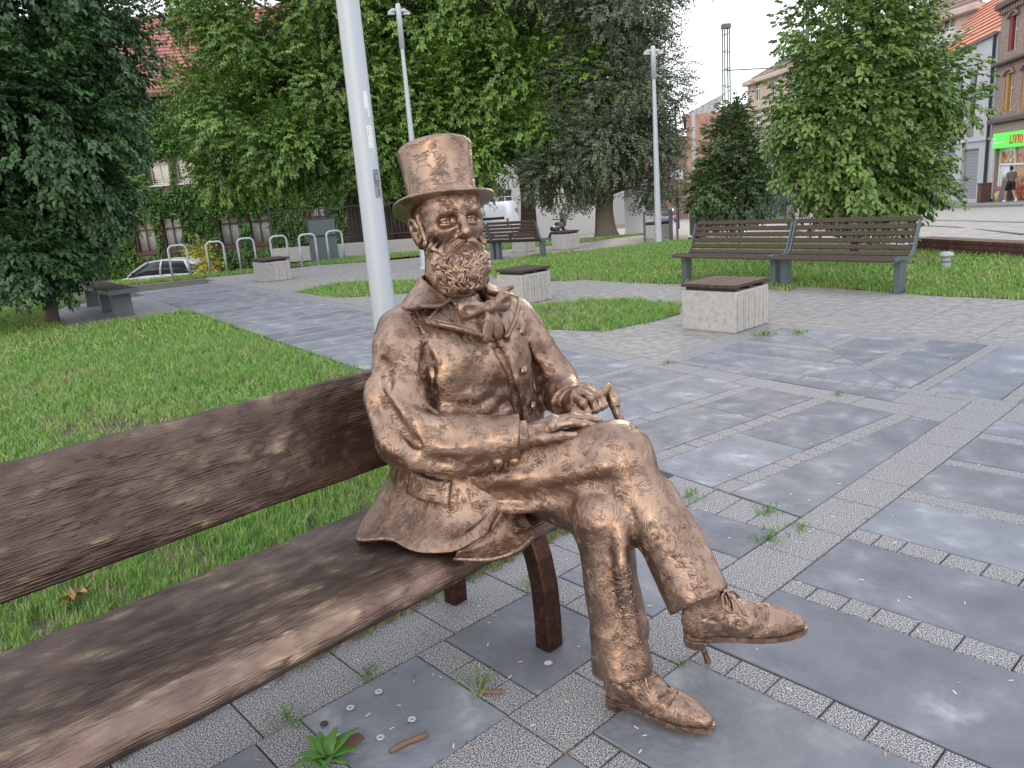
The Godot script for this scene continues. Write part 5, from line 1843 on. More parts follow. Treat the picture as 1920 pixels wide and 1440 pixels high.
func lamp_post(label: String, at: Vector3, h: float, r0: float, r1: float, turn: float, stickers: bool) -> void:
	var t := thing("lamp_post", label, "lamp post", at, turn, "pale grey park lamp posts")
	var paint := mat(lin(0.40, 0.43, 0.485), 0.42, 0.15)
	var b := MB.new(true)
	b.lathe([Vector2(r0 * 1.6, 0), Vector2(r0 * 1.6, 0.02), Vector2(r0 * 1.02, 0.03), Vector2(r0, 0.06), Vector2(lerpf(r0, r1, 0.5), h * 0.42), Vector2(r1, h * 0.84)], 28)
	put("pole", b.done(), paint, t)
	b = MB.new(true)
	b.lathe([Vector2(r1 * 1.0, h * 0.84), Vector2(r1 * 1.5, h * 0.842), Vector2(r1 * 1.5, h * 0.985), Vector2(r1 * 1.1, h), Vector2(0, h)], 20)
	put("head_sleeve", b.done(), paint, t)
	for s in [-1.0, 1.0]:
		b = MB.new(true)
		b.tube([Vector3(0, h * 0.975, 0), Vector3(s * 0.12, h * 0.977, 0), Vector3(s * 0.22, h * 0.968, 0)], [0.028, 0.04, 0.022], 8, true, 0.7)
		put("lamp_arm", b.done(), paint, t)
		put("lamp", box_mesh(Vector3(0.14, 0.03, 0.10), 0.008), mat(lin(0.55, 0.55, 0.53), 0.3), t, Transform3D(Basis.IDENTITY, Vector3(s * 0.16, h * 0.968 - 0.025, 0)))
	if stickers:
		for k in 3:
			var y0: float = [2.06, 1.86, 1.53][k]
			var hh: float = [0.17, 0.15, 0.19][k]
			var a0: float = [0.52, 0.5, 0.62][k]
			var a1: float = [0.95, 1.02, 1.25][k]
			b = MB.new(true)
			var st := b.st
			for i in 6:
				var f0 := lerpf(a0, a1, i / 6.0)
				var f1 := lerpf(a0, a1, (i + 1) / 6.0)
				var p := []
				for q in [[f0, 0.0], [f1, 0.0], [f1, 1.0], [f0, 1.0]]:
					var y: float = y0 + hh * q[1]
					var low: float = 0.35 if k == 0 and q[1] == 0.0 and q[0] < 0.8 else 0.0
					y += hh * low
					var rr := lerpf(r0, r1, y / (h * 0.84)) + 0.0016
					p.append([Vector3(sin(q[0]) * rr, y, cos(q[0]) * rr), Vector2((q[0] - a0) / (a1 - a0), 1.0 - q[1])])
				for w in [0, 3, 2, 0, 2, 1]:
					st.set_uv(p[w][1])
					st.add_vertex(p[w][0])
			var sm := mat(Color.WHITE, 0.5)
			sm.albedo_texture = sticker_tex(k)
			var so := put("sticker", b.done(), sm, t)
			so.set_meta("label", ["torn white paper sticker", "white sticker with faded marks", "sticker with a black line drawing of a head"][k])

func tube_hoop(w: float, h: float, r: float) -> ArrayMesh:
	var b := MB.new(true)
	var pts := [Vector3(-w / 2, 0, 0), Vector3(-w / 2, h * 0.5, 0), Vector3(-w / 2, h - 0.14, 0)]
	for i in range(1, 6):
		var a := PI - PI / 2 * i / 6.0
		pts.append(Vector3(-w / 2 + 0.13 + cos(a) * 0.13, h - 0.13 + sin(a) * 0.13, 0))
	pts.append(Vector3(0, h, 0))
	for i in range(1, 6):
		var a := PI / 2 - PI / 2 * i / 6.0
		pts.append(Vector3(w / 2 - 0.13 + cos(a) * 0.13, h - 0.13 + sin(a) * 0.13, 0))
	pts.append_array([Vector3(w / 2, h - 0.14, 0), Vector3(w / 2, h * 0.5, 0), Vector3(w / 2, 0, 0)])
	b.tube(pts, [r], 10, true, 1.0, Vector3.BACK)
	return b.done()

func make_furniture() -> void:
	double_bench("double slatted bench with dark grey frame facing the plaza", Vector3(3.74, 0, -10.25), deg_to_rad(-52.8), 1.64)
	double_bench("double slatted bench seen from behind at the statue's hat brim", Vector3(-0.17, 0, -18.1), deg_to_rad(145.0), 1.35)
	flat_bench("backless slatted bench beside the left tree", Vector3(-7.05, 0, -13.75), deg_to_rad(-53.0))
	var A := deg_to_rad(48.3)
	block_seat("nearest concrete seat block with brown plank lid at the plaza edge", Vector3(2.23, 0, -7.76), -A, 0.62, 0.62, 0.40)
	block_seat("concrete seat block behind the statue's left shoulder", Vector3(0.28, 0, -10.75), -A, 0.50, 0.56, 0.40)
	block_seat("concrete seat block standing before the bicycle racks", Vector3(-5.13, 0, -17.33), deg_to_rad(-56), 0.72, 0.6, 0.42)
	block_seat("concrete seat block partly hidden by the bench seen from behind", Vector3(0.57, 0, -19.75), -A, 0.42, 0.42, 0.36)
	block_seat("concrete seat block on the path right of the bench seen from behind", Vector3(1.63, 0, -19.68), -A, 0.5, 0.5, 0.38)
	block_seat("small concrete seat block behind the right lamp post", Vector3(4.2, 0, -20.9), -A, 0.5, 0.5, 0.36)
	lamp_post("thick grey lamp post with stickers rising behind the bronze bench", Vector3(-0.885, 0, -5.56), 7.6, 0.089, 0.060, deg_to_rad(0.0), true)
	lamp_post("slim grey lamp post standing behind the top hat", Vector3(-1.73, 0, -17.26), 5.42, 0.085, 0.038, deg_to_rad(20), false)
	lamp_post("slim grey lamp post before the silver leaved tree", Vector3(3.84, 0, -18.97), 4.5, 0.085, 0.040, deg_to_rad(10), false)
	# bicycle hoops
	var hoop_at := [[-8.11, -19.67], [-7.36, -20.2], [-6.80, -20.95], [-5.88, -20.8], [-5.02, -20.4], [-4.52, -21.4]]
	var words := ["leftmost bicycle hoop, before the white car", "second bicycle hoop from the left, beside the yellow bush", "third bicycle hoop from the left", "bicycle hoop rising behind the concrete seat block", "bicycle hoop just left of the slanted metal stand", "rightmost bicycle hoop, before the slanted metal stand"]
	var first: Node3D
	for i in 6:
		var p := Vector3(hoop_at[i][0], 0, hoop_at[i][1])
		if i == 0:
			first = thing("bicycle_rack", words[0], "bicycle rack", p, deg_to_rad(25), "galvanised bicycle hoops")
			put("hoop", tube_hoop(0.42, 0.84, 0.028), zinc, first)
			for s in [-0.21, 0.21]: put("foot_plate", box_mesh(Vector3(0.12, 0.008, 0.12), 0.002), zinc, first, Transform3D(Basis.IDENTITY, Vector3(s, 0.004, 0)))
		else:
			copy(first, p, deg_to_rad(25), words[i])
	# slanted information stand
	var t := thing("information_stand", "dark grey metal stand with slanted top near the bicycle hoops", "information stand", Vector3(-5.05, 0, -22.3), deg_to_rad(20))
	var b := MB.new()
	for i in 1:
		var q := [Vector2(-0.28, 0), Vector2(0.28, 0), Vector2(0.28, 0.70), Vector2(-0.28, 1.15)]
		for s in [-1.0, 1.0]:
			var f := []
			for e in q: f.append(Vector3(s * 0.36, e.y, -e.x))
			if s > 0: b.quad(f[0], f[1], f[2], f[3])
			else: b.quad(f[3], f[2], f[1], f[0])
		for k in 4:
			var e0: Vector2 = q[k]
			var e1: Vector2 = q[(k + 1) % 4]
			b.quad(Vector3(-0.36, e0.y, -e0.x), Vector3(-0.36, e1.y, -e1.x), Vector3(0.36, e1.y, -e1.x), Vector3(0.36, e0.y, -e0.x))
	put("body", b.done(), steel, t)
	put("panel", box_mesh(Vector3(0.80, 0.025, 0.78), 0.005), dark_metal, t, Transform3D(Basis(Vector3.RIGHT, deg_to_rad(-38.8) * -1.0), Vector3(0, 0.945, 0.0)))
	# fence and low wall behind it
	t = thing("metal_fence", "dark metal bar fence on a low wall behind the bicycle hoops", "fence", Vector3(-6.6, 0, -24.2), deg_to_rad(-6))
	b = MB.new()
	b.box(Vector3(2.1, 0.14, 0), Vector3(5.2, 0.44, 0.22), Basis.IDENTITY, 0.01)
	put("base_wall", b.done(), board_concrete, t)
	for i in 4:
		put("post", box_mesh(Vector3(0.07, 1.35, 0.07), 0.005), dark_metal, t, Transform3D(Basis.IDENTITY, Vector3(-0.4 + i * 1.76, 0.95, 0)))
	for y in [0.55, 1.45]: put("rail", box_mesh(Vector3(5.1, 0.04, 0.03), 0.003), dark_metal, t, Transform3D(Basis.IDENTITY, Vector3(2.1, y, 0)))
	for i in 42: put("bar", box_mesh(Vector3(0.016, 0.95, 0.016)), dark_metal, t, Transform3D(Basis.IDENTITY, Vector3(-0.36 + i * 0.12, 1.0, 0)))
	# vent cap in the lawn
	t = thing("vent_pipe", "short grey mushroom vent pipe in the right lawn", "vent pipe", Vector3(6.13, 0, -10.63))
	b = MB.new(true)
	b.lathe([Vector2(0.062, 0), Vector2(0.062, 0.16), Vector2(0.06, 0.175)], 20)
	put("pipe", b.done(), mat(lin(0.30, 0.32, 0.33), 0.6), t)
	b = MB.new(true)
	b.lathe([Vector2(0.05, 0.175), Vector2(0.09, 0.178), Vector2(0.098, 0.195), Vector2(0.085, 0.225), Vector2(0.05, 0.243), Vector2(0, 0.248)], 20)
	put("cap", b.done(), mat(lin(0.30, 0.34, 0.36), 0.5), t)
	b = MB.new(true)
	b.lathe([Vector2(0.066, 0.10), Vector2(0.07, 0.105), Vector2(0.07, 0.12), Vector2(0.064, 0.125)], 20)
	put("collar", b.done(), mat(lin(0.12, 0.13, 0.13), 0.6), t)
	# brick edging wall of the street
	t = thing("edging_wall", "low dark red brick wall between the lawn and the street", "wall", Vector3(7.15, 0, -13.15), 0)
	var bricks := [mat(lin(0.085, 0.040, 0.034), 0.85), mat(lin(0.11, 0.05, 0.042), 0.85), mat(lin(0.07, 0.036, 0.033), 0.85)]
	var dir := Vector3(0.235, 0, 1.0).normalized()
	var across := Vector3(dir.z, 0, -dir.x)
	var len := 9.5
	put("mortar_core", box_mesh(Vector3(0.30, 0.22, len), 0.0, Vector3(0, 0.09, len / 2)), soil, t, Transform3D(Basis(across, Vector3.UP, dir), Vector3.ZERO))
	var bm := box_mesh(Vector3(0.34, 0.062, 0.112), 0.005)
	for row in 3:
		for i in 78:
			put("brick", bm, bricks[(i * 7 + row * 3 + (i * i) % 5) % 3], t, Transform3D(Basis(across, Vector3.UP, dir), dir * (0.06 + i * 0.1215 + (0.03 if row % 2 else 0.0)) + Vector3(0, 0.02 + row * 0.072 + 0.03, 0)))
	# rails and bin by the far path
	var rr := [[3.66, -19.6], [4.45, -19.45]]
	for i in 2:
		t = thing("guard_rail", ["left grey guard rail frame by the right lamp post", "right grey guard rail frame beside the litter bin"][i], "guard rail", Vector3(rr[i][0] + 0.28, 0, rr[i][1]), deg_to_rad(8), "grey guard rail frames")
		b = MB.new()
		b.box(Vector3(-0.33, 0.37, 0), Vector3(0.045, 0.74, 0.045), Basis.IDENTITY, 0.004)
		put("post", b.done(), steel, t)
		put("post", box_mesh(Vector3(0.09, 0.74, 0.045), 0.004), steel, t, Transform3D(Basis.IDENTITY, Vector3(0.36, 0.37, 0)))
		put("top_bar", box_mesh(Vector3(0.76, 0.04, 0.045), 0.004), steel, t, Transform3D(Basis.IDENTITY, Vector3(0.02, 0.76, 0)))
	t = thing("litter_bin", "dark grey box litter bin behind the double bench's left end", "litter bin", Vector3(5.15, 0, -20.2), deg_to_rad(10))
	put("body", box_mesh(Vector3(0.38, 0.62, 0.36), 0.02), steel, t, Transform3D(Basis.IDENTITY, Vector3(0, 0.36, 0)))
	put("hood", box_mesh(Vector3(0.42, 0.05, 0.40), 0.015), steel, t, Transform3D(Basis.IDENTITY, Vector3(0, 0.72, 0)))
	put("foot", box_mesh(Vector3(0.30, 0.06, 0.28), 0.01), dark_metal, t, Transform3D(Basis.IDENTITY, Vector3(0, 0.03, 0)))

# ------------------------------------------------------------------ litter near the viewer
func make_litter() -> void:
	var bark := mat(lin(0.16, 0.095, 0.06), 0.9)
	var tw := [[-0.374, -1.882, 0.115, 0.53, "thicker brown twig on the slate slab with bolts", 0.008], [-0.14, -2.08, 0.075, -0.1, "short reddish twig beside a grass tuft on the pavement", 0.007]]
	for q in tw:
		var t := MB.new(true)
		var r := RandomNumberGenerator.new()
		r.seed = int(q[2] * 1000)
		var pts := []
		var rad := []
		for i in 7:
			pts.append(Vector3((i / 6.0 - 0.5) * q[2], q[5] + r.randf_range(-0.001, 0.001), r.randf_range(-0.003, 0.003)))
			rad.append(q[5] * r.randf_range(0.8, 1.15))
		t.tube(pts, rad, 8)
		var o := put("twig", t.done(), bark)
		o.position = Vector3(q[0], 0, q[1])
		o.rotation.y = q[3]
		tag(o, q[4], "twig")
	# washers on the slab
	var ring := MB.new(true)
	ring.lathe([Vector2(0.0045, 0.0005), Vector2(0.0125, 0.0005), Vector2(0.0125, 0.0025), Vector2(0.0105, 0.004), Vector2(0.006, 0.004), Vector2(0.0045, 0.001)], 18)
	var wm := ring.done()
	var zm := mat(lin(0.5, 0.5, 0.49), 0.5, 0.3)
	var words := ["metal washer on the slate slab, farthest from the viewer", "metal washer on the slab nearest the bench seat", "metal washer at the right side of the slab's stained square", "metal washer at the near corner of the slab's stained square", "dark metal washer at the left end of the slab"]
	var spots := [[-0.497, -2.133], [-0.574, -2.064], [-0.376, -1.987], [-0.46, -1.918], [-0.641, -1.999]]
	for i in 5:
		var o := put("washer", wm, zm if i < 4 else dark_metal)
		o.position = Vector3(spots[i][0], 0.001, spots[i][1])
		tag(o, words[i], "washer", "washers set in the slab")
	# fallen brown leaf on the grass
	var b := MB.new()
	var oak := [Vector2(0, -0.075), Vector2(0.012, -0.03), Vector2(0.05, -0.045), Vector2(0.035, -0.008), Vector2(0.062, 0.01), Vector2(0.03, 0.02), Vector2(0.03, 0.055), Vector2(0.0, 0.035), Vector2(-0.025, 0.06), Vector2(-0.03, 0.02), Vector2(-0.065, 0.015), Vector2(-0.035, -0.01), Vector2(-0.048, -0.04), Vector2(-0.012, -0.03)]
	var up := func(p: Vector2) -> Vector3: return Vector3(p.x, 0.02 + 0.16 * absf(p.x) + 0.05 * sin(p.y * 40.0), p.y)
	for i in oak.size(): b.tri(up.call(Vector2(0, 0)), up.call(oak[(i + 1) % oak.size()]), up.call(oak[i]))
	var lf := put("fallen_leaf", b.done(), mat(lin(0.40, 0.19, 0.09), 0.8))
	lf.position = Vector3(-1.83, 0.035, -2.854)
	lf.rotation = Vector3(0.35, 0.8, 0.1)
	tag(lf, "dry orange brown lobed leaf on the grass behind the bench", "leaf")
	# bark chip
	b = MB.new()
	b.prism(PackedVector2Array([Vector2(-0.045, -0.012), Vector2(-0.01, -0.03), Vector2(0.04, -0.022), Vector2(0.045, 0.006), Vector2(0.0, 0.02), Vector2(-0.035, 0.012)]), 0.001, 0.010, 0.002)
	lf = put("bark_chip", b.done(), mat(lin(0.11, 0.055, 0.04), 0.9))
	lf.position = Vector3(-0.547, 0.0, -1.899)
	lf.rotation.y = 0.6
	tag(lf, "flat brown bark chip beside the broad leaved weed", "bark chip")
	# small pebble
	b = MB.new(true)
	b.lathe([Vector2(0, 0), Vector2(0.010, 0.001), Vector2(0.014, 0.006), Vector2(0.010, 0.011), Vector2(0, 0.013)], 9, Transform3D(Basis.from_scale(Vector3(1.1, 1, 0.8)), Vector3.ZERO))
	lf = put("pebble", b.done(), mat(lin(0.36, 0.34, 0.32), 0.9))
	lf.position = Vector3(0.046, 0.0, -2.209)
	tag(lf, "small grey pebble on the slab before the bench leg", "pebble")
	# broad leaved weed in the joint
	var gm := foliage_mat(lin(0.085, 0.20, 0.035), Color(0.4, 0.5, 0.2), 0.5)
	gm.vertex_color_use_as_albedo = false
	var weed := thing("broad_leaved_weed", "broad leaved green weed growing at the slab's near corner", "weed", Vector3(-0.601, 0, -1.845))
	var r2 := RandomNumberGenerator.new()
	r2.seed = 3
	for i in 11:
		var a := i * 2.4 + r2.randf_range(-0.3, 0.3)
		var ln := r2.randf_range(0.06, 0.13)
		var rise := r2.randf_range(0.35, 1.2)
		var g := []
		for k in 7:
			var f := k / 6.0
			var w := 0.016 * sin(PI * pow(f, 0.6)) * (1.0 + 0.35 * (k % 2)) + 0.0015
			var c := Vector3(0, sin(rise) * ln * f - 0.035 * f * f, cos(rise) * ln * f + 0.02 * f * f)
			g.append([c + Vector3(-w, w * 0.4, 0), c, c + Vector3(w, w * 0.4, 0)])
		b = MB.new(true)
		b.sheet(g, 0.0012)
		put("leaf", b.done(), gm, weed, Transform3D(Basis(Vector3.UP, a), Vector3.ZERO))
	# tufts in the joints
	var tuft := blade_tuft(21, 44, 0.052, 0.05, 0.0016)
	var blade := foliage_mat(lin(0.12, 0.24, 0.05), Color(0.45, 0.5, 0.2), 0.6)
	var tufts := [[-0.175, -2.127, 1.5, "grass tuft beside the short reddish twig"], [-0.547, -2.231, 1.2, "grass tuft at the slab edge near the bench"], [-0.76, -2.03, 1.4, "grass tuft in the joint by the dark washer"], [0.021, -2.732, 1.3, "bright grass tuft behind the bench's front leg"],
		[1.117, -3.235, 1.6, "larger grass tuft among the granite pavers"], [1.192, -3.049, 1.2, "grass tuft right of the larger paver tuft"], [1.027, -2.973, 1.8, "spreading grass tuft before the larger paver tuft"], [0.825, -3.485, 1.5, "grass tuft beside the statue's crossed knee"], [0.473, -2.155, 0.6, "small grass tuft behind the statue's planted heel"], [2.416, -7.167, 2.6, "grass tuft by the nearest concrete seat block"], [2.749, -7.106, 2.2, "grass tuft at the corner of the mitred slabs"], [2.2, -5.0, 1.2, "grass tuft on the granite border of the walk"], [1.33, -6.3, 1.5, "grass tuft at the corner of the pale slabs"]]
	for q in tufts:
		var o := put("grass_tuft", tuft, blade)
		o.position = Vector3(q[0], 0, q[1])
		o.scale = Vector3(q[2] * 1.1, q[2] * 0.42, q[2] * 1.1)
		o.rotation.y = q[0] * 9.0
		tag(o, q[3], "grass tuft", "grass tufts in the joints")
	# dry fringe and seed husks scattered over the paving
	r2.seed = 12
	var seedm := MB.new()
	seedm.box(Vector3.ZERO, Vector3(0.016, 0.0016, 0.0038), Basis.IDENTITY, 0.0006)
	var xf := []
	var col := []
	for i in 330:
		var u := r2.randf_range(-2.3, 0.6)
		var v := r2.randf_range(0.4, 3.5) if i < 230 else r2.randf_range(0.5, 6.5)
		if i < 110: u = r2.randf_range(-2.3, -1.4)
		var p := frame_pt(48.3, u, v)
		var s := r2.randf_range(0.6, 1.25)
		xf.append(Transform3D(Basis(Vector3.UP, r2.randf() * TAU).scaled(Vector3.ONE * s), Vector3(p.x, 0.0022, p.y)))
		var k := r2.randf()
		col.append(Color(0.62, 0.56, 0.45) if k < 0.7 else (Color(0.40, 0.28, 0.16) if k < 0.9 else Color(0.16, 0.10, 0.07)))
	var sm := mat(Color.WHITE, 0.8)
	sm.vertex_color_use_as_albedo = true
	var husks := scatter("seed_husks", seedm.done(), sm, xf, col)
	husks.set_meta("label", "pale seed husks scattered over the slabs")
	xf = []
	col = []
	for i in 900:
		var v := r2.randf_range(-0.6, 2.9)
		var p := frame_pt(48.3, -2.285 + absf(r2.randfn(0.0, 0.025)), v)
		xf.append(Transform3D(Basis(Vector3.UP, r2.randf() * TAU).scaled(Vector3.ONE * r2.randf_range(0.25, 0.75)), Vector3(p.x, 0, p.y)))
		col.append(Color(0.36, 0.29, 0.15) if r2.randf() < 0.5 else Color(0.14, 0.24, 0.05))
	for i in 500:
		# moss and short grass in the joints of the near slabs
		var along := r2.randf_range(0.6, 3.4)
		var p := frame_pt(48.3, [-2.0, -1.535, -1.30][r2.randi() % 3] + r2.randfn(0, 0.006), along)
		if r2.randf() < 0.4: p = frame_pt(48.3, r2.randf_range(-2.2, 0.4), [0.675, 0.81, 1.25, 1.36, 1.82, 1.93, 2.39, 2.5][r2.randi() % 8])
		if dry_spot(p) < 0.05: continue
		xf.append(Transform3D(Basis(Vector3.UP, r2.randf() * TAU).scaled(Vector3(0.3, 0.18, 0.3) * r2.randf_range(0.5, 1.2)), Vector3(p.x, -0.004, p.y)))
		col.append(Color(0.13, 0.20, 0.05) if r2.randf() < 0.6 else Color(0.28, 0.24, 0.12))
	var fringe := scatter("grass_fringe", blade_tuft(33, 12, 0.06, 0.03, 0.0016), foliage_mat(Color.WHITE, Color(0.45, 0.5, 0.2), 0.7), xf, col)
	fringe.set_meta("label", "dry grass fringe along the pavement edge and joints")

func dry_spot(p: Vector2) -> float:
	return spot_noise.get_noise_2dv(p)
var spot_noise := noise(FastNoiseLite.TYPE_SIMPLEX_SMOOTH, 1.2, 2, 66)

# ------------------------------------------------------------------ trees
func leaf_spray(seed_: int, leaves: int, ln: float, wide: float, reach: float, droop: float) -> ArrayMesh:
	# a twig along +z with pointed, folded leaves on both sides
	var r := RandomNumberGenerator.new()
	r.seed = seed_
	var b := MB.new()
	for i in leaves:
		var f := (i + 0.5) / leaves
		var o := Vector3(r.randf_range(-0.02, 0.02), -droop * f * f * reach + r.randf_range(-0.02, 0.02), reach * f)
		var yaw := (1.0 if i % 2 else -1.0) * r.randf_range(0.5, 1.2)
		var basis := Basis(Vector3.UP, yaw) * Basis(Vector3.RIGHT, r.randf_range(0.0, 0.9)) * Basis(Vector3.BACK, r.randf_range(-0.7, 0.7))
		var l := ln * r.randf_range(0.75, 1.2)
		var w := wide * r.randf_range(0.8, 1.15)
		var p0 := o
		var tip := o + basis * Vector3(0, -l * 0.12, l)
		var m1 := o + basis * Vector3(0, 0.0, l * 0.45)
		var lft := o + basis * Vector3(-w / 2, w * 0.18, l * 0.42)
		var rgt := o + basis * Vector3(w / 2, w * 0.18, l * 0.42)
		b.color(Color.WHITE * r.randf_range(0.8, 1.2))
		b.tri(p0, m1, lft)
		b.tri(lft, m1, tip)
		b.tri(p0, rgt, m1)
		b.tri(m1, rgt, tip)
	return b.done()

# blobs: [centre, radii, sprays]; limbs are drawn from the trunk towards each blob
func tree(called: String, label: String, at: Vector3, trunk: Array, trunk_r: float, blobs: Array, spray: Mesh, leaf: Material, c0: Color, c1: Color, bark: Material, seed_: int, scale_: float, group := "park trees") -> void:
	var t := thing(called, label, "tree", at, 0.0, group)
	var r := RandomNumberGenerator.new()
	r.seed = seed_
	var b := MB.new(true)
	var pts := []
	for p in trunk: pts.append(p)
	var fine := spline(pts, 4)
	var rad := []
	for i in fine.size():
		var f := float(i) / (fine.size() - 1)
		rad.append(trunk_r * (1.0 - 0.72 * f) * (1.0 + 0.45 * exp(-f * 14.0)))
	b.tube(fine, rad, 12)
	put("trunk", b.done(), bark, t)
	b = MB.new(true)
	var clump := noise(FastNoiseLite.TYPE_SIMPLEX_SMOOTH, 0.9 / scale_, 2, seed_)
	var xf := []
	var col := []
	for bl in blobs:
		var c: Vector3 = bl[0]
		var rr: Vector3 = bl[1]
		var start: Vector3 = fine[0]
		var best := 1e9
		for p in fine:
			var dd: float = (p - c).length() + absf(p.y - c.y + rr.y * 0.6) * 0.8
			if dd < best and p.y > fine[-1].y * 0.12:
				best = dd
				start = p
		for k in 3:
			var e := c + Vector3(r.randf_range(-1, 1), r.randf_range(-0.6, 0.9), r.randf_range(-1, 1)) * rr * 0.75
			var mid := start.lerp(e, 0.5) + Vector3(0, 0.12, 0) * (e - start).length()
			var q := trunk_r * clampf(rr.length() / 4.0, 0.12, 0.3)
			b.tube(spline([start, mid, e], 4), [q, q * 0.9, q * 0.8, q * 0.7, q * 0.6, q * 0.45, q * 0.3, q * 0.2, q * 0.12], 6, false)
		var n := int(bl[2] * 1.5)
		var made := 0
		var tries := 0
		while made < n and tries < n * 6:
			tries += 1
			var d := Vector3(r.randfn(), r.randfn(), r.randfn()).normalized()
			var f := pow(r.randf(), 0.45)
			var p := c + d * rr * f
			if p.y < bl[3]: continue
			var cn := clump.get_noise_3dv(p)
			if cn < -0.12 + r.randf_range(-0.15, 0.15) - 0.1 * (1.0 - f): continue
			# sprays point outwards and droop
			var out := ((p - c) / rr).normalized()
			out = (out + Vector3(r.randf_range(-0.5, 0.5), r.randf_range(-0.45, 0.35), r.randf_range(-0.5, 0.5))).normalized()
			var side := out.cross(Vector3.UP)
			if side.length() < 0.05: side = Vector3.RIGHT
			side = side.normalized()
			var up := side.cross(out)
			var s := r.randf_range(0.75, 1.25)
			xf.append(Transform3D(Basis(-side * s, up * s, out * s), p))
			col.append(c0.lerp(c1, clampf(0.5 + cn * 0.9 + r.randf_range(-0.35, 0.35), 0, 1)))
			made += 1
	put("limbs", b.done(), bark, t)
	for i in col.size(): col[i] = Color(col[i].r * 1.1, col[i].g * 1.1, col[i].b * 1.1)
	scatter("crown", spray, leaf, xf, col, t)

func bark_mat(a: Color, c: Color) -> StandardMaterial3D:
	var m := mat(Color.WHITE, 0.95)
	m.albedo_texture = ntex(noise(FastNoiseLite.TYPE_SIMPLEX_SMOOTH, 0.05, 5, 121), 256, [[0.0, a], [1.0, c]])
	m.heightmap_enabled = true
	m.heightmap_texture = m.albedo_texture
	m.heightmap_scale = 1.5
	tri(m, 1.5)
	m.uv1_scale = Vector3(3, 0.8, 3)
	return m

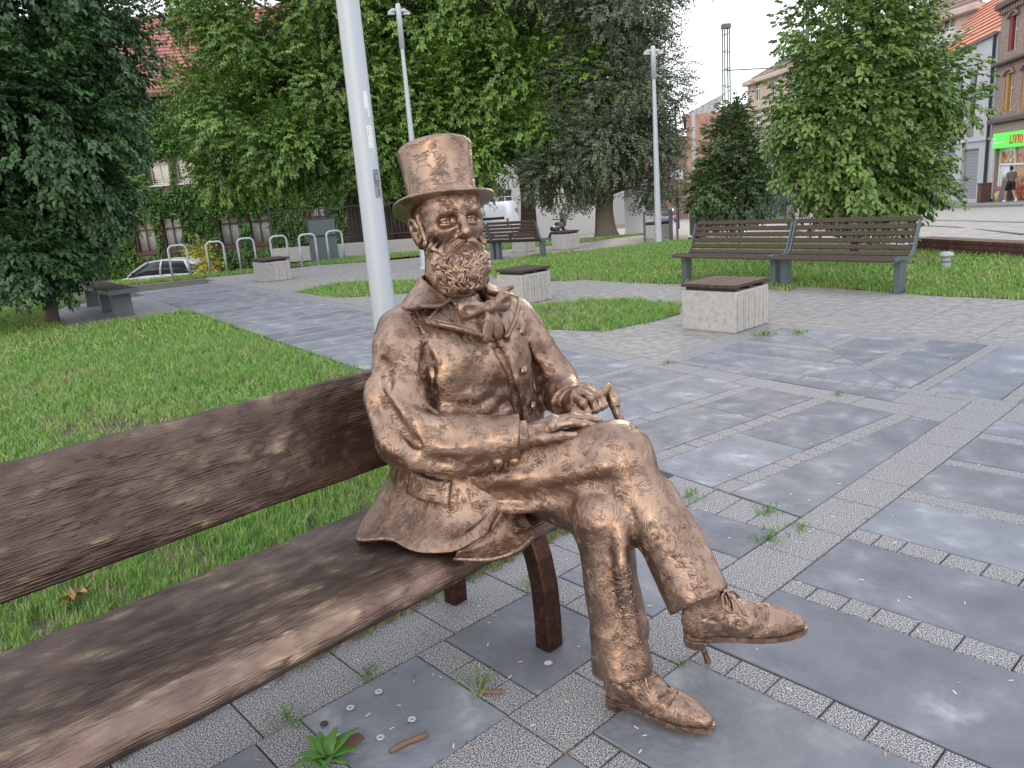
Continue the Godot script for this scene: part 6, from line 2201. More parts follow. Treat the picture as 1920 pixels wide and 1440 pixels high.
func make_trees() -> void:
	var bark := bark_mat(lin(0.03, 0.026, 0.022), lin(0.12, 0.105, 0.09))
	var grey_bark := bark_mat(lin(0.10, 0.085, 0.075), lin(0.26, 0.23, 0.20))
	var lm := foliage_mat(Color.WHITE, Color(0.30, 0.38, 0.12), 0.42)
	var silver := foliage_mat(Color.WHITE, Color(0.2, 0.22, 0.15), 0.6)
	var horn := leaf_spray(1, 12, 0.092, 0.056, 0.34, 0.30)
	var maple := leaf_spray(2, 15, 0.095, 0.072, 0.46, 0.25)
	var small := leaf_spray(3, 14, 0.075, 0.05, 0.42, 0.2)
	var dark0 := Color(0.028, 0.075, 0.022)
	var dark1 := Color(0.070, 0.150, 0.040)
	# near left hornbeam: several stems, foliage almost to the ground
	var bl := [[V(-0.45, 1.8, 0), V(1.5, 1.15, 1.6), 1300, 0.55], [V(-0.3, 3.6, 0), V(2.1, 1.9, 2.1), 1900, 0.5], [V(0.85, 3.0, 0.5), V(1.15, 1.2, 1.1), 850, 0.5], [V(0.6, 4.9, 0), V(1.35, 1.5, 1.5), 900, 0.5], [V(-1.6, 2.4, 0.3), V(1.3, 1.9, 1.4), 800, 0.5], [V(-0.5, 6.2, 0), V(1.3, 1.4, 1.3), 700, 0.5], [V(0.15, 1.1, 0.8), V(0.9, 0.6, 0.7), 360, 0.45], [V(1.0, 2.1, 0.1), V(0.6, 0.7, 0.8), 260, 0.5], [V(1.35, 4.2, -0.2), V(0.85, 1.0, 0.9), 260, 0.5]]
	tree("hornbeam_tree", "near dark green tree with low foliage on the left lawn", V(-7.3, 0, -12.4), [V(0, 0, 0), V(0.06, 0.8, 0.0), V(-0.05, 2.2, 0), V(0.05, 4.2, 0), V(-0.1, 6.0, 0)], 0.085, bl, horn, lm, Color(0.022, 0.062, 0.022), Color(0.050, 0.115, 0.034), bark, 201, 1.0)
	# large maples behind
	bl = [[V(0, 5.2, 0), V(3.4, 2.6, 3.2), 2300, 2.3], [V(-2.6, 4.2, 0.8), V(2.2, 1.9, 2.2), 1300, 2.0], [V(2.6, 4.0, 0.6), V(2.2, 2.0, 2.2), 1300, 1.9], [V(-1.2, 3.3, 1.9), V(2.2, 1.3, 1.6), 1100, 1.9], [V(1.2, 3.1, 1.8), V(1.9, 1.2, 1.5), 900, 1.8], [V(0.4, 7.8, 0), V(3.0, 2.3, 2.8), 1700, 3.0], [V(-2.6, 6.8, 0), V(2.0, 2.0, 2.2), 1000, 3.0], [V(2.9, 6.8, 0), V(2.2, 2.2, 2.2), 1100, 3.0], [V(-3.6, 2.7, 1.0), V(1.2, 0.8, 1.2), 260, 1.8], [V(-4.0, 8.3, 0.3), V(1.5, 1.6, 1.5), 420, 3.0], [V(-4.3, 5.4, 0.6), V(1.0, 0.9, 1.0), 180, 3.0]]
	tree("maple_tree", "broad green maple spreading behind the thick lamp post", V(-4.9, 0, -26.5), [V(0, 0, 0), V(0.1, 1.6, 0), V(-0.1, 3.6, 0), V(0.2, 6.5, 0), V(0.1, 9.0, 0)], 0.30, bl, maple, lm, Color(0.042, 0.100, 0.020), Color(0.160, 0.270, 0.048), bark, 202, 1.6)
	bl = [[V(0, 5.0, 0), V(3.0, 2.4, 2.8), 2000, 2.4], [V(2.1, 4.4, 1.0), V(2.0, 1.8, 2.0), 1300, 2.3], [V(-2.3, 4.2, 0.6), V(2.0, 1.8, 2.0), 1200, 2.2], [V(0.5, 3.2, 1.6), V(1.8, 1.1, 1.4), 900, 2.0], [V(0.2, 7.6, 0), V(2.9, 2.3, 2.6), 1700, 3.0], [V(2.8, 6.8, 0.3), V(1.9, 1.9, 1.9), 1000, 3.0], [V(-2.6, 7.0, 0), V(2.0, 2.2, 2.0), 1000, 3.0], [V(-1.3, 2.6, 1.4), V(1.3, 0.8, 1.0), 350, 1.6]]
	tree("maple_tree", "tall green maple with dark trunk above the bench seen from behind", V(0.94, 0, -25.9), [V(0, -0.2, 0), V(0.05, 1.5, 0), V(-0.1, 3.4, 0), V(0.1, 6.0, 0), V(0, 8.5, 0)], 0.27, bl, maple, lm, Color(0.045, 0.108, 0.021), Color(0.170, 0.285, 0.050), bark, 203, 1.6)
	# filler maples further back on the left
	bl = [[V(0, 5.0, 0), V(3.6, 3.2, 3.0), 2200, 1.6], [V(2.4, 7.4, 0), V(2.6, 2.4, 2.4), 1200, 3.0], [V(-2.4, 7.2, 0), V(2.6, 2.4, 2.4), 1200, 3.0], [V(0.4, 2.6, 1.2), V(2.6, 1.3, 1.4), 900, 0.9]]
	tree("maple_tree", "dark maple filling the gap behind the two nearer maples", V(-2.6, -0.4, -31.5), [V(0, 0, 0), V(0, 2, 0), V(0.1, 5, 0), V(0, 8, 0)], 0.28, bl, maple, lm, Color(0.024, 0.065, 0.018), Color(0.07, 0.14, 0.035), bark, 204, 1.6)
	bl = [[V(0, 3.6, 0), V(2.4, 2.0, 2.4), 700, 1.6], [V(0.2, 5.4, 0), V(1.6, 1.4, 1.6), 260, 3.0]]
	tree("maple_tree", "pale maple behind the near left tree", V(-15.6, -0.9, -30.5), [V(0, 0, 0), V(0, 2, 0), V(0.1, 4, 0), V(0, 6, 0)], 0.20, bl, maple, lm, Color(0.06, 0.125, 0.028), Color(0.17, 0.28, 0.06), bark, 205, 1.6)
	bl = [[V(0, 6.4, 0), V(3.4, 2.6, 2.8), 1500, 4.2]]
	# silver leaved poplar, leaning right
	bl = [[V(-0.1, 2.7, 0.6), V(1.9, 1.4, 1.6), 1700, 0.8], [V(0.5, 4.3, 0), V(2.1, 1.7, 2.0), 1700, 1.2], [V(-1.2, 1.9, 0.9), V(1.3, 0.9, 1.0), 700, 0.6], [V(1.3, 2.6, 0.5), V(0.9, 1.0, 1.0), 400, 0.9], [V(0.4, 6.4, 0), V(2.0, 1.7, 2.0), 1150, 1.5], [V(2.9, 8.0, 0), V(2.3, 1.3, 2.0), 1000, 2.0], [V(5.0, 8.9, 0), V(1.6, 0.8, 1.4), 350, 2.0], [V(-1.0, 8.0, 0), V(2.6, 1.6, 2.2), 1000, 2.0], [V(4.0, 9.2, 0.4), V(2.0, 1.1, 1.6), 500, 2.0], [V(1.2, 1.25, 0.7), V(0.8, 0.5, 0.7), 180, 0.5]]
	tree("poplar_tree", "grey green silver leaved tree leaning right beyond the path", V(3.26, 0, -24.0), [V(0, -0.1, 0), V(-0.02, 0.9, 0), V(0.25, 2.2, 0), V(0.75, 3.9, 0), V(1.1, 6.0, 0), V(1.3, 8.0, 0)], 0.30, bl, small, silver, Color(0.040, 0.064, 0.034), Color(0.130, 0.165, 0.100), grey_bark, 206, 1.2)
	# young hornbeams by the street
	bl = [[V(0, 1.15, 0), V(0.98, 0.8, 0.95), 420, 0.25], [V(0, 1.9, 0), V(0.75, 0.8, 0.75), 300, 0.3], [V(0.05, 2.55, 0), V(0.45, 0.65, 0.5), 150, 0.3], [V(0.12, 3.05, 0), V(0.25, 0.4, 0.3), 70, 0.3], [V(-0.75, 1.2, 0.3), V(0.5, 0.5, 0.5), 150, 0.3], [V(0.7, 1.5, 0.2), V(0.5, 0.5, 0.5), 150, 0.3]]
	tree("young_hornbeam_tree", "small cone shaped tree left of the larger young tree", V(5.95, -0.05, -20.0), [V(0, 0, 0), V(0, 0.8, 0), V(0.03, 1.8, 0), V(0.08, 2.9, 0)], 0.05, bl, horn, lm, Color(0.040, 0.075, 0.026), Color(0.085, 0.135, 0.045), bark, 207, 0.7, "young hornbeams")
	bl = [[V(0.0, 1.5, 0), V(1.10, 0.85, 1.05), 640, 0.62], [V(-0.05, 2.35, 0), V(1.22, 0.9, 1.1), 600, 0.6], [V(0.75, 2.5, 0.2), V(0.72, 0.7, 0.7), 240, 0.6], [V(-0.75, 2.3, 0.2), V(0.62, 0.9, 0.6), 220, 0.6], [V(0.0, 3.25, 0), V(0.95, 0.8, 0.9), 330, 0.6], [V(0.05, 4.0, 0), V(0.6, 0.75, 0.6), 130, 0.6], [V(-0.65, 3.4, 0), V(0.35, 0.8, 0.4), 80, 0.6], [V(0.55, 3.6, 0), V(0.35, 0.8, 0.35), 70, 0.6], [V(1.25, 2.25, 0.1), V(0.40, 0.30, 0.38), 55, 0.6], [V(0.1, 4.7, 0), V(0.3, 0.6, 0.3), 40, 0.6], [V(0.45, 1.1, 0.3), V(0.75, 0.5, 0.65), 180, 0.5]]
	tree("young_hornbeam_tree", "bright green young tree behind the double bench", V(5.55, 0, -12.2), [V(0, 0, 0), V(0.02, 0.9, 0), V(-0.02, 2.0, 0), V(0.08, 3.4, 0), V(0.12, 4.6, 0)], 0.06, bl, horn, lm, Color(0.050, 0.110, 0.026), Color(0.165, 0.260, 0.060), bark, 208, 0.8, "young hornbeams")
	# yellow bush by the parked car
	bl = [[V(0, 0.45, 0), V(0.26, 0.45, 0.26), 60, 0.05], [V(-0.05, 0.9, 0), V(0.12, 0.4, 0.12), 24, 0.1], [V(0.2, 0.3, 0), V(0.26, 0.25, 0.22), 26, 0.05]]
	tree("yellow_bush", "bright yellow green bush behind the second bicycle hoop", V(-9.35, land(-9.35, -24.5), -24.5), [V(0, 0, 0), V(0, 0.5, 0), V(0, 1.2, 0)], 0.03, bl, small, lm, Color(0.30, 0.30, 0.04), Color(0.48, 0.42, 0.06), bark, 209, 0.6, "")
	# hedge line of far street trees that closes the view left of the house
	bl = [[V(0, 4.0, 0), V(3.2, 3.4, 3.0), 1300, 0.4], [V(0, 7.5, 0), V(2.6, 2.4, 2.4), 700, 2]]
	tree("maple_tree", "dark tree at the far left behind the near left tree", V(-17.5, -0.8, -27.0), [V(0, 0, 0), V(0, 2, 0), V(0.1, 5, 0), V(0, 7, 0)], 0.24, bl, maple, lm, Color(0.024, 0.065, 0.018), Color(0.07, 0.14, 0.035), bark, 210, 1.6)

# ------------------------------------------------------------------ houses
# front wall in local x, y at z = 0 facing +z, with openings cut to a depth
func front_wall(w: float, y0: float, h: float, holes: Array, depth: float, back: float) -> ArrayMesh:
	var b := MB.new()
	var xs := [0.0, w]
	var ys := [y0, h]
	for r in holes:
		for e in [r.position.x, r.end.x]: if not xs.has(e): xs.append(e)
		for e in [r.position.y, r.end.y]: if not ys.has(e): ys.append(e)
	xs.sort()
	ys.sort()
	for i in xs.size() - 1:
		for j in ys.size() - 1:
			var c := Vector2((xs[i] + xs[i + 1]) / 2, (ys[j] + ys[j + 1]) / 2)
			var hole := false
			for r in holes: hole = hole or r.has_point(c)
			if not hole: b.quad(Vector3(xs[i], ys[j + 1], 0), Vector3(xs[i + 1], ys[j + 1], 0), Vector3(xs[i + 1], ys[j], 0), Vector3(xs[i], ys[j], 0))
	for r in holes:
		var p := [r.position, Vector2(r.end.x, r.position.y), r.end, Vector2(r.position.x, r.end.y)]
		for k in 4:
			var a: Vector2 = p[k]
			var e: Vector2 = p[(k + 1) % 4]
			b.quad(Vector3(a.x, a.y, 0), Vector3(e.x, e.y, 0), Vector3(e.x, e.y, -depth), Vector3(a.x, a.y, -depth))
		b.quad(Vector3(p[3].x, p[3].y, -depth), Vector3(p[2].x, p[2].y, -depth), Vector3(p[1].x, p[1].y, -depth), Vector3(p[0].x, p[0].y, -depth))
	# sides, top and back
	b.quad(Vector3(0, h, 0), Vector3(0, y0, 0), Vector3(0, y0, -back), Vector3(0, h, -back))
	b.quad(Vector3(w, h, -back), Vector3(w, y0, -back), Vector3(w, y0, 0), Vector3(w, h, 0))
	b.quad(Vector3(0, h, -back), Vector3(w, h, -back), Vector3(w, h, 0), Vector3(0, h, 0))
	b.quad(Vector3(w, h, -back), Vector3(0, h, -back), Vector3(0, y0, -back), Vector3(w, y0, -back))
	return b.done()

func window(t: Node3D, r: Rect2, depth: float, frame_m: Material, pane_m: Material, cross := 0.0, curtain: Material = null, bar := 0.055) -> void:
	var b := MB.new()
	var z := -depth + 0.05
	var c := r.get_center()
	for s in [-1.0, 1.0]:
		b.box(Vector3(c.x + s * (r.size.x / 2 - bar / 2 - 0.004), c.y, z), Vector3(bar, r.size.y - 0.008, 0.06), Basis.IDENTITY, 0.006)
		b.box(Vector3(c.x, c.y + s * (r.size.y / 2 - bar / 2 - 0.004), z), Vector3(r.size.x - 2 * bar - 0.008, bar, 0.056), Basis.IDENTITY, 0.006)
	b.box(Vector3(c.x, c.y, z), Vector3(bar * 1.2, r.size.y - 2 * bar - 0.008, 0.05), Basis.IDENTITY, 0.006)
	if cross > 0.0: b.box(Vector3(c.x, r.position.y + r.size.y * cross, z + 0.006), Vector3(r.size.x - 2 * bar - 0.008, bar * 1.2, 0.05), Basis.IDENTITY, 0.006)
	var f := put("window", b.done(), frame_m, t)
	put("pane", box_mesh(Vector3(r.size.x - 0.09, r.size.y - 0.09, 0.008)), pane_m, f, Transform3D(Basis.IDENTITY, Vector3(c.x, c.y, z - 0.012)))
	if curtain:
		var g := []
		for i in 2:
			var row := []
			for k in 25: row.append(Vector3(r.position.x + 0.05 + (r.size.x - 0.1) * k / 24.0, r.position.y + 0.05 + (r.size.y - 0.1) * (1 - i), z - 0.09 + 0.02 * sin(k * 1.9)))
			g.append(row)
		b = MB.new(true)
		b.sheet(g, 0.004)
		put("curtain", b.done(), curtain, f)

func roof_slope(t: Node3D, called: String, m: Material, a: Vector3, along: Vector3, up: Vector3, rows: int, cols: int, proud := 0.05) -> void:
	# overlapping courses of tiles, each course a rippled sheet
	var b := MB.new()
	var n := along.cross(up).normalized()
	for i in rows:
		var lo := a + up * (float(i) / rows) + n * proud
		var hi := a + up * (float(i + 1) / rows) + n * proud * 0.15
		var lo0 := a + up * (float(i) / rows) - n * 0.02
		for k in cols:
			var f0 := along * (float(k) / cols)
			var f1 := along * ((k + 0.75) / cols)
			var f2 := along * (float(k + 1) / cols)
			b.quad(hi + f0, hi + f1, lo + f1, lo + f0)
			b.quad(hi + f1, hi + f2 - n * 0.02, lo + f2 - n * 0.03, lo + f1)
			b.quad(lo + f0, lo + f2, lo0 + f2, lo0 + f0)
	put(called, b.done(), m, t)

func picture_tex(seed_: int, cols: Array, w := 96, h := 64) -> ImageTexture:
	# a printed food picture: overlapping blots of colour
	var im := Image.create(w, h, false, Image.FORMAT_RGB8)
	var r := RandomNumberGenerator.new()
	r.seed = seed_
	im.fill(cols[0])
	for i in 90:
		var c: Color = cols[r.randi_range(1, cols.size() - 1)]
		c = c.lerp(Color(r.randf(), r.randf(), r.randf()), 0.15)
		var p := Vector2(r.randf() * w, h * (0.35 + 0.65 * r.randf()))
		var q := r.randf_range(2, 8)
		for y in range(maxi(0, int(p.y - q)), mini(h, int(p.y + q))):
			for x in range(maxi(0, int(p.x - q * 1.4)), mini(w, int(p.x + q * 1.4))):
				if Vector2((x - p.x) / 1.4, y - p.y).length() < q: im.set_pixel(x, y, c)
	return ImageTexture.create_from_image(im)

func text_part(t: Node3D, called: String, s: String, size: float, m: Material, at: Vector3, depth := 0.02, font := "Droid Sans", slant := 0.0) -> void:
	var tm := TextMesh.new()
	var sf := SystemFont.new()
	sf.font_names = PackedStringArray([font])
	sf.font_weight = 700
	tm.font = sf
	tm.text = s
	tm.font_size = 64
	tm.pixel_size = size / 64.0
	tm.depth = depth
	tm.horizontal_alignment = HORIZONTAL_ALIGNMENT_LEFT
	put(called, tm, m, t, Transform3D(Basis(Vector3(1, 0, 0), Vector3(slant, 1, 0), Vector3(0, 0, 1)), at))

func make_houses() -> void:
	var glass := mat(Color(0.02, 0.025, 0.03, 0.10), 0.05)
	glass.transparency = BaseMaterial3D.TRANSPARENCY_ALPHA
	var dark_pane := mat(lin(0.05, 0.058, 0.066), 0.08)
	var white := mat(lin(0.72, 0.72, 0.71), 0.5)
	var curtain := mat(lin(0.78, 0.79, 0.80), 0.9)
	var brown := mat(lin(0.085, 0.038, 0.030), 0.6)
	# ---- ivy house at the back left; local x runs to the right along its front
	var t := thing("ivy_house", "house overgrown with ivy, with brown windows and salmon tiled roof", "house", Vector3(-30.0, -1.7, -40.0))
	var w := 26.0
	var holes := []
	for x in [8.2, 11.55, 12.95, 15.8, 17.35, 20.4]: holes.append(Rect2(x, 1.62, 1.0, 1.68))
	for x in [8.6, 12.85, 14.15, 18.6, 21.5]: holes.append(Rect2(x, 4.9, 0.95, 1.35))
	var wall_m := mat(lin(0.30, 0.24, 0.20), 0.9)
	put("wall", front_wall(w, -0.6, 9.2, holes, 0.40, 9.0), wall_m, t)
	for i in holes.size():
		window(t, holes[i], 0.20, brown if i < 6 else white, glass, 0.66 if i < 6 else 0.7, curtain if i < 6 else white)
		var r: Rect2 = holes[i]
		put("sill", box_mesh(Vector3(r.size.x + 0.25, 0.12 if i < 6 else 0.07, 0.20), 0.01), brown if i < 6 else white, t, Transform3D(Basis.IDENTITY, Vector3(r.get_center().x, r.position.y - 0.07, 0.06)))
		if i < 6:
			for s in [-1.0, 1.0]: put("window_surround", box_mesh(Vector3(0.13, r.size.y + 0.1, 0.10), 0.01), brown, t, Transform3D(Basis.IDENTITY, Vector3(r.get_center().x + s * (r.size.x / 2 + 0.068), r.get_center().y, 0.045)))
	var salmon := mat(Color.WHITE, 0.8)
	salmon.albedo_texture = ntex(noise(FastNoiseLite.TYPE_SIMPLEX_SMOOTH, 0.06, 4, 301), 256, [[0.0, lin(0.27, 0.105, 0.085)], [1.0, lin(0.38, 0.17, 0.145)]])
	tri(salmon, 0.5)
	roof_slope(t, "roof", salmon, Vector3(-0.4, 9.1, 0.45), Vector3(w + 0.8, 0, 0), Vector3(0, 4.6, -5.0), 22, 120)
	put("eaves_board", box_mesh(Vector3(w + 0.8, 0.25, 0.5), 0.02), brown, t, Transform3D(Basis.IDENTITY, Vector3(w / 2, 9.05, 0.2)))
	put("drain_pipe", box_mesh(Vector3(0.09, 1.1, 0.09), 0.02), white, t, Transform3D(Basis.IDENTITY, Vector3(14.25, 3.75, 0.12)))
	put("lamp_bracket", box_mesh(Vector3(0.75, 0.06, 0.06), 0.01), white, t, Transform3D(Basis(Vector3.BACK, -0.2), Vector3(13.8, 3.4, 0.2)))
	# ivy over the wall
	var ivy := leaf_spray(8, 9, 0.17, 0.15, 0.42, 0.5)
	var im := foliage_mat(Color.WHITE, Color(0.22, 0.3, 0.1), 0.5)
	var xf := []
	var col := []
	var r2 := RandomNumberGenerator.new()
	r2.seed = 303
	while xf.size() < 9000:
		var p := Vector2(r2.randf_range(3.0, w + 0.1), r2.randf_range(-0.4, 9.0))
		var bad := false
		for q in holes: bad = bad or q.grow(0.10).has_point(p)
		if bad: continue
		var s := r2.randf_range(0.7, 1.2)
		var out := Vector3(r2.randf_range(-0.6, 0.6), r2.randf_range(-0.9, 0.0), r2.randf_range(0.35, 0.9)).normalized()
		var side := out.cross(Vector3.UP).normalized()
		xf.append(Transform3D(Basis(-side * s, side.cross(out) * s, out * s), Vector3(p.x, p.y, r2.randf_range(0.0, 0.12))))
		col.append(Color(0.042, 0.115, 0.022).lerp(Color(0.12, 0.235, 0.045), r2.randf()))
	scatter("ivy", ivy, im, xf, col, t)
	# low brown shed to the right of it
	t = thing("brown_shed", "low dark brown shed wall seen beside the statue's ear", "shed", Vector3(-5.4, -0.9, -33.5))
	put("wall", front_wall(2.6, -0.6, 2.2, [Rect2(0.9, 0.2, 0.9, 1.0)], 0.1, 3.0), mat(lin(0.075, 0.045, 0.04), 0.9), t)
	roof_slope(t, "roof", mat(lin(0.10, 0.05, 0.045), 0.8), Vector3(-0.2, 2.2, 0.2), Vector3(3.0, 0, 0), Vector3(0, 0.9, -3.0), 8, 16)
	# pale house glimpsed between the trees
	t = thing("pale_house", "pale grey house glimpsed between the maples", "house", Vector3(-2.0, -2.0, -58.0))
	holes = [Rect2(2, 2.2, 1.1, 1.5), Rect2(5, 2.2, 1.1, 1.5), Rect2(8, 2.2, 1.1, 1.5), Rect2(2, 5.4, 1.1, 1.5), Rect2(5, 5.4, 1.1, 1.5), Rect2(8, 5.4, 1.1, 1.5)]
	put("wall", front_wall(10.5, -0.8, 8.6, holes, 0.2, 8.0), mat(lin(0.50, 0.49, 0.47), 0.9), t)
	for r in holes: window(t, r, 0.2, white, dark_pane, 0.66)
	roof_slope(t, "roof", salmon, Vector3(-0.3, 8.5, 0.3), Vector3(11.1, 0, 0), Vector3(0, 3.4, -4.0), 14, 50)
	# ---- right hand street fronts; local x runs towards the viewer, +z faces the street
	var p0 := Vector3(27.79, 0, -42.5)
	var dS := Vector3(0.24, 0, -0.97).normalized()
	var turn := atan2(-dS.z * -1.0, -dS.x)          # local x = -dS
	turn = atan2(dS.z, -dS.x)
	var at := func(k: float) -> Vector3: return p0 + dS * k
	# grey rendered house
	var base: Vector3 = at.call(19.0)
	t = thing("grey_house", "light grey rendered house with roller shutter and orange tiled roof", "house", Vector3(base.x, -1.45, base.z), turn)
	var grey_wall := mat(Color.WHITE, 0.9)
	grey_wall.albedo_texture = ntex(noise(FastNoiseLite.TYPE_SIMPLEX_SMOOTH, 0.02, 4, 305), 256, [[0.0, lin(0.42, 0.42, 0.44)], [1.0, lin(0.50, 0.50, 0.52)]])
	tri(grey_wall, 0.3)
	holes = [Rect2(10.6, 0.35, 3.1, 3.0), Rect2(5.8, 0.35, 3.1, 3.0), Rect2(11.3, 5.3, 1.25, 2.6), Rect2(8.7, 5.3, 1.25, 2.6), Rect2(6.0, 5.3, 1.25, 2.6), Rect2(3.0, 5.3, 1.25, 2.6), Rect2(11.3, 4.05, 1.25, 1.0), Rect2(8.7, 4.05, 1.25, 1.0)]
	put("wall", front_wall(15.6, -1.0, 9.55, holes, 0.25, 10.0), grey_wall, t)
	var slate_grey := mat(lin(0.20, 0.20, 0.215), 0.7)
	for i in holes.size():
		var r: Rect2 = holes[i]
		if i < 2:
			for k in 15: put("shutter_slat", box_mesh(Vector3(r.size.x - 0.02, 0.185, 0.03), 0.012), mat(lin(0.26, 0.26, 0.275), 0.5, 0.2) if k == 0 and i == 0 else shutter_m, t, Transform3D(Basis.IDENTITY, Vector3(r.get_center().x, r.position.y + 0.1 + k * 0.193, -0.2)))
		elif i < 6:
			window(t, r, 0.24, mat(lin(0.16, 0.16, 0.17), 0.5), dark_pane, 0.35)
			put("window_panel", box_mesh(Vector3(0.55, r.size.y - 0.02, 0.05), 0.005), slate_grey, t, Transform3D(Basis.IDENTITY, Vector3(r.position.x + 0.29, r.get_center().y, -0.12)))
		else: put("window_panel", box_mesh(Vector3(r.size.x - 0.02, r.size.y - 0.02, 0.06), 0.005), slate_grey, t, Transform3D(Basis.IDENTITY, Vector3(r.get_center().x, r.get_center().y, -0.1)))
	put("string_course", box_mesh(Vector3(15.6, 0.14, 0.12), 0.02), grey_wall, t, Transform3D(Basis.IDENTITY, Vector3(7.8, 3.82, 0.055)))
	put("gutter", box_mesh(Vector3(15.7, 0.14, 0.20), 0.03), slate_grey, t, Transform3D(Basis.IDENTITY, Vector3(7.8, 9.48, 0.1)))
	put("plinth", box_mesh(Vector3(15.6, 0.55, 0.06), 0.01), slate_grey, t, Transform3D(Basis.IDENTITY, Vector3(7.8, -0.15, 0.028)))
	var orange := mat(Color.WHITE, 0.75)
	orange.albedo_texture = ntex(noise(FastNoiseLite.TYPE_SIMPLEX_SMOOTH, 0.05, 4, 306), 256, [[0.0, lin(0.40, 0.13, 0.07)], [1.0, lin(0.55, 0.22, 0.13)]])
	tri(orange, 0.4)
	roof_slope(t, "roof", orange, Vector3(-0.2, 9.5, 0.2), Vector3(16.0, 0, 0), Vector3(0, 4.2, -4.6), 11, 36, 0.09)
	put("dormer", box_mesh(Vector3(2.0, 1.6, 2.4), 0.03), grey_wall, t, Transform3D(Basis.IDENTITY, Vector3(3.0, 10.6, -1.2)))
	put("downpipe", tube_pipe(9.4, 0.085), dark_metal, t, Transform3D(Basis.IDENTITY, Vector3(15.35, 0.2, 0.11)))
	# brick tenement with the shop
	base = at.call(3.15)
	t = thing("brick_tenement", "brown brick tenement with arched windows above a grocery shop", "house", Vector3(base.x, -1.35, base.z), turn)
	var brick := mat(Color.WHITE, 0.9)
	brick.albedo_texture = brick_tex()
	brick.uv1_triplanar = true
	brick.uv1_scale = Vector3(1.0, 1.0, 1.0) * 0.5
	holes = []
	for k in 4: holes.append(Rect2(1.25 + k * 2.35, 5.05, 1.15, 1.95))
	for k in 4: holes.append(Rect2(1.25 + k * 2.35, 8.15, 1.15, 1.75))
	var shop := Rect2(0.75, 0.35, 8.6, 2.9)
	holes.append(shop)
	put("wall", front_wall(12.0, -1.0, 10.8, holes, 0.30, 10.0), brick, t)
	var ochre := mat(lin(0.42, 0.23, 0.045), 0.8)
	var maroon := mat(lin(0.20, 0.035, 0.03), 0.8)
	for i in 8:
		var r: Rect2 = holes[i]
		window(t, Rect2(r.position.x + 0.38, r.position.y + 0.02, r.size.x - 0.40, r.size.y - 0.08), 0.26, white, dark_pane, 0.62)
		put("window_reveal", box_mesh(Vector3(0.34, r.size.y - 0.02, 0.22), 0.01), ochre if i < 4 else maroon, t, Transform3D(Basis.IDENTITY, Vector3(r.position.x + 0.18, r.get_center().y, -0.14)))
		# brick hood over the window
		var b := MB.new(true)
		var arc := []
		for k in 9:
			var a := PI * (0.15 + 0.7 * k / 8.0)
			arc.append(Vector3(r.get_center().x - cos(a) * 0.83, r.end.y - 0.28 + sin(a) * 0.52, 0.06))
		b.tube(arc, [0.09], 6)
		put("window_hood", b.done(), brick, t)
	var ledge_m := mat(lin(0.11, 0.085, 0.075), 0.9)
	for q in [[4.60, 0.26], [7.62, 0.20], [10.62, 0.34]]:
		put("cornice", box_mesh(Vector3(12.2, q[1], 0.42), 0.05), ledge_m, t, Transform3D(Basis.IDENTITY, Vector3(6.0, q[0], 0.16)))
	for k in 34: put("cornice_bracket", box_mesh(Vector3(0.14, 0.26, 0.24), 0.02), brick, t, Transform3D(Basis.IDENTITY, Vector3(0.3 + k * 0.345, 10.28, 0.12)))
	put("shop_fascia", box_mesh(Vector3(11.9, 0.55, 0.06), 0.01), mat(lin(0.32, 0.24, 0.20), 0.9), t, Transform3D(Basis.IDENTITY, Vector3(6.0, 4.17, 0.02)))
	roof_slope(t, "roof", mat(lin(0.12, 0.115, 0.11), 0.85), Vector3(-0.2, 10.75, 0.25), Vector3(12.4, 0, 0), Vector3(0, 2.6, -3.4), 6, 20)
	put("shop_pier", box_mesh(Vector3(0.62, 3.4, 0.10), 0.01), grey_wall, t, Transform3D(Basis.IDENTITY, Vector3(0.36, 2.05, 0.055)))
	# shop windows with printed posters
	var pane_cols := [[Color(0.86, 0.84, 0.78), Color(0.75, 0.25, 0.12), Color(0.85, 0.65, 0.25), Color(0.35, 0.5, 0.15), Color(0.6, 0.35, 0.2)], [Color(0.7, 0.55, 0.4), Color(0.65, 0.15, 0.1), Color(0.85, 0.5, 0.2), Color(0.5, 0.25, 0.1)], [Color(0.88, 0.9, 0.92), Color(0.9, 0.9, 0.9), Color(0.8, 0.85, 0.85)]]
	for k in 4:
		var x := 0.8 + k * 2.13
		put("shop_frame", box_mesh(Vector3(0.10, 2.9, 0.10), 0.01), white, t, Transform3D(Basis.IDENTITY, Vector3(x, 1.8, -0.2)))
		for row in 2:
			var pm := mat(Color.WHITE, 0.25)
			pm.albedo_texture = picture_tex(400 + k * 2 + row, pane_cols[k % 2 if row == 1 else (2 if k == 0 else 1)])
			var hh := 0.86 if row == 1 else 1.72
			var b := MB.new()
			var y := 2.33 if row == 1 else 0.45
			for q in [0, 1]:
				for c in ([[0, 0], [0, 1], [1, 1]] if q == 0 else [[0, 0], [1, 1], [1, 0]]):
					b.st.set_uv(Vector2(c[0], 1 - c[1]))
					b.st.add_vertex(Vector3(x + 0.06 + 2.0 * c[0], y + hh * c[1], -0.235))
			put("shop_poster", b.done(), pm, t)
	put("shop_transom", box_mesh(Vector3(8.6, 0.12, 0.10), 0.01), white, t, Transform3D(Basis.IDENTITY, Vector3(5.05, 2.24, -0.2)))
	var dome := MB.new()
	dome.prism(PackedVector2Array([Vector2(0, 0), Vector2(0.95, 0), Vector2(0.93, 0.35), Vector2(0.85, 0.65), Vector2(0.68, 0.98), Vector2(0.42, 1.28), Vector2(0.15, 1.42), Vector2(0, 1.45)]), 0.0, 0.02)
